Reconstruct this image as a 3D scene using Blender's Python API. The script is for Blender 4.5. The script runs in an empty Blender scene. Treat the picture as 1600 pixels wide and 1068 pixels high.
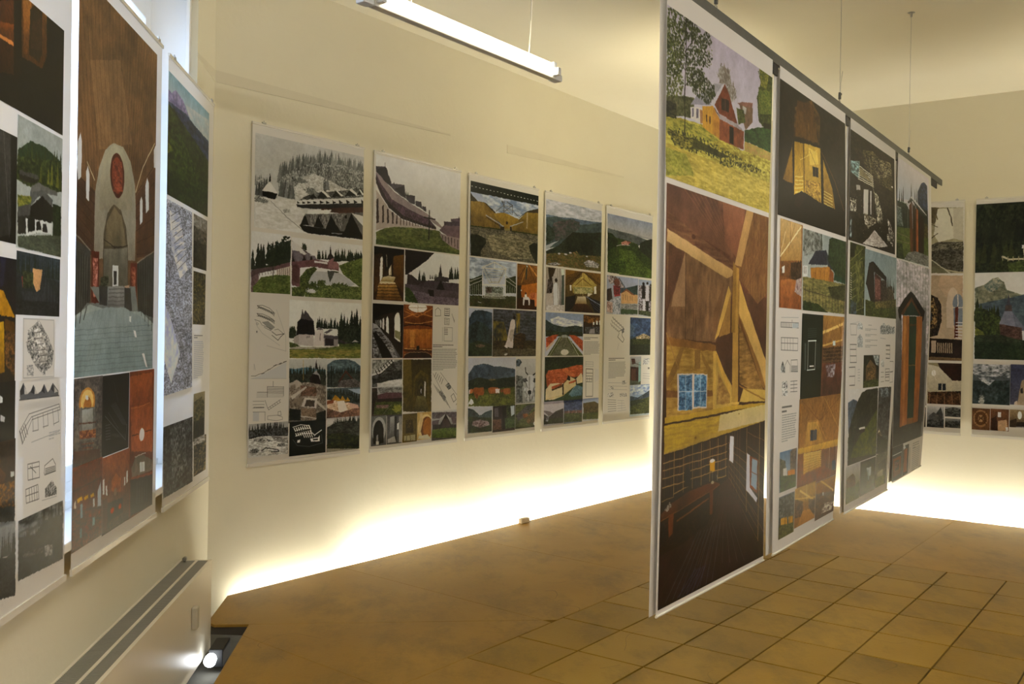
import bpy, bmesh, math, random
import numpy as np
from mathutils import Vector, Matrix

# ------------------------------------------------------------------ camera, sky, exposure
S = bpy.context.scene
COL = S.collection
EYE = 1.55
cam = bpy.data.cameras.new('camera'); cam.sensor_width = 36.0; cam.lens = 36.0 * 1389 / 1600; cam.clip_start = .05
cam_ob = bpy.data.objects.new('camera', cam); COL.objects.link(cam_ob)
_p = math.atan(8 / 1389); _r = math.radians(1.0)
_f = Vector((0, math.cos(_p), -math.sin(_p))); _r0 = Vector((1, 0, 0)); _u0 = _r0.cross(_f)
_R = math.cos(_r) * _r0 + math.sin(_r) * _u0; _U = -math.sin(_r) * _r0 + math.cos(_r) * _u0
cam_ob.matrix_world = Matrix(((_R.x, _U.x, -_f.x, 0), (_R.y, _U.y, -_f.y, 0), (_R.z, _U.z, -_f.z, EYE), (0, 0, 0, 1)))
S.camera = cam_ob
W = bpy.data.worlds.new('sky'); S.world = W; W.use_nodes = True
W.node_tree.nodes['Background'].inputs[0].default_value = (.62, .76, 1, 1)
W.node_tree.nodes['Background'].inputs[1].default_value = 5.5
vs = S.view_settings
vs.view_transform = 'Standard'; vs.look = 'None'; vs.gamma = 1; vs.use_curve_mapping = False
vs.exposure = 0.43
TUBE = 12.0        # emission of the ceiling tubes
TRENCH = 150.0      # emission of the tubes under the floor edge
WARM = (1, .87, .60); FILL = (1, .93, .84); TRENCHC = (1, .93, .77)
try:
    S.cycles.max_bounces = 10; S.cycles.diffuse_bounces = 6; S.cycles.use_denoising = True
    S.cycles.caustics_reflective = False; S.cycles.sample_clamp_indirect = 6
except Exception: pass

# ------------------------------------------------------------------ materials
def mat(name, col, rough=.6, metal=0, spec=.3, noise=None, bump=None, emit=None, trans=0, alpha=1):
    m = bpy.data.materials.new(name); m.use_nodes = True; nt = m.node_tree; b = nt.nodes['Principled BSDF']
    c = (*col, 1)
    b.inputs['Base Color'].default_value = c; b.inputs['Roughness'].default_value = rough
    b.inputs['Metallic'].default_value = metal; b.inputs['Specular IOR Level'].default_value = spec
    if emit: b.inputs['Emission Color'].default_value = (*emit[0], 1); b.inputs['Emission Strength'].default_value = emit[1]
    if trans: b.inputs['Transmission Weight'].default_value = trans; b.inputs['IOR'].default_value = 1.45
    tc = None
    if noise or bump:
        tc = nt.nodes.new('ShaderNodeTexCoord')
    if noise:      # noise = (scale, detail, colour 2, low, high[, stretch])
        sc, de, c2, lo, hi = noise[:5]
        n = nt.nodes.new('ShaderNodeTexNoise'); n.inputs['Scale'].default_value = sc; n.inputs['Detail'].default_value = de
        n.inputs['Roughness'].default_value = .65
        mp = nt.nodes.new('ShaderNodeMapping'); mp.inputs['Scale'].default_value = noise[5] if len(noise) > 5 else (1, 1, 1)
        nt.links.new(tc.outputs['Object'], mp.inputs[0]); nt.links.new(mp.outputs[0], n.inputs['Vector'])
        r = nt.nodes.new('ShaderNodeValToRGB'); r.color_ramp.elements[0].position = lo; r.color_ramp.elements[1].position = hi
        r.color_ramp.elements[0].color = (*c2, 1); r.color_ramp.elements[1].color = c
        nt.links.new(n.outputs['Fac'], r.inputs[0]); nt.links.new(r.outputs[0], b.inputs['Base Color'])
    if bump:
        n2 = nt.nodes.new('ShaderNodeTexNoise'); n2.inputs['Scale'].default_value = bump[0]; n2.inputs['Detail'].default_value = 4
        bp = nt.nodes.new('ShaderNodeBump'); bp.inputs['Strength'].default_value = bump[1]; bp.inputs['Distance'].default_value = .01
        nt.links.new(tc.outputs['Object'], n2.inputs['Vector']); nt.links.new(n2.outputs['Fac'], bp.inputs['Height']); nt.links.new(bp.outputs[0], b.inputs['Normal'])
    return m

def floor_mat(name, c, c2, seed):
    """painted fibreboard: cloudy colour, dark rubbed patches, thin scuff scratches"""
    m = bpy.data.materials.new(name); m.use_nodes = True; nt = m.node_tree; b = nt.nodes['Principled BSDF']
    N = nt.nodes.new; L = nt.links.new
    geo = N('ShaderNodeNewGeometry')
    mp = N('ShaderNodeMapping'); mp.inputs['Location'].default_value = (seed, seed * 2, 0); L(geo.outputs['Position'], mp.inputs[0])
    n1 = N('ShaderNodeTexNoise'); n1.inputs['Scale'].default_value = 1.6; n1.inputs['Detail'].default_value = 6; L(mp.outputs[0], n1.inputs['Vector'])
    r1 = N('ShaderNodeValToRGB'); r1.color_ramp.elements[0].position = .35; r1.color_ramp.elements[1].position = .68
    r1.color_ramp.elements[0].color = (*c2, 1); r1.color_ramp.elements[1].color = (*c, 1); L(n1.outputs['Fac'], r1.inputs[0])
    n2 = N('ShaderNodeTexNoise'); n2.inputs['Scale'].default_value = 3.1; n2.inputs['Detail'].default_value = 8; n2.inputs['Roughness'].default_value = .72
    mp2 = N('ShaderNodeMapping'); mp2.inputs['Scale'].default_value = (1.0, .55, 1); mp2.inputs['Location'].default_value = (3 + seed, 9, 0); L(geo.outputs['Position'], mp2.inputs[0]); L(mp2.outputs[0], n2.inputs['Vector'])
    r2 = N('ShaderNodeValToRGB'); r2.color_ramp.elements[0].position = .47; r2.color_ramp.elements[1].position = .68
    r2.color_ramp.elements[0].color = (0, 0, 0, 1); r2.color_ramp.elements[1].color = (.75, .75, .75, 1); L(n2.outputs['Fac'], r2.inputs[0])
    mx = N('ShaderNodeMix'); mx.data_type = 'RGBA'; L(r2.outputs[0], mx.inputs[0]); L(r1.outputs[0], mx.inputs[6])
    mx.inputs[7].default_value = (c[0] * .45, c[1] * .47, c[2] * .62, 1)
    # scratches: thin iso-lines of a large noise
    n3 = N('ShaderNodeTexNoise'); n3.inputs['Scale'].default_value = 1.3; n3.inputs['Detail'].default_value = 1.5; L(mp.outputs[0], n3.inputs['Vector'])
    a = N('ShaderNodeMath'); a.operation = 'SUBTRACT'; a.inputs[1].default_value = .53; L(n3.outputs['Fac'], a.inputs[0])
    ab = N('ShaderNodeMath'); ab.operation = 'ABSOLUTE'; L(a.outputs[0], ab.inputs[0])
    lt = N('ShaderNodeMath'); lt.operation = 'LESS_THAN'; lt.inputs[1].default_value = .0011; L(ab.outputs[0], lt.inputs[0])
    n4 = N('ShaderNodeTexNoise'); n4.inputs['Scale'].default_value = 2.3; L(mp2.outputs[0], n4.inputs['Vector'])
    gt = N('ShaderNodeMath'); gt.operation = 'GREATER_THAN'; gt.inputs[1].default_value = .58; L(n4.outputs['Fac'], gt.inputs[0])
    mu = N('ShaderNodeMath'); mu.operation = 'MULTIPLY'; L(lt.outputs[0], mu.inputs[0]); L(gt.outputs[0], mu.inputs[1])
    m3 = N('ShaderNodeMath'); m3.operation = 'MULTIPLY'; m3.inputs[1].default_value = .45; L(mu.outputs[0], m3.inputs[0])
    mx2 = N('ShaderNodeMix'); mx2.data_type = 'RGBA'; L(m3.outputs[0], mx2.inputs[0]); L(mx.outputs[2], mx2.inputs[6]); mx2.inputs[7].default_value = (c[0] * .3, c[1] * .3, c[2] * .3, 1)
    L(mx2.outputs[2], b.inputs['Base Color'])
    b.inputs['Roughness'].default_value = .45; b.inputs['Specular IOR Level'].default_value = .22
    n5 = N('ShaderNodeTexNoise'); n5.inputs['Scale'].default_value = 60; L(mp.outputs[0], n5.inputs['Vector'])
    bp = N('ShaderNodeBump'); bp.inputs['Strength'].default_value = .06; bp.inputs['Distance'].default_value = .01
    L(n5.outputs['Fac'], bp.inputs['Height']); L(bp.outputs[0], b.inputs['Normal'])
    return m

M = {}
M['wall'] = mat('cream_plaster', (.72, .69, .555), .85, spec=.15, noise=(1.3, 5, (.695, .66, .525), .3, .7), bump=(28, .12))
M['ceiling'] = mat('ceiling_paint', (.73, .70, .565), .85, spec=.15, noise=(.8, 4, (.705, .67, .535), .3, .7), bump=(22, .08))
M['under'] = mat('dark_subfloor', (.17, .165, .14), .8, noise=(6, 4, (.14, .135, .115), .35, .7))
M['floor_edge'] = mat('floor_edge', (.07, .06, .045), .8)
M['board'] = floor_mat('ochre_board', (.335, .190, .030), (.27, .148, .021), 0)
TILEM = [floor_mat('ochre_tile', (.305, .180, .023), (.25, .145, .017), 5), floor_mat('ochre_tile_light', (.325, .196, .027), (.275, .158, .020), 11), floor_mat('ochre_tile_dull', (.28, .167, .024), (.23, .134, .018), 17)]
M['white'] = mat('white_gloss_paint', (.82, .82, .80), .35, spec=.5)
M['radiator'] = mat('cream_enamel', (.74, .68, .55), .35, spec=.5)
M['grille'] = mat('grey_grille', (.33, .32, .28), .5, metal=.3)
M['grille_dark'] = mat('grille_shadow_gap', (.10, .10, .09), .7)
M['tube'] = mat('lit_tube', (1, 1, 1), .4, emit=(WARM, TUBE))
M['tube_strong'] = mat('lit_tube_fresh', (1, 1, 1), .4, emit=(WARM, TUBE * 2.2))  # same tube with stronger emission, to light the long wall more
M['room_tube'] = mat('lit_tube_neutral', (1, 1, 1), .4, emit=(FILL, TUBE * 9.0))  # for the unseen lamps added to brighten banners and posters
M['trench_tube'] = mat('lit_floor_tube', (1, 1, 1), .4, emit=(TRENCHC, TRENCH))
M['dim_tube'] = mat('dim_floor_tube', (1, 1, 1), .4, emit=(TRENCHC, TRENCH * .22))
M['batten'] = mat('grey_white_metal', (.55, .55, .52), .4, metal=.2)
M['cap'] = mat('light_grey_plastic', (.62, .65, .70), .45)
M['cord'] = mat('white_cord', (.8, .76, .66), .5)
M['rail'] = mat('dark_grey_steel', (.10, .105, .10), .45, metal=.5, noise=(9, 4, (.075, .08, .075), .3, .7))
M['steel'] = mat('bright_steel', (.42, .42, .40), .35, metal=.9)
M['black'] = mat('black_clip', (.015, .015, .015), .5)
M['clear'] = mat('clear_plastic_strip', (.66, .64, .58), .2, spec=.6)
M['glass'] = mat('window_glass', (.92, .96, 1), .03, trans=1)
M['paper'] = mat('poster_paper', (.80, .79, .77), .42, spec=.35)
M['socket'] = mat('beige_box', (.80, .68, .50), .5)

def see_light(m, col=None, k=.30):
    """thin paper lets a little light through"""
    nt = m.node_tree; b = nt.nodes['Principled BSDF']; o = [x for x in nt.nodes if x.type == 'OUTPUT_MATERIAL'][0]
    tr = nt.nodes.new('ShaderNodeBsdfTranslucent'); mx = nt.nodes.new('ShaderNodeMixShader'); mx.inputs[0].default_value = k
    if col is not None: nt.links.new(col, tr.inputs[0])
    else: tr.inputs[0].default_value = b.inputs['Base Color'].default_value
    nt.links.new(b.outputs[0], mx.inputs[1]); nt.links.new(tr.outputs[0], mx.inputs[2]); nt.links.new(mx.outputs[0], o.inputs[0])
see_light(M['paper'])
# ------------------------------------------------------------------ mesh helpers
def link(name, me, m, parent=None):
    o = bpy.data.objects.new(name, me); COL.objects.link(o)
    if m is not None: me.materials.append(m)
    if parent is not None: o.parent = parent; 
    return o
def mesh(name, V, Fc, m, parent=None, smooth=False, uv=None):
    me = bpy.data.meshes.new(name); me.from_pydata([tuple(v) for v in V], [], Fc); me.update()
    if smooth:
        for p in me.polygons: p.use_smooth = True
    if uv is not None:
        l = me.uv_layers.new(name='UVMap')
        for p in me.polygons:
            for li in p.loop_indices: l.data[li].uv = uv[me.loops[li].vertex_index]
    return link(name, me, m, parent)
def empty(name, loc, label, cat, group=None):
    o = bpy.data.objects.new(name, None); COL.objects.link(o); o.location = loc; o.empty_display_size = .1
    o['label'] = label; o['category'] = cat
    if group: o['group'] = group
    return o
def part(o, parent):        # keep world coordinates while parenting to an unrotated empty
    o.parent = parent; o.location = o.location - parent.location; return o
class MB:
    """collects boxes and tubes in world coordinates into one mesh"""
    def __init__(s): s.V = []; s.F = []; s.sm = []
    def box(s, c, ax, ay, az, hx, hy, hz, bev=0):
        c = Vector(c); ax = Vector(ax) * hx; ay = Vector(ay) * hy; az = Vector(az) * hz; n = len(s.V)
        for k in range(8):
            s.V.append(c + ax * (1 if k & 1 else -1) + ay * (1 if k & 2 else -1) + az * (1 if k & 4 else -1))
        for f in ((0, 2, 3, 1), (4, 5, 7, 6), (0, 1, 5, 4), (2, 6, 7, 3), (0, 4, 6, 2), (1, 3, 7, 5)): s.F.append([n + i for i in f])
        return s
    def prism(s, pts, z0, z1):
        n = len(s.V); k = len(pts)
        for p in pts: s.V.append(Vector((p[0], p[1], z0)))
        for p in pts: s.V.append(Vector((p[0], p[1], z1)))
        s.F.append(list(range(n + k - 1, n - 1, -1))); s.F.append(list(range(n + k, n + 2 * k)))
        for i in range(k): j = (i + 1) % k; s.F.append([n + i, n + j, n + k + j, n + k + i])
        return s
    def tube(s, pts, r, seg=10):
        pts = [Vector(p) for p in pts]; n = len(s.V); T = None
        rr = r if isinstance(r, (list, tuple)) else [r] * len(pts)
        for i, p in enumerate(pts):
            d = (pts[min(i + 1, len(pts) - 1)] - pts[max(i - 1, 0)]).normalized()
            a = d.orthogonal().normalized() if T is None else (T - d * T.dot(d)).normalized(); T = a
            b = d.cross(a)
            for k in range(seg):
                t = 2 * math.pi * k / seg; s.V.append(p + (a * math.cos(t) + b * math.sin(t)) * rr[i])
        for i in range(len(pts) - 1):
            for k in range(seg): s.F.append([n + i * seg + k, n + i * seg + (k + 1) % seg, n + (i + 1) * seg + (k + 1) % seg, n + (i + 1) * seg + k])
        s.F.append([n + k for k in range(seg)][::-1]); s.F.append([n + (len(pts) - 1) * seg + k for k in range(seg)])
        return s
    def build(s, name, m, parent=None, bevel=0, smooth=False):
        off = parent.matrix_world.translation if False else (parent.location if parent is not None else Vector((0, 0, 0)))
        if parent is not None and parent.parent is not None: off = Vector(off) + parent.parent.location
        if bevel:
            bm = bmesh.new(); vs_ = [bm.verts.new(v) for v in s.V]
            for f in s.F: bm.faces.new([vs_[i] for i in f])
            bmesh.ops.recalc_face_normals(bm, faces=bm.faces)
            bmesh.ops.bevel(bm, geom=list(bm.edges), offset=bevel, segments=2, affect='EDGES', profile=.6)
            for v in bm.verts: v.co -= Vector(off)
            me = bpy.data.meshes.new(name); bm.to_mesh(me); bm.free()
        else:
            bm = bmesh.new(); vs_ = [bm.verts.new(v - Vector(off)) for v in s.V]
            for f in s.F: bm.faces.new([vs_[i] for i in f])
            bmesh.ops.recalc_face_normals(bm, faces=bm.faces)
            me = bpy.data.meshes.new(name); bm.to_mesh(me); bm.free()
        if smooth:
            for p in me.polygons: p.use_smooth = len(p.vertices) == 4
        return link(name, me, m, parent)
def struct(o, label=None):
    o['kind'] = 'structure'
    if label: o['label'] = label
    return o
def v2(a, b, z=0): return Vector((a, b, z))

# ------------------------------------------------------------------ plan of the room
def dirn(deg): a = math.radians(deg); return Vector((math.sin(a), math.cos(a), 0)), Vector((math.cos(a), -math.sin(a), 0))
U1, N1 = dirn(38.4)                 # long wall: direction, normal into the room
UL, NL = dirn(-6.2)                 # window wall
U4, _n = dirn(123.8); N4 = -_n if (-_n).dot(Vector((0, -1, 0))) > 0 else _n
EDGE = v2(-1.649, 5.221); WP = v2(-1.738, 5.291); LP = NL * -1.2; RP = v2(3.389, 8.372); RE = RP + N4 * .113
CEIL = 3.76; SUB = -.17
def isect(P, u, Q, v):
    d = u.x * -v.y + v.x * u.y; w = Q - P
    return P + u * ((w.x * -v.y + v.x * w.y) / d)
CL = isect(WP, U1, LP, UL); CR = isect(WP, U1, RP, U4)
RFAR = RP + U4 * 4.2                # right wall's near end
LNEAR = LP - UL * 3.2
BACK1 = LNEAR + v2(.8, -1.6); BACK2 = RFAR + v2(.3, -10.0)

def wall_quad(name, a, b, z0, z1, n, th=.25, m=None):
    """a slab whose room face runs from a to b; n points into the room"""
    mb = MB(); mb.prism([a, b, b - n * th, a - n * th], z0, z1); return struct(mb.build(name, m or M['wall']))
ext = .25
wall_quad('wall_long', CL - U1 * .6, CR + U1 * .6, SUB - .1, CEIL, N1)
wall_quad('wall_right', CR - U4 * .0, RFAR, SUB - .1, CEIL, N4)
# window wall around its opening
WY0, WY1, SILL, HEAD = 2.30, 0, .80, 3.35
sW1 = (4.83 - LP.y) / UL.y; sW0 = sW1 - 2.5
def Lp(s, d=0, z=0): return LP + UL * s + NL * d + v2(0, 0, z)
mb = MB(); sC = (CL - LP).dot(UL); sN = -3.2
for (a, b, z0, z1) in ((sN, sW0, SUB - .1, CEIL), (sW1, sC + .02, SUB - .1, CEIL), (sW0, sW1, SUB - .1, SILL), (sW0, sW1, HEAD, CEIL)):
    mb.prism([Lp(a), Lp(b), Lp(b, -.34), Lp(a, -.34)], z0, z1)
struct(mb.build('wall_left', M['wall']))
wall_quad('wall_back', LNEAR, BACK1, SUB - .1, CEIL, v2(.9, .45).normalized())
wall_quad('wall_rear', BACK1, BACK2, SUB - .1, CEIL, v2(0, 1))
wall_quad('wall_side', BACK2, RFAR, SUB - .1, CEIL, v2(-1, 0))
mb = MB(); mb.prism([CL + v2(-.8, .4), CR + v2(0, .9), RFAR + v2(.6, .3), BACK2 + v2(.6, -.6), BACK1 + v2(-.3, -.6), LNEAR + v2(-.6, -.2)], CEIL, CEIL + .15)
struct(mb.build('ceiling', M['ceiling']))
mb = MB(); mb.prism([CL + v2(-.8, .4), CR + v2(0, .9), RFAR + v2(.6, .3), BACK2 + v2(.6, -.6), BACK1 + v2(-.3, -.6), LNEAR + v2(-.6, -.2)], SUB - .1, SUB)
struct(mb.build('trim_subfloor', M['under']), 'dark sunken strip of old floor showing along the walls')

M['band'] = mat('darker_plaster_band', (.635, .60, .475), .9, spec=.1, noise=(3.0, 4, (.67, .635, .505), .3, .7))  # thin strips with the wall's shadow band put into their colour
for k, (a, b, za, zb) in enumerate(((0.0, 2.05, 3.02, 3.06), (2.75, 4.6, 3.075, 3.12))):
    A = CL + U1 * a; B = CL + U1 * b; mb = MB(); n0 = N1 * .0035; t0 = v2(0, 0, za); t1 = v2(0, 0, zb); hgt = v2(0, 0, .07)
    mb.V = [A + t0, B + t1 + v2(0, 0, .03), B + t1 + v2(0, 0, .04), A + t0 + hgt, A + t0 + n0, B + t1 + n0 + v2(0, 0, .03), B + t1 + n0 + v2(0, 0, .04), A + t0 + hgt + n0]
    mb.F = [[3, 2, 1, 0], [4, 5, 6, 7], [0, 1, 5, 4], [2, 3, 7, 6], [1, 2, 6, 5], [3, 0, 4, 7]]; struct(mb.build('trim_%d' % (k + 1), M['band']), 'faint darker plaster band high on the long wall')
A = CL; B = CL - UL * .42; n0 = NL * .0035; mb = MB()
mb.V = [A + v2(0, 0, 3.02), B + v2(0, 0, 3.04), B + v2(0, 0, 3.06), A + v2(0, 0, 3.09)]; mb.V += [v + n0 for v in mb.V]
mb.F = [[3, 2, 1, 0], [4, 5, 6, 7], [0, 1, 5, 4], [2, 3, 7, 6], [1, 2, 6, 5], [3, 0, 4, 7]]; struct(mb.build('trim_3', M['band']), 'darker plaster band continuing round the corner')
# window: joinery set back in the opening
win = bpy.data.objects.new('window_1', None); COL.objects.link(win); win.location = Lp((sW0 + sW1) / 2, -.2, SILL); win['kind'] = 'structure'
win['label'] = 'tall white casement window behind the hanging posters'
def lbox(mb, s0, s1, d0, d1, z0, z1):
    return mb.box(Lp((s0 + s1) / 2, (d0 + d1) / 2, (z0 + z1) / 2), UL, NL, (0, 0, 1), abs(s1 - s0) / 2, abs(d1 - d0) / 2, abs(z1 - z0) / 2)
mb = MB(); lbox(mb, sW1 - .018, sW1, -.255, -.05, SILL + .03, HEAD); lbox(mb, sW0, sW0 + .018, -.255, -.05, SILL + .03, HEAD); lbox(mb, sW0, sW1, -.255, -.05, HEAD - .018, HEAD)
mb.build('jamb_lining', M['white'], win, bevel=.003)
mb = MB()
lbox(mb, sW1 - .018 - .05, sW1 - .018, -.31, -.24, SILL + .06, HEAD - .018); lbox(mb, sW0 + .018, sW0 + .068, -.31, -.24, SILL + .06, HEAD - .018)
lbox(mb, sW0 + .068, sW1 - .068, -.31, -.24, HEAD - .09, HEAD - .018); lbox(mb, sW0 + .068, sW1 - .068, -.31, -.24, SILL + .04, SILL + .11)
mb.build('outer_frame', M['white'], win, bevel=.004)
for k in range(3):
    a = sW0 + .07 + k * (2.5 - .14) / 3; b = a + (2.5 - .14) / 3
    mb = MB(); fr = .055
    lbox(mb, a, a + fr, -.29, -.235, SILL + .11, HEAD - .09); lbox(mb, b - fr, b, -.29, -.235, SILL + .11, HEAD - .09)
    lbox(mb, a + fr, b - fr, -.29, -.235, SILL + .11, SILL + .18); lbox(mb, a + fr, b - fr, -.29, -.235, HEAD - .16, HEAD - .09)
    sash = mb.build('casement', M['white'], win, bevel=.004)
    mb = MB(); lbox(mb, a + fr, b - fr, -.267, -.263, SILL + .18, HEAD - .16); mb.build('pane', M['glass'], sash)
mb = MB(); lbox(mb, sW1 - .055, sW1 - .02, -.05, -.03, SILL + .03, HEAD); mb.build('cover_strip', M['white'], win, bevel=.003)
mb = MB(); lbox(mb, sW0 - .03, sW1 + .03, -.25, .045, SILL - .005, SILL + .03); mb.build('window_sill', M['white'], win, bevel=.006)
mb = MB(); lbox(mb, sW0, sW1, -.25, -.17, SILL + .03, SILL + .065); mb.build('sill_upstand', M['white'], win, bevel=.004)

# ------------------------------------------------------------------ floor
CUT = .32     # the floor is cut back beside the radiator
def Ep(s, d=0): return EDGE + U1 * s + N1 * d
def Rp(s, d=0): return RE + U4 * s + N4 * d
ELU, ELN = dirn(-5.8)
ec = isect(EDGE, U1, RE, U4)
eA = EDGE - ELU * .50                      # left floor edge runs toward the camera
eB = v2(-1.372, 4.714)
eC = eB - ELU * 5.6
right_near = Rp(4.2, .0)
outline = [EDGE, eA, eB, eC, v2(eC.x + .8, -3.0), BACK2 + v2(-.2, .2), RFAR + v2(-.15, -.1), right_near, ec]
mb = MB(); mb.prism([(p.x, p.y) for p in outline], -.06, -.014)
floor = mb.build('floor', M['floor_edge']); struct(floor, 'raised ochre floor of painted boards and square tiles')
def clip(poly, inside):
    out = []
    for i in range(len(poly)):
        a, b = poly[i], poly[(i + 1) % len(poly)]; fa, fb = inside(a), inside(b)
        if fa >= 0: out.append(a)
        if fa * fb < 0: out.append(a + (b - a) * (fa / (fa - fb)))
    return out
def area(p): return abs(sum(p[i].x * p[(i + 1) % len(p)].y - p[(i + 1) % len(p)].x * p[i].y for i in range(len(p)))) / 2
def shrink(p, g):
    c = sum(p, Vector()) / len(p); out = []
    n = len(p); sgn = 1 if sum(p[i].x * p[(i + 1) % n].y - p[(i + 1) % n].x * p[i].y for i in range(n)) > 0 else -1
    if sgn < 0: p = p[::-1]
    for i in range(n):
        a, b, d = p[i - 1], p[i], p[(i + 1) % n]; e1 = (b - a).normalized(); e2 = (d - b).normalized()
        n1 = Vector((-e1.y, e1.x, 0)); n2 = Vector((-e2.y, e2.x, 0)); k = 1 + n1.dot(n2)
        out.append(b + (n1 + n2) * (g / max(k, .3)))
    return out
def slab(name, p, z0, z1, m, g=.0015):
    p = shrink(p, g); mb = MB(); n = len(p); b = .0012
    top = shrink(p, b)
    for q, z in ((p, z0), (p, z1 - b), (top, z1)):
        for v in q: mb.V.append(v2(v.x, v.y, z))
    for k in (0, 1):
        for i in range(n): j = (i + 1) % n; mb.F.append([k * n + i, k * n + j, (k + 1) * n + j, (k + 1) * n + i])
    mb.F.append([2 * n + i for i in range(n)]); mb.F.append([i for i in range(n)][::-1])
    return mb.build(name, m, floor)
rnd = random.Random(4)
# tile grid, measured on the floor: corner T0, steps TA (along the long wall) and TB (towards the camera's right)
T0 = v2(-.193, 4.279); TA = (v2(.554, 5.236) - T0) / 3; TBd = (v2(3.36, 5.80) - v2(2.403, 6.45)); TB = TBd / 3
# the far tile edge passes through (2.403, 6.45)
Tfar = isect(T0, TA.normalized(), v2(2.403, 6.45), TB.normalized())
nA = round((Tfar - T0).length / TA.length); TA = (Tfar - T0) / nA
sh = (v2(2.403, 6.45) - Tfar).length / TB.length; TB = TB * (sh / round(sh))
for i in range(0, nA):
    for j in range(0, 15):
        p = [T0 + TA * i + TB * j, T0 + TA * (i + 1) + TB * j, T0 + TA * (i + 1) + TB * (j + 1), T0 + TA * i + TB * (j + 1)]
        c = sum(p, Vector()) / 4
        if c.y < 1.6 or abs(c.x) > c.y * .66 + .5: continue
        if i < 0 and j == 0 and False: continue
        slab('tile', p, -.0138, rnd.uniform(-.0006, .0004), rnd.choice(TILEM), .0042)
# boards beyond the tiles: strips parallel to the long wall and, past the far tile edge, along the right wall
TAu = TA.normalized(); TAn = Vector((TAu.y, -TAu.x, 0)); TBu = TB.normalized(); TBn = Vector((-TBu.y, TBu.x, 0))
def sideA(p): return -(p - T0).dot(TAn)          # >0: on the long wall side of the tile field
def sideB(p): return (p - Tfar).dot(TBn) * (1 if (U1.dot(TBn) > 0) else -1)
base_poly = [EDGE, eA, eB, eC, v2(eC.x, -.5), v2(6.2, -.5), right_near, ec]
def clip_out(poly): return poly
L_region = [v2(p.x, p.y) for p in [EDGE, ec, ec + N1 * 3, EDGE + N1 * 3 - U1 * 7, eC + v2(0, -1), eC, eB, eA]]
def convex_cut(poly, seg):       # poly convex, cut by half planes
    for P, n in seg: poly = clip(poly, lambda q: (q - P).dot(n))
    return poly
ELn_ = ELN if ELN.x > 0 else -ELN
for k in range(-5, 8):           # boards beside the long wall
    s0, s1 = k * 1.22 - .35, (k + 1) * 1.22 - .35
    for d0, d1 in ((0, 1.25),):
        p = [Ep(s0, d0), Ep(s1, d0), Ep(s1, 2.6), Ep(s0, 2.6)]
        segs = [(T0, -TAn), (RE, N4)]
        left = [(EDGE, ELn_)] if s0 > -.6 else []
        p = convex_cut(p, segs)
        q = convex_cut(p, [(Tfar, -TBn if sideB(EDGE) < 0 and (Tfar - EDGE).dot(TBn) > 0 else TBn)]) if False else p
        # left limit: the floor edge, set back beside the radiator
        near = convex_cut(p, [(eB, ELn_), (eB, v2(.1, -1).normalized())])
        far = convex_cut(p, [(EDGE, ELn_), (eB, -v2(.1, -1).normalized())])
        for r in (near, far):
            if len(r) > 2 and area(r) > .01:
                c = sum(r, Vector()) / len(r)
                if c.y > 1.0 or True: slab('floor_board', r, -.0138, 0, M['board'], .0007)
for k in range(0, 5):            # boards in front of the tile field
    p = [T0 + TB * (k * 3.0), T0 + TB * (k * 3.0 + 3.0), T0 + TB * (k * 3.0 + 3.0) - TAu * 5.5, T0 + TB * (k * 3.0) - TAu * 5.5]
    p = convex_cut(p, [(eB, ELn_)])
    if len(p) > 2 and area(p) > .01: slab('floor_board', p, -.0138, 0, M['board'], .0007)
inner = TBn if (ec - Tfar).dot(TBn) > 0 else -TBn
for k in range(0, 6):            # boards past the tiles towards the right wall
    a = T0 + TB * (k * 3.0); b = T0 + TB * (k * 3.0 + 3.0)
    p = [Tfar + TB * (k * 3.0), Tfar + TB * (k * 3.0 + 3.0), Tfar + TB * (k * 3.0 + 3.0) + TAu * 4, Tfar + TB * (k * 3.0) + TAu * 4]
    p = convex_cut(p, [(RE, N4)])
    if len(p) > 2 and area(p) > .01: slab('floor_board', p, -.0138, 0, M['board'], .0007)

# ------------------------------------------------------------------ tubes sunk along the walls
def floor_light(P, u, n, s, L, lab, down=.085, tm='trench_tube'):
    c = P + u * s + v2(0, 0, -down)
    t = empty('floor_light', (c.x, c.y, SUB), lab, 'light', 'tube lights sunk between floor and wall')
    mb = MB(); mb.box(c + v2(0, 0, -.045), u, n, (0, 0, 1), L / 2, .022, .018); mb.build('housing', M['batten'], t, bevel=.003)
    mb = MB(); mb.tube([c - u * (L / 2 - .012), c + u * (L / 2 - .012)], .013, 10); mb.build('tube', M[tm], t, smooth=True)
    for e in (-1, 1):
        mb = MB(); mb.box(c + u * e * (L / 2 - .018) + v2(0, 0, -.012), u, n, (0, 0, 1), .014, .016, .03); mb.build('lamp_holder', M['cap'], t, bevel=.002)
gm = .084
for k, s in enumerate((1.62, 2.90, 4.18, 5.36)):
    floor_light(WP + N1 * gm, U1, N1, s, 1.27, ('nearest', 'second', 'third', 'farthest')[k] + ' lit tube sunk between floor edge and long wall')
for k, s in enumerate((-1.15, .13, 1.41, 2.69)):
    floor_light(RP + N4 * gm, U4, N4, s, 1.27, ('first', 'second', 'third', 'last')[k] + ' lit tube, counted from the room corner, sunk between floor edge and far wall')
floor_light(WP + N1 * gm, U1, N1, .50, .86, 'dimmer lit tube sunk before the long wall, nearest the room corner', tm='dim_tube')
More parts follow.
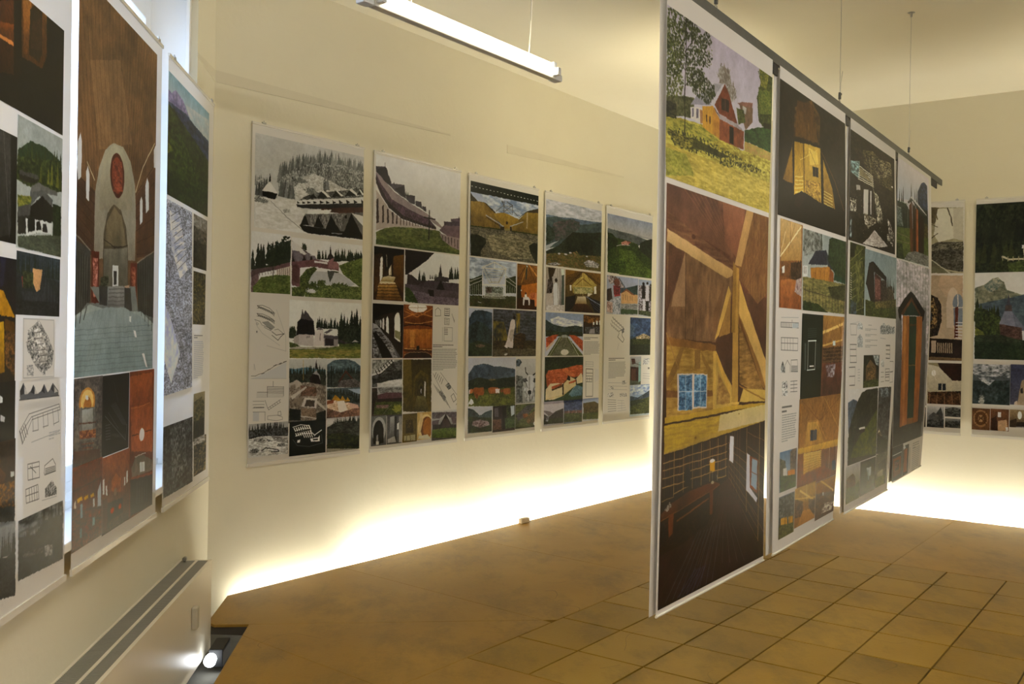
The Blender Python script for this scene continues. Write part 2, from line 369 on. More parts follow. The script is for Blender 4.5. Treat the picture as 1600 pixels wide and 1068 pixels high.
# lamp in the cut-out by the radiator
t = empty('spot_light', (-1.50, 4.50, SUB), 'lit lamp end glaring in the sunken strip beside the radiator', 'light')
mb = MB(); mb.box((-1.47, 4.545, -.09), ELU, ELN, (0, 0, 1), .09, .035, .045); mb.build('housing', M['black'], t, bevel=.004)
mb = MB(); mb.tube([v2(-1.478, 4.44, -.085), v2(-1.472, 4.40, -.085)], [.028, .03], 14); mb.build('lens', mat('lit_lens', (1, 1, 1), .3, emit=((.9, .95, 1), 9)), t)
# small box at the foot of the long wall
mb = MB(); c = EDGE + U1 * 2.831 + N1 * .022 + v2(0, 0, .020)
mb.box(c, U1, N1, (0, 0, 1), .055, .020, .020); o = mb.build('cable_box', M['socket'], None, bevel=.004)
o['label'] = 'small beige cable box at the foot of the long wall'; o['category'] = 'box'

# ------------------------------------------------------------------ radiator in front of the window wall
rs1 = (CL - LP).dot(UL) - .60; 
def Rd(s, d, z): return Lp(s, d, z)
rs1 = (4.62 - LP.y) / UL.y; rs0 = rs1 - 2.6; RT = .358; RB = -.10
rad = empty('radiator', Lp((rs0 + rs1) / 2, .08, SUB), 'long cream convector radiator with grey top grille under the window', 'radiator')
mb = MB(); lbox(mb, rs0, rs1, .148, .162, RB, RT - .004); mb.build('front_panel', M['radiator'], rad, bevel=.003)
mb = MB(); lbox(mb, rs0, rs1, .002, .012, RB, RT - .012); mb.build('back_panel', M['radiator'], rad)
for e, s in ((0, rs0 + .004), (1, rs1 - .004)):
    mb = MB(); lbox(mb, s - .004, s + .004, .0125, .1475, RB, RT - .004); mb.build('end_panel', M['radiator'], rad)
mb = MB()
for d0, d1 in ((.002, .012), (.083, .095), (.148, .164)): lbox(mb, rs0, rs1, d0, d1, RT - .003, RT + .003)
lbox(mb, rs1 - .012, rs1, .002, .164, RT - .003, RT + .002)
mb.build('top_rim', M['radiator'], rad)
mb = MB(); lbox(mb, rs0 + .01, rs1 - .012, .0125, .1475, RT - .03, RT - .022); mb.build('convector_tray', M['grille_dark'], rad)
for d0, d1 in ((.012, .083), (.095, .148)):
    mb = MB(); s = rs0 + .02
    while s < rs1 - .014: lbox(mb, s, s + .006, d0, d1, RT - .012, RT + .0005); s += .0125
    g = mb.build('grille', M['grille'], rad); g['kind'] = 'stuff'
mb = MB(); lbox(mb, rs1 - .42, rs1 - .375, .1625, .19, .13, .235); mb.build('control_knob', mat('beige_control', (.50, .46, .36), .45), rad, bevel=.006)
mb = MB()
mb.tube([Lp(rs1 - .02, .03, RB), Lp(rs1 - .02, .03, SUB)], .012, 8); mb.build('pipe', M['steel'], rad); mb = MB(); mb.tube([Lp(rs0 + .1, .06, RB), Lp(rs0 + .1, .06, SUB)], .012, 8)
mb.build('pipe', M['steel'], rad)
mb = MB(); mb.tube([Lp(rs1 - .03, .03, RT - .02), Lp(rs1 - .03, .03, RT + .016), Lp(rs1 - .05, .035, RT + .022)], .007, 8); mb.tube([Lp(rs1 - .06, .037, RT + .02), Lp(rs1 - .04, .037, RT + .02)], .011, 10)
mb.build('valve', M['steel'], rad, smooth=True)

# ------------------------------------------------------------------ ceiling tube lights
def batten(P, u, L, z, label, tm='tube', flip=1):
    side = Vector((u.y, -u.x, 0)) * flip
    t = empty('tube_light', (P.x, P.y, z), label, 'light', 'suspended twin tube lights')
    c = P + v2(0, 0, z) ; up = v2(0, 0, 1)
    mb = MB(); mb.box(c - up * .02 - side * .004, u, side, up, L / 2, .020, .018); mb.build('housing', M['batten'], t, bevel=.005)
    mb = MB(); mb.box(c + up * .002 - side * .004, u, side, up, L / 2 - .05, .018, .004); mb.build('reflector', M['white'], t)
    for k, (sd, hz) in enumerate(((.034, -.006), (.006, .026)) if tm != 'room_tube' else ((.026, -.058), (-.040, -.058))):
        tc = c + side * sd + up * hz
        mb = MB(); mb.tube([tc - u * (L / 2 - .035), tc + u * (L / 2 - .035)], .0145, 12); mb.build('tube', M[tm], t, smooth=True)
        for e in (-1, 1):
            mb = MB(); mb.box(tc + u * e * (L / 2 - .022), u, side, up, .013, .017, .019); mb.build('lamp_holder', M['cap'], t, bevel=.003)
    for e in (-1, 1):
        mb = MB(); mb.box(c - up * .02 - side * .012 + u * e * (L / 2 + .028), u, side, up, .028, .026, .017); mb.build('end_cap', M['cap'], t, bevel=.007)
    for e in (-1, 1):
        a = c + u * e * (L / 2 - .22) + up * .02; b = v2(a.x, a.y, CEIL); pts = []
        for k in range(13):
            q = k / 12; pts.append(a.lerp(b, q) + u * (.022 * math.sin(q * math.pi * 1.3) * (1 if e > 0 else .3)))
        mb = MB(); mb.tube(pts, .0035 if e > 0 else .0015, 6); mb.build('cord', M['cord'], t, smooth=True)
    mb = MB(); a = c + u * (L / 2 - .205); mb.tube([a + up * .02, v2(a.x, a.y, CEIL)], .0011, 5); mb.build('steel_wire', M['steel'], t)
batten(v2(-.198, 4.10), U1, 1.26, 2.915, 'lit twin tube light hanging in front of the long wall')
batten(v2(1.50, 6.85), U1, 1.2, 3.02, 'lit twin tube light hidden behind the first hanging banner', 'tube_strong', -1)
batten(v2(4.7, 5.9), U1, 1.2, 2.95, 'lit twin tube light outside the right of the frame', 'tube_strong', -1)
batten(v2(-.1, 1.1), U1, 1.2, 2.95, 'lit twin tube light above the camera, nearest the window', 'room_tube')  # this and the next two are added fill lamps, out of view
batten(v2(2.9, 2.9), U1, 1.2, 2.95, 'lit twin tube light overhead, right of the banners', 'room_tube')
batten(v2(2.7, -.2), U1, 1.2, 2.95, 'lit twin tube light behind and right of the camera', 'room_tube')

# ------------------------------------------------------------------ prints: pictures drawn in poster units
_rg = np.random.default_rng(7)
GRID = _rg.random((256, 256)).astype(np.float32)
def vnoise(X, Y):
    xi = np.floor(X).astype(int); yi = np.floor(Y).astype(int); fx = X - xi; fy = Y - yi
    fx = fx * fx * (3 - 2 * fx); fy = fy * fy * (3 - 2 * fy)
    a = GRID[yi & 255, xi & 255]; b = GRID[yi & 255, (xi + 1) & 255]; c = GRID[(yi + 1) & 255, xi & 255]; d = GRID[(yi + 1) & 255, (xi + 1) & 255]
    return (a * (1 - fx) + b * fx) * (1 - fy) + (c * (1 - fx) + d * fx) * fy
def fbm(X, Y, o=3):
    s = 0; a = .55; t = 0
    for k in range(o): s = s + a * vnoise(X * 2 ** k + 17 * k, Y * 2 ** k + 31 * k); t += a; a *= .6
    return s / t
def rgb(q): return np.array([float(x) / 255 for x in q[:3]], np.float32)
class Print:
    def __init__(s, Hh, aspect):
        s.H = Hh; s.W = int(round(Hh * aspect)); s.A = np.empty((s.H, s.W, 3), np.float32); s.A[:] = rgb((232, 231, 228))
        s.kx = s.W / 2000; s.ky = s.H / 2000; s.cell = (0, 0, s.W, s.H); s.rg = np.random.default_rng(3); s.off = 0
    def box(s, x0, y0, x1, y1):
        c = s.cell; a = max(int(math.floor(x0)), c[0]); b = max(int(math.floor(y0)), c[1]); d = min(int(math.ceil(x1)) + 1, c[2]); e = min(int(math.ceil(y1)) + 1, c[3])
        if a >= d or b >= e: return None
        X, Y = np.meshgrid(np.arange(a, d) + .5, np.arange(b, e) + .5); return (slice(b, e), slice(a, d)), X, Y
    def inside(s, X, Y, P):
        m = np.zeros(X.shape, bool)
        for i in range(len(P)):
            (x0, y0), (x1, y1) = P[i], P[i - 1]
            if y0 == y1: continue
            m ^= ((Y < y0) != (Y < y1)) & (X < (x1 - x0) * (Y - y0) / (y1 - y0) + x0)
        return m
    def put(s, sl, m, c, a=1.0):
        t = s.A[sl]; m = m.astype(np.float32)[..., None] * a; t[:] = t * (1 - m) + c * m
    def poly(s, P, c):
        P = [(x * s.kx, y * s.ky) for x, y in P]; xs = [p[0] for p in P]; ys = [p[1] for p in P]
        r = s.box(min(xs), min(ys), max(xs), max(ys))
        if r is None: return
        sl, X, Y = r; s.put(sl, s.inside(X, Y, P), c(X, Y, min(ys), max(ys)) if callable(c) else c)
    def dabs(s, P, c1, c2, rad, n, a=.75):
        """n small leaf-like touches scattered inside the outline P (texel units)"""
        xs = [p[0] for p in P]; ys = [p[1] for p in P]; c = s.cell
        x0, x1 = max(min(xs), c[0]), min(max(xs), c[2]); y0, y1 = max(min(ys), c[1]), min(max(ys), c[3])
        if x1 <= x0 or y1 <= y0: return
        X = s.rg.uniform(x0, x1, n); Y = s.rg.uniform(y0, y1, n); m = s.inside(X, Y, P)
        for x, y in zip(X[m], Y[m]):
            rx = rad * s.rg.uniform(.5, 1.3); ry = rad * s.rg.uniform(.4, 1.0); t = s.rg.uniform(-.25, 1.25)
            r_ = s.box(x - rx, y - ry, x + rx, y + ry)
            if r_ is None: continue
            sl, U, V = r_; d = np.hypot((U - x) / rx, (V - y) / ry); s.put(sl, np.clip((1.1 - d) * 2, 0, 1), np.clip(c1 + (c2 - c1) * t, 0, 1), a)
    def line(s, P, w, c, a=1.0):
        w = max(w * s.ky / 2, .32)
        P = [(x * s.kx, y * s.ky) for x, y in P]
        for (x0, y0), (x1, y1) in zip(P, P[1:]):
            r = s.box(min(x0, x1) - w - 1, min(y0, y1) - w - 1, max(x0, x1) + w + 1, max(y0, y1) + w + 1)
            if r is None: continue
            sl, X, Y = r; dx, dy = x1 - x0, y1 - y0; L = dx * dx + dy * dy + 1e-9
            t = np.clip(((X - x0) * dx + (Y - y0) * dy) / L, 0, 1); d = np.hypot(X - x0 - t * dx, Y - y0 - t * dy)
            s.put(sl, np.clip(w + .5 - d, 0, 1), c, a)
    def finish(s, lab):
        """photographic grain for a printed picture: wavering edges, uneven tone, muted colour"""
        a, b, d, e = s.cell
        if lab[:2] in ('D:', 'T:') or lab.startswith('white') or e - b < 6 or d - a < 6: return
        Y, X = np.mgrid[b:e, a:d].astype(np.float32); h = e - b; am = min(1.7, h * .009)
        f1, f2 = max(h / 26, 3.0), max(h / 60, 1.6)
        wx = (fbm(X / f1 + s.off, Y / f1) - .5) * 2 * am + (fbm(X / f2, Y / f2 + s.off) - .5) * am
        wy = (fbm(X / f1 + 50, Y / f1 + s.off) - .5) * 2 * am + (fbm(X / f2 + 70, Y / f2) - .5) * am
        xi = np.clip(X + wx, a, d - 1); yi = np.clip(Y + wy, b, e - 1)
        x0 = np.floor(xi).astype(int); y0 = np.floor(yi).astype(int); x1 = np.minimum(x0 + 1, d - 1); y1 = np.minimum(y0 + 1, e - 1)
        fx = (xi - x0)[..., None]; fy = (yi - y0)[..., None]
        t = (s.A[y0, x0] * (1 - fx) + s.A[y0, x1] * fx) * (1 - fy) + (s.A[y1, x0] * (1 - fx) + s.A[y1, x1] * fx) * fy
        g = t.mean(2, keepdims=True); t = g + (t - g) * .92; bl = np.maximum(t[..., 2] - t[..., 0], 0); t = t - bl[..., None] * np.array([-.04, .08, .30], np.float32)
        gr = np.clip((t[..., 1] - np.maximum(t[..., 0], t[..., 2])) * 9, 0, 1)[..., None]; t = t * (1 - gr * np.array([.10, .22, .14], np.float32)); t = t * (1 - .16 * (1 - g) ** 2)
        k = h / 7
        n = (fbm(X / k + 3 * s.off, Y / k) - .5) * .34 + (fbm(X / (k / 4), Y / (k / 4) + s.off) - .5) * .34 + (fbm(X / 2.6, Y / 2.6) - .5) * .22
        dark = np.clip(1.35 - g[..., 0] * 1.35, .12, 1)          # skies stay smooth, foliage and stone get the texture
        t = t * (1 + 1.25 * n * dark)[..., None]
        t = t + (t - .5) * .10 * (1 - np.abs(t - .5) * 2) - .012
        s.A[b:e, a:d] = np.clip(t, .015, 1)
    def run(s, text):
        cells = []
        for ln in text.strip().split('\n'):
            q = ln.split(); k = q[0]
            if k == 'C':
                if cells: s.finish(cells[-1][4])
                u0, v0, u1, v1 = map(int, q[1:5]); s.cell = (int(round(u0 * s.kx)), int(round(v0 * s.ky)), int(round(u1 * s.kx)), int(round(v1 * s.ky)))
                cells.append((u0, v0, u1, v1, ' '.join(q[5:]))); s.off += 37; continue
            nc = 6 if k in 'fgnbtd' else 3
            c = q[1:1 + nc]; s.op(k, [c[i:i + 3] for i in range(0, nc, 3)] + q[1 + nc:])
        if cells: s.finish(cells[-1][4])
        return cells
    def pts(s, q): v = [float(x) for x in q]; return list(zip(v[::2], v[1::2]))
    def op(s, k, q):
        o = s.off
        if k == 'f':
            c1, c2 = rgb(q[0]), rgb(q[1]); a, b, d, e = s.cell
            t = (np.linspace(0, 1, max(e - b, 1))[:, None, None]); s.A[b:e, a:d] = c1 * (1 - t) + c2 * t
        elif k == 'p': s.poly(s.pts(q[1:]), rgb(q[0]))
        elif k == 'g':
            c1, c2 = rgb(q[0]), rgb(q[1])
            def c(X, Y, y0, y1): t = ((Y - y0) / max(y1 - y0, 1))[..., None]; return c1 * (1 - t) + c2 * t
            s.poly(s.pts(q[2:]), c)
        elif k == 'n':
            c1, c2 = rgb(q[0]), rgb(q[1]); sx, sy = float(q[2]) * s.kx, float(q[3]) * s.ky
            def c(X, Y, y0, y1): t = np.clip((fbm(X / sx + o, Y / sy + o) - .5) * 3.0 + (vnoise(X / sx / 4, Y / sy / 4 + o) - .5) * .7 + .5, -.3, 1.3)[..., None]; return c1 * (1 - t) + c2 * t
            P = s.pts(q[4:])
            if not P: a, b, d, e = s.cell; P = [(a / s.kx, b / s.ky), (d / s.kx, b / s.ky), (d / s.kx, e / s.ky), (a / s.kx, e / s.ky)]
            s.poly(P, c)
            Q = [(x * s.kx, y * s.ky) for x, y in P]; w = max(q_[0] for q_ in Q) - min(q_[0] for q_ in Q); h = max(q_[1] for q_ in Q) - min(q_[1] for q_ in Q)
            if sx < 14 and sy < 14 and .3 < sx / sy < 3.2 and (c1.mean() + c2.mean()) < 1.25:
                rd = max(1.3, .42 * (sx + sy) / 2); s.dabs(Q, c1, c2, rd, int(min(420, w * h / (rd * rd * 7))), .6)
        elif k == 'd':
            s.dabs([(x * s.kx, y * s.ky) for x, y in s.pts(q[4:])], rgb(q[0]), rgb(q[1]), max(1.1, float(q[2]) * s.ky), int(q[3]), .9)
        elif k == 'l': s.line(s.pts(q[2:]), float(q[1]), rgb(q[0]))
        elif k in 'eb':
            if k == 'e': c1 = c2 = rgb(q[0]); z = q[1:]
            else: c1, c2 = rgb(q[0]), rgb(q[1]); z = q[2:]
            cx, cy, rx, ry = [float(v) for v in z[:4]]; cx *= s.kx; rx *= s.kx; cy *= s.ky; ry *= s.ky
            g = 1.35 if k == 'b' else 1
            r = s.box(cx - rx * g, cy - ry * g, cx + rx * g, cy + ry * g)
            if r is None: return
            sl, X, Y = r; d = np.hypot((X - cx) / max(rx, .3), (Y - cy) / max(ry, .3))
            if k == 'b':
                f = max(min(rx, ry) * .35, 1.5); n = fbm(X / f + o, Y / f + o); t = np.clip((fbm(X / (f * .6) + 9, Y / (f * .6)) - .5) * 3 + .5, 0, 1)[..., None]
                s.put(sl, (d + (n - .5) * 1.3) < .95, c1 * (1 - t) + c2 * t)
            else: s.put(sl, np.clip((1 - d) * min(rx, ry) + .5, 0, 1), c1)
        elif k == 't':          # conifers: colours, height, spacing, base line
            c1, c2 = rgb(q[0]), rgb(q[1]); h, d = float(q[2]), float(q[3]); P = s.pts(q[4:]); rt = s.ky / s.kx
            for (x0, y0), (x1, y1) in zip(P, P[1:]):
                n = max(1, int(abs(x1 - x0) / d))
                for i in range(n):
                    u = (i + s.rg.random()) / n; hh = h * s.rg.uniform(.6, 1.15); x = x0 + (x1 - x0) * u; y = y0 + (y1 - y0) * u; w = hh * .17 * rt
                    c = c1 + (c2 - c1) * s.rg.random()
                    s.poly([(x, y - hh), (x + w * .45, y - hh * .6), (x + w * .3, y - hh * .6), (x + w * .8, y - hh * .28), (x + w * .55, y - hh * .28), (x + w, y), (x - w, y), (x - w * .55, y - hh * .3), (x - w * .8, y - hh * .3), (x - w * .3, y - hh * .62), (x - w * .45, y - hh * .62)], c)
        elif k == 'h':          # n lines swept from segment a to segment b
            c = rgb(q[0]); w = float(q[1]); n = int(q[2]); P = s.pts(q[3:])
            for i in range(n):
                t = i / max(n - 1, 1); s.line([(P[0][0] + (P[2][0] - P[0][0]) * t, P[0][1] + (P[2][1] - P[0][1]) * t), (P[1][0] + (P[3][0] - P[1][0]) * t, P[1][1] + (P[3][1] - P[1][1]) * t)], w, c)
        elif k == 'x':          # block of n lines of small type
            c = rgb(q[0]); n = int(q[1]); (x0, y0), (x1, y1) = s.pts(q[2:]); hh = (y1 - y0) / n
            for i in range(n):
                x = x0; y = y0 + hh * (i + .5); e = x1 - (x1 - x0) * (s.rg.random() * .12 if i < n - 1 else .6)
                while x < e:
                    L = s.rg.uniform(25, 90); s.line([(x, y), (min(x + L, e), y)], hh * .42, c, .75); x += L + 14
    def image(s, name):
        im = bpy.data.images.new(name, s.W, s.H); b = np.ones((s.H, s.W, 4), np.float32); b[..., :3] = np.clip(s.A, 0, 1)[::-1]
        im.pixels.foreach_set(b.ravel()); im.update(); im.pack(); return im
def print_mat(name, im):
    m = bpy.data.materials.new(name); m.use_nodes = True; nt = m.node_tree; b = nt.nodes['Principled BSDF']
    t = nt.nodes.new('ShaderNodeTexImage'); t.image = im; t.extension = 'EXTEND'; nt.links.new(t.outputs[0], b.inputs['Base Color'])
    b.inputs['Roughness'].default_value = .36; b.inputs['Specular IOR Level'].default_value = .22
    see_light(m, t.outputs[0])
    return m

def surface(P0, u, n, w, z0, z1, bow):
    """a hanging sheet: v = 0 at the top; bow(u, v) is how far it leaves the plane"""
    def f(a, v, off=0):
        z = z1 + (z0 - z1) * v; p = P0 + u * (w * a) + n * (bow(a, v) + off); return v2(p.x, p.y, z)
    return f
def sheet_grid(name, f, u0, v0, u1, v1, nu, nv, m, parent, off, thick=0, base=Vector()):
    V = []; UV = []; Fc = []
    for j in range(nv + 1):
        for i in range(nu + 1):
            a = u0 + (u1 - u0) * i / nu; b = v0 + (v1 - v0) * j / nv; V.append(f(a, b, off) - base); UV.append((a, 1 - b))
    k = nu + 1
    for j in range(nv):
        for i in range(nu): Fc.append([j * k + i, (j + 1) * k + i, (j + 1) * k + i + 1, j * k + i + 1])
    if thick:
        n0 = len(V)
        for j in range(nv + 1):
            for i in range(nu + 1): V.append(f(u0 + (u1 - u0) * i / nu, v0 + (v1 - v0) * j / nv, off - thick) - base); UV.append(UV[j * k + i])
        for q in list(Fc): Fc.append([n0 + x for x in q[::-1]])
        ring = [i for i in range(nu)] + [nu + j * k for j in range(nv)] + [nv * k + nu - i for i in range(nu)] + [(nv - j) * k for j in range(nv)]
        m0 = len(V); V += [V[a] for a in ring] + [V[n0 + a] for a in ring]; UV += [UV[a] for a in ring] * 2; q = len(ring)
        for i in range(q): j = (i + 1) % q; Fc.append([m0 + i, m0 + j, m0 + q + j, m0 + q + i])
    return mesh(name, V, Fc, m, parent, smooth=True, uv=UV)
KIND = {'D': 'plan_drawing', 'T': 'text_column'}
def poster(key, name, P0, u, n, w, z0, z1, label, group, bow=None, cat='poster', flat=True, res=1000):
    bow = bow or (lambda a, v: 0.0)
    f = surface(P0, u, n, w, z0, z1, bow); c = f(.5, 1)
    t = empty(name, (c.x, c.y, z0), label, cat, group); base = t.location.copy()
    nu, nv = (2, 4) if flat else (10, 24)
    sheet_grid('sheet', f, 0, 0, 1, 1, nu, nv, M['paper'], t, 0, .0006, base)
    if key in PRINTS:
        pr = Print(res, w / (z1 - z0)); cells = pr.run(PRINTS[key]); im = pr.image('print'); pm = print_mat('print', im)
        for (a, b, d, e, lab) in cells:
            kind = 'photo_print'
            if lab[:1] in KIND and lab[1:2] == ':': kind = KIND[lab[0]]; lab = lab[2:]
            a, b, d, e = a / 2000, b / 2000, d / 2000, e / 2000
            o = sheet_grid(kind, f, a, b, d, e, 1 if flat else max(2, int((d - a) * 10)), 1 if flat else max(2, int((e - b) * 24)), pm, t, .0011, 0, base)
            if lab: o['label'] = lab.strip()
    return t, f
def rods(t, f, u, n, w):
    """clear clamping strip with two clips at the top, and another along the bottom"""
    up = v2(0, 0, 1)
    mb = MB(); a, b = f(-.004, 0, .002), f(1.004, 0, .002); mb.box((a + b) / 2 - up * .004, u, n, up, (b - a).length / 2, .0045, .007); mb.build('top_strip', M['clear'], t)
    for q in (.09, .93):
        p = f(q, 0, .003); mb = MB(); mb.box(p + up * .005, u, n, up, .013, .006, .006); mb.tube([p + up * .008, p + up * .02], .0035, 6); mb.build('clip', M['steel'], t)
    mb = MB(); a, b = f(-.004, 1, .002), f(1.004, 1, .002); mb.box((a + b) / 2 + up * .004, u, n, up, (b - a).length / 2, .0045, .011); mb.build('bottom_strip', M['clear'], t)

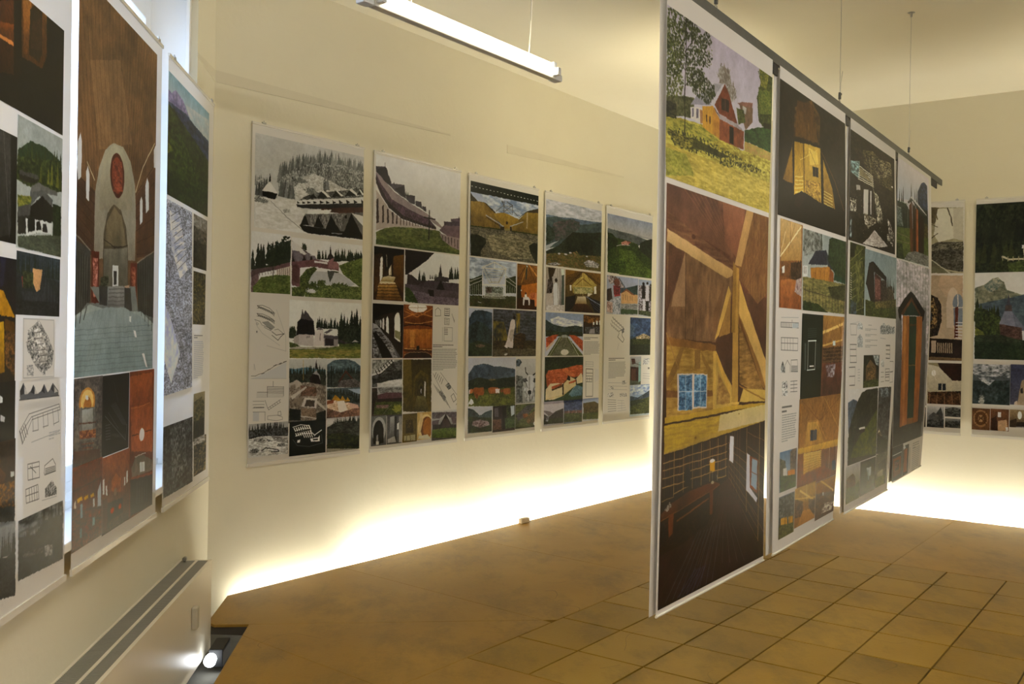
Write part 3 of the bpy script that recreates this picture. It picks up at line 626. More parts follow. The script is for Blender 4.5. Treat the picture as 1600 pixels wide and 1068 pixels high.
PRINTS = {}
PRINTS['P1'] = '''
C 48 59 2000 608 black and white photograph of a snowy forest above rows of dark gables
f 193 199 206 229 234 237
p 206 210 213 48 59 2000 51 2005 136 57 269
t 122 129 133 162 169 171 85 20.3 61 363 205 373 311 385
t 106 112 114 156 162 162 109 23.2 443 329 661 267 942 208 1235 178 1541 183 2008 194
n 110 115 118 181 188 192 14.5 9.0 429 311 660 237 941 178 1234 148 1601 142 2006 157 2013 294 1424 319 1180 283 945 268 748 320 667 394 433 407
n 125 131 134 198 202 204 11.6 7.0 60 335 176 318 392 381 434 417 64 447
n 196 199 200 237 242 247 23.2 6.0 692 343 887 262 1031 232 1299 250 1545 281 1703 292 1424 329 1009 389 751 403
b 103 109 111 147 153 152 1007 344 116 25
b 103 109 111 162 167 166 831 290 87 14
b 88 93 94 128 133 133 1256 298 35 45
t 82 87 87 106 111 111 95 29.0 63 419 181 422 285 397
t 98 104 110 140 147 155 149 34.7 1242 320 1302 316
t 90 95 97 140 147 155 119 26.1 447 406 695 411
n 239 243 248 221 224 225 57.9 8.0 64 447 155 428 752 413 796 445 897 480 932 597 72 617
p 25 26 27 174 386 258 389 419 393 380 431 273 428 180 417
p 242 247 254 295 324 419 389 338 391 166 389 256 341
p 35 36 37 277 330 293 272 314 326
b 100 105 110 162 169 171 155 447 130 14
l 131 134 135 3.0 314 443 561 516 903 600
l 214 216 218 3.0 314 443 28 501
b 126 131 130 224 229 234 574 487 64 14
n 137 143 140 74 77 78 23.2 5.0 936 373 1065 350 1424 319 2011 263 2014 326 752 418
p 44 46 48 965 391 1036 357 1111 380
p 44 46 48 1111 380 1183 333 1304 365
p 44 46 48 1170 372 1242 320 1334 361
p 248 254 255 1227 323 1365 361 1304 365 1198 332
p 38 40 42 1380 359 1469 308 1579 341
p 248 254 255 1479 307 1611 339 1564 344 1454 312
p 38 40 42 1626 338 1750 281 1864 319
p 248 254 255 1750 278 1913 316 1864 324 1719 293
p 38 40 42 1864 319 1943 267 2013 294
p 248 254 255 1933 273 2013 305 1977 312 1911 279
p 238 243 249 738 414 2014 321 2016 363 739 440
p 51 53 56 739 440 2016 361 2017 387 1429 426 1070 450 768 455
p 39 41 42 758 416 815 426 764 434
p 39 41 42 843 413 912 420 852 428
p 39 41 42 937 408 1004 415 947 423
p 39 41 42 1044 400 1112 409 1054 417
p 39 41 42 1162 391 1237 401 1172 412
p 39 41 42 1275 385 1351 395 1285 405
p 39 41 42 1396 376 1470 388 1406 400
p 39 41 42 1519 367 1600 381 1529 393
p 39 41 42 1659 358 1739 372 1670 385
p 39 41 42 1801 348 1886 363 1815 376
p 39 41 42 1956 337 2016 355 1964 367
p 88 60 54 1188 439 2017 387 2020 432 1554 451 1189 454
p 245 251 255 954 462 1384 437 1310 479 941 489
p 112 112 111 912 489 1431 460 1999 422 2027 575 959 576
n 162 162 161 88 89 89 14.5 17.9 956 491 1679 449 1559 564 1017 573
p 23 25 27 815 561 904 491 973 555
p 23 25 27 1061 561 1137 487 1253 558
p 23 25 27 1269 572 1376 473 1559 567
p 23 25 27 1607 583 1767 440 2025 596
p 32 33 32 801 560 1685 564 2027 586 2029 610 903 603
l 230 235 240 3.0 915 558 1046 557
l 230 235 240 3.0 1391 585 1591 580
p 235 240 245 1767 437 2020 448 2024 517 1872 471
p 29 29 27 1642 462 1679 455 1681 481 1643 477
p 242 247 254 802 583 961 604 2028 600 2029 612 72 621
C 8 631 666 987 photograph of brick terraces and dark firs
f 239 245 254 235 240 247
t 35 44 40 53 66 54 125 48.1 18 863 43 853
t 32 44 40 51 64 51 144 37.4 95 861 212 848
b 46 62 47 69 89 62 408 755 134 67
b 39 55 41 63 85 65 584 720 107 77
t 39 55 42 53 72 52 134 32.0 277 818 656 766
p 53 72 52 251 828 410 794 656 766 658 825 252 847
p 100 82 87 13 859 147 845 411 823 657 791 658 815 412 847 148 874 15 911
p 125 102 107 14 901 135 874 137 917 50 1000 19 1001
h 69 56 61 2.9 6 148 877 149 888 386 854 386 867
p 216 207 203 426 847 658 815 661 874 427 875
h 88 75 73 2.9 7 445 846 446 875 645 825 647 872
p 126 94 102 411 823 657 791 658 817 412 847
n 91 133 62 131 172 87 24.0 4.8 48 957 175 897 414 876 661 874 666 987 50 1000
l 39 37 40 3.8 369 834 372 901
C 678 640 2000 996 photograph of the gabled terraces above a pond
f 242 247 255 242 247 255
b 51 66 49 63 84 65 893 693 48 22
t 43 56 45 57 74 56 61 24.2 1129 760 1293 754
p 111 100 111 679 662 1055 742 1115 770 685 795
p 232 235 242 679 665 764 674 923 727 1055 740 895 738 682 718
p 128 122 137 682 721 808 719 926 782 769 787
p 128 122 137 923 732 996 732 1041 768 954 776
p 128 122 137 1040 738 1099 739 1120 762 1056 767
p 44 39 44 682 736 735 788 685 790
p 44 39 44 854 784 895 743 940 776
p 44 39 44 998 769 1025 741 1050 766
p 126 89 96 685 790 1114 760 1324 769 1446 770 1539 787 1541 818 1326 814 1087 807 827 820 833 938 691 932
p 106 74 79 686 809 812 805 818 919 690 902
p 52 45 49 1308 754 1352 717 1397 710 1444 739 1399 756
p 38 35 40 1358 719 1373 659 1397 715
p 237 237 244 1085 771 1324 769 1324 782 1086 783
p 162 118 125 1339 763 1429 739 1539 777 1540 808 1341 809
t 46 63 49 59 82 55 76 24.2 1445 764 1631 753 2000 746
t 46 63 49 59 82 55 51 18.1 1569 755 1998 725
n 94 134 65 139 180 87 24.2 6.1 1539 787 1726 755 1998 720 2009 926 1635 841
p 68 89 49 1326 825 1541 823 1542 844 1328 855
p 198 205 218 1088 832 1573 833 1731 865 1861 898 1702 918 1092 912 962 935 974 885
p 88 94 90 1326 823 1464 826 1434 852 1376 900 1334 850
n 75 107 56 125 162 82 24.2 6.1 830 879 942 826 1087 807 1132 820 1031 863 947 936 894 1016 695 1020 692 942 833 938
b 72 104 54 110 145 75 1064 933 121 31
b 72 104 54 125 162 82 1577 921 181 25
b 72 104 54 125 162 82 1210 909 91 25
n 85 123 65 143 185 96 18.1 5.1 919 956 1331 916 2008 911 2012 996 922 1016
b 211 215 225 230 235 244 1036 959 91 14
C 13 1044 638 1371 D:line drawing of a curved site plan
l 69 72 72 2.1 119 1064 204 1061 318 1076 412 1106
l 69 72 72 2.1 120 1079 204 1075 319 1092 401 1122
h 69 72 72 4.1 10 125 1064 148 1076 377 1099 400 1113
l 69 72 72 2.1 116 1110 206 1112 320 1128 414 1152
l 69 72 72 2.1 117 1125 206 1126 321 1145 409 1168
h 69 72 72 4.1 10 127 1113 150 1125 373 1140 402 1159
l 162 165 169 1.5 434 1082 510 1151 603 1245 607 1329
l 162 165 169 1.5 285 1298 607 1331
l 162 165 169 1.5 95 1146 125 1186 211 1226 384 1267 502 1297
h 106 109 110 3.1 6 208 1160 352 1205 293 1154 409 1189
l 69 72 72 3.1 367 1215 441 1235 572 1226 514 1245 471 1266 368 1236
l 106 109 110 2.1 81 1146 165 1155 209 1180
e 106 109 110 124 1171 17 6
e 255 255 255 124 1171 11 4
e 106 109 110 120 1217 9 6
l 106 109 110 2.1 410 1204 468 1199 572 1229
l 69 72 72 2.1 238 1190 353 1210
l 69 72 72 2.1 223 1180 367 1200
C 655 1019 2000 1378 photograph of the dark shingled tower beside white walls
f 246 252 255 248 254 255
t 30 42 42 44 62 51 66 25.9 1137 1188 1527 1191 2006 1193
t 32 46 42 48 67 49 175 45.3 1531 1263 1767 1273
t 25 37 35 42 57 45 192 48.6 1801 1262 2010 1261
t 35 50 44 52 72 52 77 29.1 666 1250 799 1255
n 33 47 41 61 82 65 19.4 13.1 1543 1174 2005 1164 2011 1284 1549 1285
b 47 66 49 69 94 65 721 1223 71 38
p 83 80 89 854 1132 882 1073 908 1104 938 1080 1088 1145 1072 1151 855 1158
p 35 35 42 782 1231 800 1154 854 1132 1088 1145 1114 1229 1092 1234
p 209 205 209 738 1246 828 1228 1092 1230 1095 1302 740 1289
p 189 185 185 738 1246 828 1229 831 1292 739 1287
p 229 226 230 1113 1205 1266 1198 1287 1296 1095 1302
p 126 121 131 1132 1199 1185 1179 1272 1198
p 112 109 118 1273 1214 1395 1192 1445 1197 1332 1222
p 162 156 161 1273 1222 1546 1238 1549 1302 1287 1299
p 55 49 54 1300 1247 1464 1252 1466 1298 1303 1296
p 90 87 96 1274 1231 1556 1235 1547 1257 1275 1250
p 69 64 71 1557 1252 1734 1279 1872 1290 1941 1286 1941 1295 1769 1301 1558 1268
p 184 183 194 1819 1271 1887 1258 1958 1273
h 51 46 51 3.3 3 967 1238 967 1249 1014 1238 1014 1248
l 51 46 51 3.3 1209 1222 1211 1264
n 100 140 65 134 170 86 45.3 5.5 668 1302 1080 1313 2001 1290 2005 1378 671 1373
p 180 178 166 668 1306 1175 1307 1533 1305 1080 1318 669 1318
n 73 106 56 104 140 73 25.9 5.5 667 1276 770 1286 862 1302 668 1308
n 75 107 56 100 140 68 25.9 4.4 1565 1285 2000 1282 2001 1301 1566 1305
n 125 153 73 164 155 85 97.1 6.6 669 1324 2002 1318 2005 1378 671 1373
C 11 1381 656 1759 D:line drawings of sections and elevations
p 216 220 225 41 1492 165 1476 306 1452 449 1427 619 1397 623 1497
l 69 72 72 2.1 40 1475 109 1476 165 1466 235 1460 277 1450 377 1430 434 1414 521 1408 618 1392
h 69 72 72 3.1 3 207 1464 249 1460 405 1419 449 1414
h 69 72 72 4.1 3 425 1417 448 1412 571 1397 618 1392
l 162 165 169 1.5 86 1440 84 1405 108 1440
l 162 165 169 1.5 41 1490 623 1497
h 69 72 72 2.1 5 304 1540 578 1547 306 1576 579 1583
l 69 72 72 2.1 401 1510 402 1541
l 69 72 72 2.1 141 1571 311 1574
h 162 165 169 1.5 4 131 1578 574 1589 132 1601 575 1607
l 69 72 72 2.1 304 1540 307 1602
l 69 72 72 2.1 578 1544 580 1601
h 125 127 128 2.1 3 74 1623 257 1626 76 1663 258 1665
l 106 109 110 2.1 271 1621 316 1669 531 1621
l 106 109 110 2.1 330 1679 532 1637
h 106 109 110 2.1 6 316 1669 339 1680 502 1626 523 1638
h 69 72 72 3.1 4 89 1659 117 1659 202 1661 253 1662
p 211 215 220 77 1686 175 1688 177 1742 79 1740
l 106 109 110 2.1 77 1686 274 1690 276 1742
l 125 127 128 2.1 318 1715 477 1714 565 1727 566 1742 463 1747 318 1736 318 1715
l 106 109 110 2.1 490 1694 534 1692 544 1716 491 1716 490 1694
C 668 1379 1342 1769 photograph of a building site with a wooden tower
f 214 221 225 106 106 102
p 90 133 166 671 1434 777 1440 960 1431 1326 1450 1329 1505 673 1476
t 35 50 48 51 66 56 65 25.0 674 1497 1328 1483
n 51 62 56 75 87 75 21.8 6.5 672 1466 1328 1483 1331 1549 676 1540
l 206 172 87 3.2 912 1385 921 1511
p 44 37 42 1032 1501 1087 1470 1182 1460 1232 1504 1235 1558 1044 1556
p 44 37 42 1124 1443 1147 1383 1175 1443
p 168 166 175 1087 1472 1150 1449 1215 1482 1233 1526 1189 1481
n 126 116 107 173 165 155 18.7 8.6 675 1524 1027 1523 1331 1549 1342 1769 685 1751
p 196 188 178 675 1529 810 1504 904 1537 782 1562 676 1552
p 155 144 133 691 1540 781 1531 782 1557 692 1563
n 146 113 99 106 87 76 18.7 6.5 873 1542 1155 1557 1157 1612 876 1607
p 38 47 47 682 1677 880 1692 883 1756 685 1751
p 39 49 48 1163 1720 1338 1703 1342 1769 1165 1764
p 211 207 200 688 1608 966 1549 982 1557 740 1625
p 211 207 200 1158 1633 1338 1692 1339 1708 1159 1655
p 223 219 216 894 1671 944 1618 1174 1625 1161 1688
p 88 78 73 947 1672 976 1632 1133 1638 1122 1678
n 163 144 125 129 112 96 15.6 5.4 886 1682 1161 1693 1157 1747 897 1733
l 235 232 230 4.3 882 1730 1164 1751
p 148 139 127 755 1626 907 1607 894 1660 741 1646
C 1346 1384 2000 1570 photograph of a gable under a blue mountain
f 216 225 234 216 225 234
p 90 120 144 1348 1417 1471 1390 1671 1380 1877 1398 2008 1432 2011 1490 1351 1483
n 75 101 124 107 138 161 47.4 11.2 1348 1428 1537 1387 1773 1386 2008 1438 2010 1467 1350 1461
t 32 46 48 46 62 65 56 23.7 1351 1483 2011 1490
n 48 62 65 72 84 85 20.3 9.0 1350 1472 2010 1478 2015 1570 1354 1560
l 25 33 35 7.8 1430 1429 1436 1550
p 88 55 51 1561 1530 1708 1453 1883 1522 1831 1516 1709 1470 1611 1530
n 88 84 87 125 120 121 16.9 5.6 1610 1519 1883 1511 2013 1541 2015 1570 1545 1563
C 1355 1568 2000 1766 photograph of roof frames and stacked boards
f 88 113 135 100 91 87
t 25 37 42 45 62 65 79 30.5 1358 1637 2019 1661
p 168 199 242 1748 1575 2005 1579 2007 1615 1887 1602
n 35 50 54 69 89 90 20.3 9.0 1355 1582 1614 1597 2008 1650 2009 1672 1359 1648
p 206 153 51 1450 1639 1515 1609 1616 1642 1649 1618 1718 1650 1751 1628 1804 1657 1483 1651
n 206 172 138 252 229 209 23.7 5.6 1358 1637 1617 1653 1891 1676 1893 1715 1620 1726 1361 1692
p 255 248 240 1550 1652 1684 1649 1755 1712 1587 1731
p 162 94 62 1359 1648 1483 1639 1484 1662 1360 1668
n 109 84 76 162 123 104 16.9 5.6 1361 1692 1620 1726 1892 1704 2011 1695 2014 1766 1364 1749
p 229 192 180 1753 1662 1961 1683 1980 1706 1823 1702
C 14 1757 671 1953 black and white photograph of bare snowy ground
f 180 185 189 229 234 240
t 52 55 56 88 91 92 57 20.1 16 1824 208 1810 437 1807 665 1829
n 57 60 61 100 105 110 17.2 8.3 15 1793 663 1792 666 1845 380 1836 98 1847 17 1844
n 245 251 255 183 187 189 40.2 7.2 17 1844 237 1831 438 1838 667 1866 671 1962 21 1940
n 88 91 92 206 209 214 23.0 5.2 98 1847 266 1842 411 1868 267 1873 98 1857
b 69 72 72 162 165 166 114 1914 69 14
b 69 72 72 180 185 189 558 1894 75 12
l 51 53 55 5.2 227 1918 297 1903 500 1921 516 1932 385 1931
n 125 127 125 206 209 214 28.7 5.2 380 1836 666 1856 668 1888 440 1869
C 689 1762 1345 1971 white site plan printed on black
f 28 35 35 22 29 27
l 252 255 255 4.3 748 1795 884 1783 1040 1793 1079 1832
l 252 255 255 4.3 796 1850 917 1838 1089 1843
l 252 255 255 4.3 794 1818 916 1806 1066 1810
h 252 255 255 6.5 8 769 1802 794 1820 1024 1790 1053 1811
h 252 255 255 6.5 8 801 1835 820 1850 1054 1824 1080 1844
h 252 255 255 5.4 5 943 1852 956 1863 1080 1850 1100 1866
l 252 255 255 5.4 1089 1838 1137 1855 1264 1827
p 252 255 255 1059 1874 1202 1872 1233 1859 1235 1897 1076 1893
p 28 35 35 1107 1879 1202 1878 1202 1889 1113 1888
p 252 255 255 833 1877 882 1874 874 1893 828 1891
l 106 116 118 2.2 751 1869 829 1909 1046 1923 1284 1909 1265 1854
l 233 238 248 3.2 1137 1861 1168 1846
C 1357 1755 2000 1972 dark photograph of a misty wooded slope
f 216 216 220 162 165 152
n 51 57 54 88 94 85 40.7 10.1 1367 1813 1523 1790 1759 1780 2016 1793 2025 1972 1373 1948
p 223 224 228 1364 1760 2014 1764 2015 1785 1759 1782 1523 1787 1366 1797
t 39 46 44 69 77 71 39 23.7 1491 1800 1759 1786 2016 1793
n 35 47 41 67 84 49 47.5 9.0 1369 1857 1627 1855 2021 1890 2025 1972 1373 1948
'''
PRINTS['P2'] = '''
C 35 22 2000 620 photograph of a long curved terrace roof with a timber cross
f 237 242 251 231 236 245
p 68 66 83 39 103 244 92 371 189 362 217 180 185 41 140
p 39 38 50 42 151 91 115 261 95 361 201 284 200
l 50 49 61 3.4 232 68 234 95
p 87 83 103 361 196 656 188 697 281 588 270 462 244 362 217
p 46 44 58 443 229 638 195 689 275
p 71 67 85 695 253 897 249 908 310 789 303 697 281
p 71 67 85 918 285 1049 283 1070 333 919 313
p 71 67 85 1069 313 1157 313 1166 349 1070 333
l 50 49 61 5.7 431 189 431 202
t 50 61 50 68 81 72 51 22.4 696 264 750 261
p 160 147 156 41 135 179 174 462 255 901 320 1225 365 1401 397 1562 436 1542 448 1207 395 829 357 394 303 147 220 43 172
p 89 67 86 42 151 147 209 394 303 829 357 1226 394 1404 443 1366 457 1058 448 614 424 328 362 151 285 45 215
n 79 59 77 107 81 103 18.7 10.2 51 193 148 231 395 309 829 363 1208 401 1365 445 1058 442 614 419 327 356 150 274
p 50 37 47 45 210 150 274 328 362 614 424 1058 448 1405 461 1404 443 1057 431 631 399 343 333 184 261 43 172
p 194 184 184 48 258 151 295 328 373 615 430 1058 454 1405 461 1405 469 690 482 334 493 62 527
p 71 56 58 58 322 98 309 120 470 66 481
p 71 56 58 182 359 216 348 229 465 188 472
p 71 56 58 286 375 321 368 330 466 292 471
p 71 56 58 392 391 424 387 431 466 396 470
p 71 56 58 488 403 513 399 520 464 491 468
h 87 71 71 6.8 6 584 406 588 465 925 426 927 454
h 87 71 71 4.5 7 981 426 983 457 1365 439 1366 457
n 94 129 64 127 161 83 44.9 7.9 62 538 265 501 546 483 1059 468 1484 469 1646 514 2020 594 2046 620 1067 618 66 613
n 74 106 53 107 144 72 33.6 5.7 65 586 695 588 1651 596 2046 611 2046 623 67 624
p 87 76 95 1599 393 1760 389 2027 360 2030 414 1601 434
p 107 93 111 1767 367 2026 349 2027 372 1768 385
l 68 61 75 5.7 1971 345 1973 363
p 125 104 117 1484 463 1601 422 2029 408 2035 498 1685 495
p 160 144 148 1485 480 1685 495 2035 498 2040 591 1812 573 1567 529
h 68 54 58 6.8 6 1565 500 1567 529 1952 513 1956 573
l 35 32 40 10.2 1242 336 1238 538
l 35 32 40 9.0 1111 388 1381 390
C 26 632 681 990 photograph of a dim passage with a lit stair
f 38 28 22 68 45 25
g 50 37 28 105 73 39 26 632 203 635 275 692 246 791 183 891 43 948
g 123 86 39 87 56 28 432 686 663 656 678 934 459 862
p 249 251 248 153 783 166 707 200 695 215 716 214 835 158 870
p 213 197 161 347 728 396 721 404 814 345 821
p 249 251 248 354 735 375 730 379 809 359 815
g 231 219 178 160 134 78 221 835 352 821 493 828 459 862 164 869
p 231 221 184 164 864 477 861 532 893 115 903
g 204 158 83 105 69 33 131 881 495 872 663 991 86 1001
h 68 44 22 4.4 6 131 886 513 877 92 990 663 985
p 25 20 18 169 636 482 629 434 719 350 777 281 790 236 726
l 231 221 184 3.3 292 680 307 762
p 19 16 15 26 632 661 629 663 667 450 686 240 671 29 690
C 698 630 2000 997 photograph of a turret seen from under dark eaves
f 239 246 255 232 237 245
p 35 28 31 698 630 1395 623 1186 694 925 759 744 804 707 805
p 68 61 67 761 798 853 801 1004 837 1465 825 1470 906 748 877
t 35 47 40 50 66 53 69 27.2 1004 837 1194 832
t 35 47 40 50 66 53 87 31.1 1744 811 2036 798
t 35 47 40 50 66 53 35 23.3 1270 818 1464 813
p 50 45 53 1483 801 1533 706 1583 798
p 68 64 72 1386 815 1522 788 1744 800 1745 829 1387 838
p 81 72 86 1006 865 1270 830 1525 835 2038 834 2042 906 1009 927
p 34 31 36 1429 890 1544 823 1669 902
p 93 83 95 711 867 1006 871 1469 889 2042 894 2048 997 717 990
n 102 90 109 128 118 136 23.3 4.6 823 909 1084 914 1472 941 2045 942 2048 997 938 997
p 34 30 33 1235 895 1371 897 1393 943 1277 939
n 56 93 47 81 122 61 31.1 6.9 712 889 822 898 898 930 1013 996 717 990
C 19 1013 683 1379 photograph of a dark arcade with arched windows
f 32 26 25 43 37 33
p 19 16 16 19 1013 662 1009 665 1054 335 1083 79 1115 25 1122
g 50 39 33 32 25 22 151 1097 665 1048 683 1379 459 1283 192 1184
g 178 183 198 87 88 95 26 1145 117 1155 420 1271 636 1379 38 1377
n 87 88 93 160 164 175 44.9 9.4 28 1191 193 1201 459 1294 578 1379 38 1377
h 38 33 33 5.9 6 46 1185 137 1181 34 1307 422 1300
p 25 22 22 29 1214 83 1202 233 1260 386 1330 464 1379 239 1378
p 249 255 255 494 1241 487 1110 509 1080 554 1066 592 1073 613 1103 626 1270 572 1265
p 160 190 131 499 1188 619 1199 622 1258 502 1235
p 240 246 255 311 1201 307 1113 332 1095 359 1112 372 1214
p 231 236 245 229 1180 229 1119 247 1105 266 1121 270 1189
p 213 217 223 180 1172 178 1126 196 1117 208 1131 210 1176
h 194 197 200 3.5 4 86 1127 88 1150 159 1122 161 1161
C 686 1009 1364 1382 photograph of a round timber hall with a skylight
f 123 66 33 142 76 36
g 160 93 45 105 56 28 686 1009 1342 1005 1352 1169 694 1156
e 255 255 255 1011 1027 210 34
l 160 132 95 2.4 1010 1001 1013 1059
l 160 132 95 2.4 812 1031 1223 1024
l 213 141 70 6.1 696 1054 995 1092 1344 1032
l 213 141 70 6.1 699 1102 1033 1061 1347 1088
l 194 124 64 6.1 754 1041 934 1075 1239 1077
l 222 158 86 4.9 720 1132 1018 1141 1349 1119
e 68 37 22 1019 1157 339 15
e 142 76 36 1019 1169 339 17
g 204 132 58 160 93 42 695 1180 1352 1175 1360 1312 702 1312
h 142 81 39 2.4 10 730 1176 737 1312 1319 1172 1326 1312
p 222 151 72 840 1185 940 1184 947 1306 847 1306
h 194 124 64 3.7 3 1000 1184 1007 1306 1244 1182 1251 1306
p 87 47 28 702 1312 1360 1318 1362 1346 703 1336
p 231 170 100 710 1312 1352 1321 1352 1326 710 1318
p 23 18 16 998 1294 1054 1294 1064 1324 992 1324
p 50 32 28 751 1348 1008 1330 1316 1349 1355 1382 706 1379
l 204 158 117 3.7 713 1360 849 1340 1212 1340 1354 1362
C 1368 1012 2000 1269 D:small house plans
l 68 71 71 2.5 1426 1081 1424 1037 1486 1020 1555 1039 1558 1077 1426 1081
l 68 71 71 2.5 1649 1021 1779 1022 1774 1076 1652 1075 1649 1021
h 68 71 71 3.8 4 1667 1030 1753 1031 1660 1072 1765 1073
l 68 71 71 2.5 1653 1093 1775 1096 1769 1140 1656 1139 1653 1093
h 68 71 71 2.5 3 1671 1103 1749 1105 1672 1128 1751 1130
h 68 71 71 3.8 6 1834 1063 1843 1063 1898 1107 1899 1120
l 105 107 109 2.5 1648 1160 1858 1162 1855 1261 1650 1259 1648 1160
h 68 71 71 3.8 4 1658 1173 1736 1173 1660 1211 1738 1211
l 105 107 109 1.9 1605 1161 1611 1261
C 1375 1281 2000 1475 T:narrow column of small print
x 50 52 53 2 1383 1283 1946 1308
x 123 126 127 13 1385 1314 2009 1473
C 1386 1478 2000 1765 D:drawing of a plan set on the diagonal
l 105 107 109 2.5 1395 1493 1831 1752
l 105 107 109 2.5 1577 1488 2039 1673
l 68 71 71 3.8 1712 1585 1776 1566 1843 1593 1779 1611 1712 1585
n 68 71 71 194 197 200 13.0 3.8 1725 1578 1798 1567 1844 1606 1779 1617
h 68 71 71 3.8 5 1471 1487 1430 1518 1644 1533 1603 1570
n 87 88 89 185 187 189 13.0 3.8 1543 1632 1606 1615 1730 1674 1675 1698
l 68 71 71 3.8 1847 1663 1913 1645 1982 1691 1916 1709 1847 1663
h 105 107 109 2.5 6 1412 1568 1521 1632 1607 1634 1831 1752
l 68 71 71 3.8 1984 1730 2027 1705
C 24 1389 682 1580 photograph of snowy roofs and treetops
f 160 163 164 231 236 245
n 123 127 128 194 200 203 18.7 11.8 24 1389 426 1390 206 1458 29 1480
n 52 53 53 105 107 109 37.5 7.1 29 1492 244 1471 428 1413 671 1391 679 1522 434 1531 212 1573 33 1571
l 243 248 255 10.6 29 1492 207 1476 391 1425 484 1395
l 243 248 255 5.9 79 1467 243 1447 426 1392
h 32 32 32 7.1 7 97 1463 134 1484 426 1392 473 1411
n 243 248 255 213 217 223 59.9 7.1 137 1545 434 1531 679 1528 682 1580 139 1572
n 32 32 32 68 71 71 22.5 9.4 30 1509 118 1516 245 1494 469 1472 675 1462 679 1522 434 1529 211 1546 32 1547
C 30 1573 688 1772 photograph of a cloister garden
f 204 209 217 87 73 67
n 160 163 167 105 107 109 37.5 5.9 139 1577 678 1582 680 1618 214 1616
p 105 73 83 142 1627 326 1612 680 1618 682 1657 365 1660 143 1656
p 50 37 39 88 1655 682 1654 683 1684 90 1678
n 43 35 33 68 56 50 30.0 9.4 30 1579 139 1577 162 1668 111 1749 39 1756
n 68 93 45 105 132 64 30.0 5.9 108 1673 683 1678 688 1772 76 1757
n 123 93 89 160 132 122 26.2 4.7 127 1693 405 1697 369 1719 128 1714
b 160 197 72 185 217 95 597 1727 105 28
l 142 132 131 2.4 259 1762 480 1686
C 691 1390 1369 1767 dim photograph of nested arches in ochre light
g 68 59 31 105 93 45 691 1390 1348 1393 1369 1767 710 1751
g 123 106 49 87 76 33 691 1390 872 1391 931 1756 734 1752
p 105 90 42 931 1756 939 1525 1096 1465 1283 1504 1339 1754
p 87 76 39 965 1647 979 1538 1098 1490 1243 1529 1252 1690
p 68 61 33 1026 1648 1029 1557 1108 1521 1204 1559 1210 1676
p 96 86 45 1058 1643 1062 1576 1118 1552 1168 1577 1172 1651
p 50 44 28 1082 1640 1087 1588 1127 1570 1153 1595 1155 1641
p 231 235 228 1191 1546 1224 1553 1222 1664 1193 1654
g 142 132 78 87 79 45 1026 1648 1209 1652 1318 1753 951 1757
p 231 235 228 1108 1601 1124 1599 1126 1632 1110 1632
C 29 1766 352 1967 grey photograph of a stone arch
f 123 127 128 99 102 109
e 185 190 195 190 1862 147 88
e 34 35 36 184 1879 110 82
p 34 35 36 74 1875 295 1882 291 1953 78 1951
p 160 163 167 138 1901 174 1890 188 1949 140 1947
p 249 255 255 136 1936 194 1938 196 1961 137 1959
C 360 1769 695 1967 grey photograph of columns and a bright slit window
f 87 89 95 105 107 111
g 178 183 189 87 88 92 428 1780 523 1776 513 1955 419 1951
p 50 52 53 531 1783 569 1781 579 1957 525 1955
p 249 255 255 579 1832 621 1821 628 1869 582 1870
g 142 145 148 204 207 212 619 1779 685 1781 695 1961 629 1959
p 194 197 200 380 1932 530 1914 571 1957 381 1956
C 704 1768 1035 1967 photograph of a chair in an ochre room
f 105 93 53 123 106 58
p 68 59 33 776 1813 934 1811 960 1903 781 1904
b 50 39 22 123 106 58 857 1839 60 30
p 194 190 153 743 1921 1000 1917 1003 1960 745 1954
l 32 25 16 3.6 802 1923 796 1953
l 32 25 16 3.6 881 1919 891 1956
C 1036 1766 1372 1961 photograph of a bright ochre arch
f 213 180 109 231 202 134
e 249 226 161 1242 1875 185 93
e 123 76 31 1263 1876 144 77
e 178 115 45 1292 1877 115 68
p 231 207 150 1093 1772 1154 1769 1178 1824 1121 1908 1089 1914
p 249 249 228 1082 1932 1286 1926 1372 1961 1063 1951
C 1386 1765 2000 1977 photograph of dark shingled gables in a meadow
f 213 217 223 87 86 83
n 87 81 89 123 118 128 21.7 5.1 1386 1773 2041 1783 2044 1828 1835 1822 1715 1790 1575 1822 1389 1817
p 34 27 31 1557 1885 1724 1790 1905 1895
p 105 93 100 1390 1836 1575 1828 1535 1865 1391 1861
p 105 93 100 1857 1823 2044 1828 2046 1873 1904 1869
p 43 35 39 1408 1861 2046 1876 2049 1915 1410 1895
h 87 73 78 3.8 7 1450 1863 1452 1896 2015 1875 2017 1914
n 87 132 50 123 170 72 30.4 5.1 1393 1898 1665 1894 2048 1899 2052 1977 1396 1955
p 68 54 58 1661 1824 1791 1828 1839 1893 1622 1886
'''
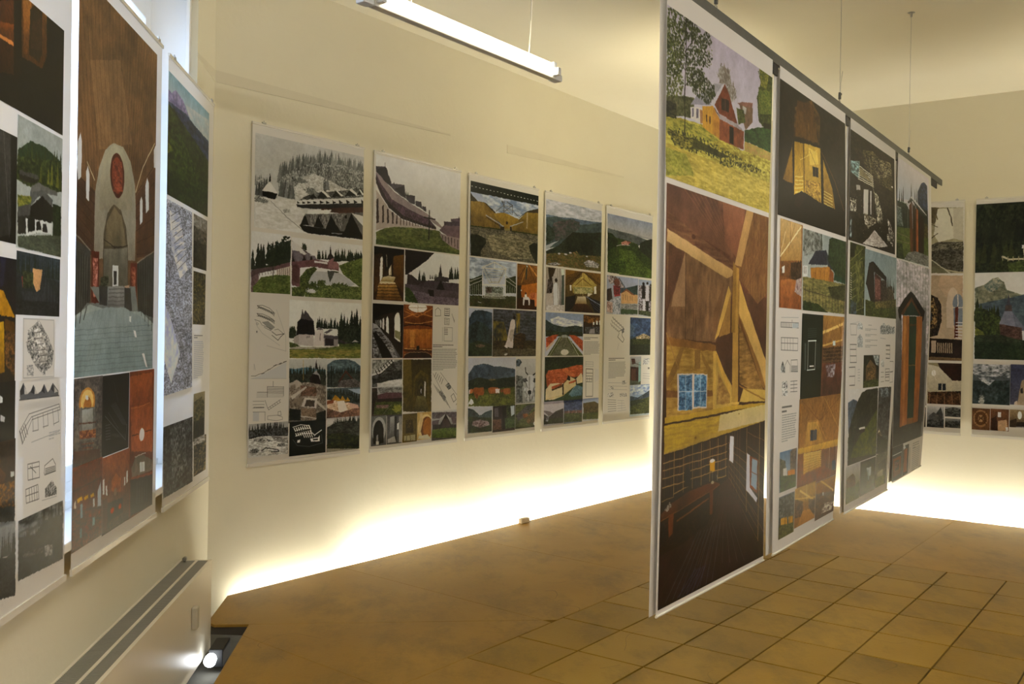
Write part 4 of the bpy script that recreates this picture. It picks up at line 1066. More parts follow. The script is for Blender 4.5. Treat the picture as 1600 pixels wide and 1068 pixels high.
PRINTS['P3'] = '''
C 44 55 2000 616 photograph of an ochre walled yard with a timber frame tower
f 35 44 41 162 172 205
p 32 42 38 37 54 2012 57 2017 134 49 138
h 252 255 255 4.1 20 74 95 102 95 1944 101 1973 102
g 162 189 248 215 229 255 49 138 2017 134 2026 269 1331 282 647 265 53 207
n 206 224 255 139 170 231 151.3 20.7 315 137 2017 139 2020 182 1408 257 869 253 609 236
n 106 94 67 51 47 41 22.7 4.1 50 148 177 190 54 209
p 69 61 47 50 153 248 198 444 197 739 260 685 273 54 209
g 162 136 67 131 107 52 54 209 248 198 426 200 684 263 730 283 877 376 840 386 65 394
g 143 116 55 162 133 61 426 201 703 264 729 281 439 298
g 180 150 61 143 118 52 684 268 982 247 1409 278 1431 319 1258 359 990 371 686 288
g 162 136 58 127 106 52 1409 278 1644 207 2021 193 2034 377 1201 377 1237 339
p 69 57 41 1369 274 1644 202 2019 158 2021 198 1644 210 1408 267
p 180 162 122 1644 212 1685 210 1673 339 1633 341
l 88 82 75 5.2 901 167 976 163 962 238
l 88 82 75 5.2 1052 158 1215 177 1212 251
l 125 121 122 4.1 941 198 1215 183
l 125 121 122 4.1 924 230 1217 214
l 106 101 98 4.1 960 197 1192 252
l 106 101 98 4.1 1207 178 944 249
l 106 101 98 4.1 739 250 978 185
l 106 101 98 4.1 1217 214 1388 258
l 69 67 64 8.3 908 160 947 182
l 125 121 122 3.1 1052 155 1058 254
l 180 192 214 6.2 468 292 970 356
l 180 192 214 6.2 1529 293 1149 348
l 69 55 35 5.2 487 308 971 372
h 51 42 32 2.1 7 541 306 542 321 913 349 914 369
p 69 52 35 1032 315 1085 313 1086 335 1033 338
p 55 47 32 876 361 981 356 983 387 877 387
p 55 47 32 1149 348 1199 346 1201 384 1151 384
p 143 133 81 990 371 1150 364 1151 384 991 387
n 75 94 47 51 64 35 30.3 3.1 64 389 437 385 877 378 878 391 65 402
n 75 94 47 51 64 35 30.3 3.1 1201 377 2033 372 2034 384 1201 388
n 131 126 107 88 87 75 30.3 5.2 65 399 877 387 1201 387 2034 383 2050 616 78 621
n 162 155 130 112 109 87 53.0 6.2 477 445 1260 401 1905 448 1832 580 1273 600 666 559
n 35 42 32 48 57 41 75.6 20.7 68 458 228 448 461 471 488 505 342 572 344 612 78 616
n 35 42 32 48 57 41 75.6 20.7 1723 477 1864 447 2039 453 2050 614 1958 614 1788 539
C 51 626 1365 996 photograph of an open timber frame under construction
f 180 199 243 215 229 255
n 196 219 255 143 167 214 146.8 20.4 51 626 1342 639 1348 734 61 800
p 53 79 52 61 800 388 751 397 892 67 899
p 69 94 64 1053 763 1348 734 1356 861 1059 867
n 44 62 44 78 104 67 25.7 8.2 61 790 391 801 397 902 68 909
n 53 74 47 78 104 67 25.7 8.2 1053 763 1350 766 1357 871 1060 877
n 69 80 52 90 104 64 36.7 6.1 68 914 1359 897 1365 996 74 1016
l 215 219 214 9.2 385 696 726 644 1067 685
l 215 219 214 9.2 403 700 1067 690
l 233 238 237 8.2 404 720 416 922
l 233 238 237 8.2 1049 701 1054 904
l 196 199 191 7.1 421 710 590 806 866 799 1048 696
l 233 238 237 7.1 726 644 729 695
l 125 126 122 5.1 457 699 663 804
l 125 126 122 5.1 1010 692 847 800
h 196 199 191 4.1 5 494 718 973 714 626 795 865 789
l 233 238 237 9.2 411 826 1056 815
l 180 185 179 6.1 62 810 407 766
l 180 185 179 6.1 64 839 408 791
l 180 185 179 6.1 1051 742 1352 797
l 180 185 179 6.1 1053 774 1354 824
h 233 238 237 5.1 6 465 830 470 915 999 822 1005 905
h 206 209 202 3.1 6 95 839 99 908 357 822 362 902
h 206 209 202 3.1 4 1113 814 1118 892 1308 830 1311 888
n 162 182 182 88 101 87 22.0 5.1 483 839 981 833 986 905 488 915
n 127 113 116 72 62 52 18.3 5.1 502 844 665 840 649 886 504 889
h 233 238 237 3.1 5 540 889 947 885 435 926 1062 919
n 88 80 58 69 84 47 25.7 4.1 70 943 1361 924 1365 996 74 1016
l 233 238 237 3.1 294 959 383 965
C 1385 632 2000 996 photograph of a priest under warm fanned roof beams
f 88 57 32 51 35 23
g 162 113 52 125 82 41 1385 638 2038 633 2049 791 1396 807
l 53 74 75 17.2 1672 629 1659 747
l 106 67 29 7.5 1672 634 1420 753
l 215 160 70 6.4 1673 639 1521 782
l 106 67 29 7.5 1713 633 1927 772
l 224 160 75 8.6 1733 632 2045 736
l 125 77 35 5.4 1753 631 2041 671
l 196 248 255 8.6 1673 641 1689 649
g 215 133 47 180 106 41 1523 804 2048 769 2056 900 1450 901
p 51 47 35 1396 807 1503 804 1530 921 1404 923
e 233 248 255 1517 844 20 5
p 69 40 23 1403 912 2056 900 2063 996 1409 1005
p 233 238 248 1577 898 1787 894 1783 959 1742 960 1740 917 1626 919 1613 964 1573 962
p 252 255 255 1624 876 1680 869 1698 896 1617 898
e 69 47 35 1655 867 24 9
p 196 121 70 1709 890 1809 861 1874 903 1792 910
p 233 145 90 1912 859 2053 851 2061 965 1940 967
n 162 87 52 233 140 75 24.3 6.4 1809 861 1932 848 1936 913 1813 915
C 57 1009 704 1373 dark photograph of a mountain
f 187 199 237 69 82 87
p 183 204 248 57 1009 682 1013 685 1063 61 1071
n 51 72 98 65 91 122 77.6 21.9 62 1093 131 1049 225 1024 417 1021 575 1029 683 1036 695 1231 70 1233
n 60 82 93 46 62 70 46.6 19.7 65 1147 268 1102 463 1121 693 1186 704 1373 79 1372
n 69 94 64 51 69 49 31.0 7.7 73 1277 315 1254 699 1286 704 1373 79 1372
n 162 126 104 106 94 81 27.2 4.4 241 1287 394 1279 532 1292 435 1307 260 1300
C 709 1006 2000 1377 photograph of a labourer with a wheelbarrow by a block wall
f 69 74 81 88 80 64
n 88 94 113 62 67 73 68.4 9.2 709 1007 2031 1005 2048 1249 725 1253
h 106 113 122 2.3 8 711 1030 2033 1029 722 1208 2045 1213
n 125 113 58 72 74 64 51.3 34.5 719 1097 1026 1105 1160 1251 733 1253
n 143 126 61 88 87 75 42.8 34.5 1379 1032 1495 1030 1496 1181 1389 1193
n 88 77 55 53 47 35 34.2 5.8 725 1253 2048 1246 2053 1326 729 1320
n 112 104 84 83 77 64 38.5 5.8 729 1318 2052 1314 2056 1377 732 1374
n 88 67 41 44 37 29 34.2 6.9 1348 1211 1497 1187 1650 1197 1674 1226 1592 1320 1375 1308 1328 1239
p 215 209 214 1213 1103 1254 1079 1339 1081 1355 1130 1324 1170 1306 1228 1299 1314 1227 1311 1163 1303 1058 1295 1118 1252 1156 1194
p 180 172 168 1217 1165 1315 1159 1310 1216 1245 1263 1179 1229
p 233 229 237 1038 1295 1120 1286 1143 1311 1088 1309
e 35 28 23 1321 1067 38 17
l 51 42 29 5.8 1305 1205 1456 1227 1674 1232
l 35 28 23 6.9 1312 1314 1227 1311
l 69 57 47 5.8 1038 1303 1089 1322
p 206 207 208 1042 1356 1145 1352 1134 1363 1063 1370
C 64 1385 1393 1777 photograph of brown cattle grazing below a mountain
f 196 209 243 224 234 248
p 72 94 122 72 1509 212 1445 443 1430 580 1433 762 1454 924 1453 1174 1468 1373 1476 1380 1574 75 1558
n 62 84 116 83 109 145 72.2 22.3 72 1509 231 1445 443 1432 641 1453 806 1522 1374 1481 1380 1574 75 1569
n 35 52 41 53 74 52 40.1 11.2 75 1558 332 1533 647 1554 1378 1539 1384 1643 78 1623
n 162 126 81 88 94 67 28.1 4.5 608 1553 727 1549 849 1558 648 1565
n 100 121 51 75 94 44 32.1 6.7 78 1623 652 1626 1383 1620 1390 1735 86 1748
n 125 145 64 88 106 52 32.1 6.7 81 1666 1387 1678 1393 1777 86 1748
p 162 96 52 177 1624 260 1609 376 1614 485 1610 507 1651 477 1673 341 1671 334 1695 284 1697 244 1669
p 125 72 41 282 1659 332 1660 327 1694 296 1694
e 196 121 75 147 1637 52 18
p 243 238 248 101 1623 124 1623 118 1656 95 1655
p 180 111 64 612 1620 711 1614 873 1618 943 1630 929 1664 654 1665 613 1642
p 243 238 248 813 1628 935 1630 929 1664 815 1659
p 180 111 64 1018 1637 1100 1627 1247 1632 1250 1675 1062 1678
e 143 87 52 998 1646 40 13
h 106 67 38 3.4 4 654 1654 655 1676 876 1658 877 1680
h 106 67 38 3.4 3 1082 1667 1083 1687 1229 1669 1230 1686
p 233 243 255 77 1731 151 1691 208 1706 229 1729 161 1741
b 106 133 58 143 165 75 1233 1732 120 16
C 1398 1396 2000 1760 photograph of a white bull's head with curved horns
f 206 212 225 162 170 179
n 53 74 98 125 145 173 26.5 9.4 1399 1406 1511 1399 1578 1425 1493 1459 1402 1458
n 69 77 81 125 133 139 39.8 14.1 1407 1528 1607 1541 1665 1753 1421 1748
p 162 170 179 1591 1623 1788 1602 2037 1629 2046 1760 1621 1752
n 196 207 225 125 133 145 39.8 23.5 1612 1623 2037 1629 2045 1743 1709 1748
l 44 47 49 10.6 1681 1470 1701 1507 1774 1534
l 44 47 49 10.6 2031 1469 2007 1516 1908 1535
p 215 224 243 1761 1531 1917 1531 1974 1569 1951 1628 1905 1687 1793 1687 1745 1637 1719 1578
n 106 113 124 62 67 73 26.5 7.0 1608 1559 1718 1552 1750 1578 1676 1591 1618 1577
p 51 55 58 1941 1557 2046 1558 2034 1588 1957 1595
p 44 47 49 1774 1663 1827 1652 1881 1665 1874 1686 1784 1687
e 35 37 41 1750 1578 13 5
e 35 37 41 1943 1581 13 5
p 162 170 182 1784 1543 1837 1542 1835 1650 1800 1649
l 35 37 41 4.7 1688 1577 1768 1637
C 75 1761 733 1957 photograph of houses in a misty valley
f 215 224 243 162 172 191
n 55 72 81 72 91 98 46.7 13.2 76 1763 232 1778 428 1837 352 1857 81 1850
n 72 91 104 90 111 122 46.7 13.2 350 1830 544 1802 722 1789 727 1868 352 1857
p 196 207 231 329 1791 503 1784 721 1772 722 1784 544 1802 428 1824
n 46 62 47 72 94 58 31.1 6.6 79 1828 726 1851 733 1957 87 1950
n 180 165 173 106 87 87 19.5 4.4 218 1865 391 1856 628 1876 669 1905 395 1919 182 1894
C 749 1763 1397 1967 photograph of an open doorway with greenery
f 51 47 52 72 62 64
p 106 101 110 790 1780 903 1776 916 1850 806 1847
n 88 113 70 44 62 47 25.0 6.8 1130 1764 1384 1764 1396 1949 1163 1948
p 32 30 32 1018 1773 1118 1770 1137 1947 1038 1950
p 196 219 243 1257 1773 1371 1770 1376 1839 1283 1854
n 125 94 81 88 64 58 29.1 6.8 755 1868 991 1869 1005 1952 760 1947
n 69 106 64 106 153 90 25.0 6.8 1095 1866 1390 1862 1396 1949 1121 1947
C 1405 1765 2000 1961 aerial photograph of roofs on a green slope
f 88 113 75 72 94 64
n 88 113 67 125 153 93 39.8 8.2 1405 1770 2037 1766 2050 1961 1417 1946
n 106 106 110 75 74 75 35.4 7.1 1411 1851 1755 1778 2037 1772 1804 1850 1500 1900
n 180 121 81 125 77 52 17.7 4.7 1627 1845 1781 1843 1797 1873 1651 1881
n 143 113 81 88 91 64 26.6 5.9 1673 1882 2041 1820 2047 1915 1809 1932
e 252 255 255 2012 1932 53 16
'''
PRINTS['P4'] = '''
C 29 65 2000 615 photograph of misty green hills over a river valley
f 196 209 240 215 224 246
n 215 224 252 173 187 217 185.7 22.9 29 65 2038 64 2045 160 1416 167 38 203
n 88 116 158 106 136 182 139.3 11.5 38 194 271 191 536 194 944 179 1273 180 1660 176 2046 166 2051 232 45 301
n 72 94 111 83 106 117 92.9 18.3 40 219 358 195 626 206 991 188 1087 230 1468 211 2046 166 2058 327 57 477
n 100 94 100 72 87 88 92.9 16.0 275 257 538 222 899 199 1180 202 1184 260 863 332 461 405 240 381
n 55 74 71 72 94 88 65.0 13.7 43 269 278 302 371 376 55 444
p 180 194 222 56 455 243 425 483 393 288 435 117 480 58 482
n 39 52 44 55 72 56 55.7 11.5 59 499 464 439 728 360 953 302 1473 287 2052 255 2069 471 1201 502 63 554
n 32 45 36 46 60 44 46.4 13.7 728 360 953 305 1474 293 1673 343 1683 473 645 477
n 125 104 65 88 94 53 46.4 6.9 60 521 557 497 1201 491 2069 471 2080 615 67 614
n 143 116 76 75 87 53 41.8 5.7 738 502 1104 460 1201 491 969 522
n 196 199 217 125 126 129 46.4 6.9 1348 555 1491 527 1687 526 1938 548 1890 585 1447 587
n 196 199 217 106 106 106 41.8 5.7 104 602 385 582 586 592 300 615
e 206 209 228 491 505 42 7
e 206 209 228 874 485 46 8
e 206 209 228 1464 495 37 6
e 206 209 228 715 503 56 7
C 68 629 696 994 photograph of a figure in white by hanging cloth
f 196 192 193 162 160 170
g 162 153 141 215 209 217 68 631 258 630 327 1000 93 1003
p 69 57 41 128 634 389 632 306 701 178 727
n 106 94 94 51 42 41 26.3 11.2 135 739 263 703 311 779 273 847 100 851
p 224 234 255 311 779 376 755 464 764 514 842 500 954 346 957
e 51 37 30 405 734 40 18
l 125 121 117 4.5 441 625 494 997
l 88 82 76 4.5 521 622 571 953
p 88 111 106 591 659 671 646 696 994 592 996
p 233 253 255 566 632 670 632 673 680 593 688
n 196 194 199 233 234 246 43.9 8.9 90 950 692 940 696 994 93 1003
p 35 28 24 192 815 270 808 273 847 208 848
C 715 633 2000 994 photograph of a warm timber church interior
f 143 113 53 69 57 36
g 143 106 41 106 77 36 715 633 2045 628 2054 736 725 769
g 215 192 106 162 145 76 940 764 1354 637 1852 741 1708 816 991 831
l 88 62 27 9.3 1330 632 757 768
l 88 62 27 9.3 1330 632 2003 738
l 243 224 146 4.7 1307 650 1346 847
h 106 77 36 5.8 7 1071 645 753 723 1621 641 2025 701
l 125 94 41 7.0 1335 696 1056 767
l 125 94 41 7.0 1335 696 1654 752
l 233 209 123 5.8 986 768 1704 763
h 72 52 30 4.7 6 774 688 1306 629 778 756 1309 673
p 252 255 255 871 765 930 762 934 810 888 813
p 252 255 255 1753 756 1833 751 1848 819 1759 824
p 196 229 217 1034 784 1656 770 1708 804 1511 803 1036 813
n 206 199 146 162 165 111 43.2 10.5 1010 779 1704 763 1660 823 1038 836
p 233 229 217 1522 820 1709 822 1515 855
p 35 37 41 732 871 1085 847 1046 945 742 1012
p 32 37 53 1515 850 2065 893 2073 994 1770 981
g 224 219 193 162 133 88 1156 857 1442 851 1495 915 1067 922
g 88 55 36 51 35 30 1067 922 1495 915 1772 998 911 1009
l 162 189 240 4.7 1466 851 2068 929
h 88 101 135 3.5 3 1565 866 2070 953 1717 934 2022 994
C 78 1009 1384 1377 photograph of a lawn avenue between red roofed rows
f 143 175 228 215 224 255
p 143 175 240 78 1009 1357 1010 1361 1065 83 1079
n 233 243 255 180 199 246 98.7 11.1 228 1066 513 1038 809 1059 1362 1078 1365 1122 327 1125
n 67 87 94 53 72 71 59.2 12.4 83 1073 325 1107 715 1128 1116 1112 1365 1122 1371 1205 92 1206
n 72 96 65 44 62 47 39.5 8.7 88 1157 620 1172 1368 1167 1371 1205 92 1212
p 196 94 59 107 1224 332 1198 524 1195 382 1235 112 1302
n 215 106 65 162 77 47 34.5 5.0 109 1254 428 1210 453 1222 113 1308
p 196 94 59 869 1193 1122 1200 1374 1243 1380 1326 1076 1257
n 215 106 65 162 77 47 34.5 5.0 920 1201 1375 1256 1381 1339 1128 1270
p 215 192 176 113 1308 383 1244 384 1259 115 1338
p 224 199 182 1382 1346 1128 1276 1076 1263
n 106 133 76 88 106 59 39.5 6.2 155 1374 526 1222 647 1203 795 1202 1383 1371 1384 1377
n 125 126 106 106 116 88 44.4 8.7 296 1375 623 1221 796 1221 1187 1377
p 162 175 182 646 1196 794 1196 821 1220 623 1221
l 196 204 187 5.0 225 1374 622 1203
l 215 224 217 5.0 1238 1377 810 1202
e 224 224 217 740 1345 138 25
C 1383 1011 2000 1183 photograph of a dark timber hall with windows
f 88 57 36 35 28 24
n 162 113 59 88 57 30 37.7 6.5 1394 1020 1741 1035 2053 1025 2056 1071 1638 1088 1399 1077
p 233 248 255 1733 1074 1788 1073 1790 1099 1735 1100
p 233 248 255 1852 1062 1918 1064 1920 1098 1855 1096
p 233 248 255 1972 1058 2055 1057 2059 1103 1981 1100
l 196 140 71 5.2 1720 1035 1737 1126
n 51 52 59 106 106 111 26.9 5.2 1454 1122 2059 1110 2064 1176 1432 1179
p 162 160 176 1642 1139 1803 1132 1806 1177 1591 1178
l 51 33 21 6.5 1403 1141 1474 1025
l 51 33 21 6.5 1795 1021 1838 1164
C 1397 1205 2000 1372 T:column of small print
x 51 52 56 2 1419 1209 1975 1234
x 125 127 133 12 1427 1246 2018 1370
C 81 1385 1403 1782 photograph of stepped orange tiled roofs
f 46 62 44 69 94 71
n 35 52 36 58 82 53 39.5 9.9 81 1385 1374 1391 1380 1473 642 1480 89 1513
p 206 109 71 119 1537 210 1496 643 1505 896 1570 555 1640 173 1634
n 215 116 76 178 89 52 59.3 7.4 119 1539 257 1496 642 1487 790 1482 1141 1459 1379 1458 1386 1550 1098 1566 920 1558 700 1617 409 1625 172 1625
p 215 121 75 642 1493 790 1479 1148 1547 945 1560
p 180 94 56 132 1585 239 1581 173 1646
p 233 219 182 127 1658 265 1611 700 1611 709 1741 370 1749 124 1745
p 224 207 158 701 1623 945 1558 1150 1585 1169 1630 732 1717
p 233 219 182 1150 1579 1327 1530 1386 1550 1391 1614 1179 1624
p 196 101 65 314 1636 651 1610 677 1629 340 1661
p 196 101 65 899 1607 1150 1585 1152 1604 910 1622
n 69 55 36 125 94 59 24.7 6.2 316 1661 676 1623 692 1642 341 1671
p 51 37 30 676 1617 725 1615 734 1742 690 1743
p 51 37 30 1140 1585 1171 1583 1184 1630 1154 1633
p 35 28 24 822 1581 869 1545 945 1558 948 1595
p 69 113 71 370 1749 757 1717 1154 1636 1392 1626 1401 1752 661 1755
n 88 133 170 106 155 199 44.5 7.4 906 1707 1154 1630 1394 1652 1368 1728 1008 1734
l 162 192 217 3.7 907 1720 1154 1633
l 215 192 123 5.0 133 1740 707 1716 1154 1633
C 1448 1397 2000 1769 D:faint house plan with a heavier outline
l 69 72 75 5.2 1508 1494 1765 1499 1773 1743 1516 1741 1508 1494
h 162 165 176 2.6 3 1493 1430 1771 1434 1496 1471 1774 1476
l 125 127 133 2.6 1493 1430 1496 1471
l 125 127 133 2.6 1771 1434 1774 1476
h 69 72 75 3.9 4 1511 1532 1752 1535 1517 1609 1741 1613
h 69 72 75 3.9 3 1567 1571 1570 1609 1728 1573 1730 1605
h 206 212 228 2.6 7 1857 1496 1839 1619 1967 1503 2002 1595
C 74 1759 735 1965 photograph of a hill at dusk
f 206 204 222 196 199 217
n 53 47 47 76 72 71 48.0 8.6 81 1862 237 1890 473 1847 725 1828 734 1953 86 1946
p 125 116 123 79 1844 246 1884 378 1863 281 1845 79 1832
n 69 87 59 48 57 44 33.6 6.1 84 1910 731 1903 734 1953 86 1949
n 196 209 240 106 106 114 24.0 6.1 166 1888 260 1878 216 1926 145 1924
C 745 1764 1396 1965 photograph of a village under a stormy sky
f 72 96 158 125 150 199
n 88 113 176 65 87 141 76.4 15.1 746 1767 1381 1769 1388 1856 751 1841
n 106 94 94 162 113 106 25.5 5.0 766 1852 1388 1856 1390 1894 768 1879
l 224 234 255 3.8 916 1845 927 1870
l 224 234 255 3.8 1169 1845 1182 1877
n 69 94 59 106 126 82 35.7 6.3 753 1872 1390 1884 1395 1958 759 1951
C 1407 1759 2000 1961 photograph of a shed in a meadow
f 162 189 246 215 229 255
p 106 94 59 1425 1799 1852 1791 2030 1819 2021 1845 1428 1838
n 125 113 76 88 77 47 32.4 6.5 1444 1832 2009 1838 1998 1903 1448 1896
h 51 42 30 3.9 4 1534 1840 1538 1892 1911 1842 1915 1895
n 106 133 65 83 106 52 37.8 6.5 1416 1889 2047 1891 2051 1953 1420 1944
l 196 194 176 3.9 1429 1844 1432 1896
'''
PRINTS['P5'] = '''
C 40 71 2000 620 photograph of a green ridge with a red roofed building
g 143 162 199 162 167 182 40 71 2041 72 2055 239 52 223
g 141 162 208 187 189 196 40 71 2041 72 2054 228 1094 215 52 217
n 88 101 111 106 116 123 114.6 12.5 51 205 529 214 1037 220 1567 239 1810 249 1395 317 60 320
n 39 55 47 53 72 53 57.3 11.3 1452 289 1689 254 2054 223 2074 448 1703 421 1399 368
n 53 87 41 72 113 47 51.6 10.0 54 247 204 247 424 281 871 287 1335 306 1458 366 2074 448 2089 620 83 610
n 35 57 33 53 84 44 45.8 10.0 54 247 258 251 481 303 457 353 68 417
n 72 113 41 106 155 59 45.8 7.5 542 374 1108 378 1711 511 2083 552 2089 620 562 621
n 51 87 36 85 133 50 40.1 7.5 73 477 831 489 839 588 83 610
n 162 87 82 224 172 152 34.4 5.0 620 316 815 292 1043 299 931 328 650 343
l 215 209 217 5.0 430 357 678 335 988 330
l 106 94 65 3.8 430 354 438 452
C 59 637 1393 994 photograph of a figure in red in front of a house
f 162 185 240 180 185 199
p 69 94 123 564 646 851 738 1368 701 1375 777 521 795
n 53 77 82 69 96 100 44.7 7.5 852 751 1368 701 1377 803 913 799
n 196 189 205 106 96 94 33.5 9.9 59 647 289 629 565 658 795 739 572 744 403 699 188 717
p 215 172 123 659 792 881 756 1200 793 1376 796 1383 879 667 891
p 143 94 71 632 799 880 744 1259 799 1143 801 882 765
h 69 52 47 5.0 5 744 803 748 853 1144 814 1147 851
n 162 165 176 106 113 117 33.5 5.0 667 891 1384 886 1388 930 671 941
p 72 116 71 671 941 1388 937 1392 981 592 989
e 125 77 68 469 697 123 35
p 187 67 76 354 762 572 744 633 817 387 835
n 162 57 71 88 47 53 27.9 7.5 324 726 626 725 605 806 358 811
p 162 185 222 305 836 633 817 647 991 318 995
n 125 145 182 196 209 240 33.5 14.9 306 848 634 830 659 997 318 995
p 69 57 59 69 768 245 752 306 848 147 876 77 865
n 215 192 193 162 133 129 39.1 9.9 78 877 309 885 317 983 85 974
C 1404 641 2000 1001 photograph of people in a crowd
f 162 189 240 196 204 222
n 88 77 82 196 199 228 30.3 10.3 1409 700 2045 691 2067 946 1430 942
e 51 37 36 1635 681 54 16
e 51 37 36 1815 670 48 14
e 51 37 36 1970 686 42 13
p 44 37 41 1576 696 1696 693 1725 822 1569 825
p 215 219 246 1756 691 1878 688 1892 844 1739 847
p 51 52 59 1910 701 2033 698 2046 842 1935 844
p 224 229 255 1618 836 1708 828 1736 951 1616 953
p 35 33 36 1739 847 1892 844 1883 962 1780 963
n 69 96 65 106 133 82 36.3 6.5 1430 942 2067 946 2072 999 1433 981
C 94 1018 1021 1375 D:sloping plan of small terrace houses
h 69 72 75 6.7 6 323 1019 385 1045 751 1105 815 1132
h 88 89 94 5.4 5 284 1050 346 1079 661 1124 712 1144
h 88 89 94 5.4 5 251 1080 301 1109 542 1138 604 1165
l 69 72 75 5.4 603 1151 753 1130 728 1191 822 1225 764 1255 547 1205 605 1171
l 162 165 176 2.7 612 1259 545 1327
n 69 72 75 162 165 176 18.1 4.0 693 1137 795 1116 817 1156 738 1171
C 1072 1014 2000 1377 photograph of a lit hilltop under blue cliffs
f 62 101 161 51 77 106
n 72 116 193 48 82 141 91.3 19.6 1072 1014 2050 1014 2066 1191 1087 1196
n 106 145 205 72 106 158 65.2 12.6 1077 1072 1283 1112 1225 1182 1087 1196
n 35 52 41 51 72 53 58.7 12.6 1090 1224 1548 1194 2067 1206 2082 1377 1102 1372
n 224 209 182 125 113 82 32.6 5.6 1323 1202 1676 1165 1978 1192 1946 1218 1356 1220
n 88 106 59 53 72 41 45.6 8.4 1165 1223 2068 1220 2072 1270 1169 1272
C 177 1394 946 1597 T:column of small print
x 51 52 56 2 194 1397 882 1427
x 125 127 133 13 197 1434 920 1591
C 1103 1389 1588 1663 photograph of a doorway with a brown door
f 180 187 208 88 106 82
p 69 42 41 1124 1486 1476 1495 1468 1628 1135 1621
p 106 67 59 1157 1507 1348 1508 1358 1620 1167 1617
n 106 57 47 53 37 36 32.0 7.0 1149 1410 1308 1410 1344 1459 1186 1465
p 143 189 208 1479 1460 1568 1432 1585 1629 1482 1642
l 88 74 59 4.2 1184 1445 1572 1475
C 1603 1388 2000 1641 D:tiny pencilled plan and section
n 162 165 176 252 255 255 26.6 5.7 1697 1412 1976 1406 1934 1463 1670 1475
h 69 72 75 4.3 3 1904 1499 1985 1503 1905 1512 1972 1514
h 162 165 176 2.8 3 1677 1557 2030 1563 1681 1602 2035 1613
l 162 165 176 2.8 2030 1556 2035 1620
C 134 1593 1075 1948 D:pencilled elevations and plans of terraces
h 162 165 176 2.7 3 195 1629 981 1641 200 1690 986 1707
n 125 127 133 255 255 255 18.1 4.1 763 1619 885 1615 950 1649 766 1654
n 125 127 133 255 255 255 18.1 4.1 286 1667 392 1658 419 1696 277 1697
n 125 127 133 255 255 255 24.2 4.1 174 1732 379 1722 472 1767 165 1761
n 125 127 133 255 255 255 24.2 4.1 681 1734 957 1732 991 1771 683 1768
h 125 127 133 4.1 6 190 1786 523 1797 199 1895 543 1895
h 162 165 176 2.7 5 583 1800 870 1809 591 1901 970 1897
l 162 165 176 2.7 766 1803 773 1892
C 1114 1665 2000 1968 photograph of a cloudy valley
f 125 170 252 196 224 255
n 215 234 255 143 180 252 91.6 11.3 1114 1668 2087 1672 2095 1764 1122 1762
n 53 77 111 72 96 129 78.5 12.7 1122 1769 1468 1789 1858 1746 2091 1714 2101 1836 1127 1824
n 106 133 65 72 96 53 58.9 9.9 1129 1845 1471 1817 2097 1786 2111 1954 1137 1945
n 48 67 52 69 91 65 52.3 9.9 1126 1817 1600 1805 1799 1830 1282 1862 1131 1873
'''
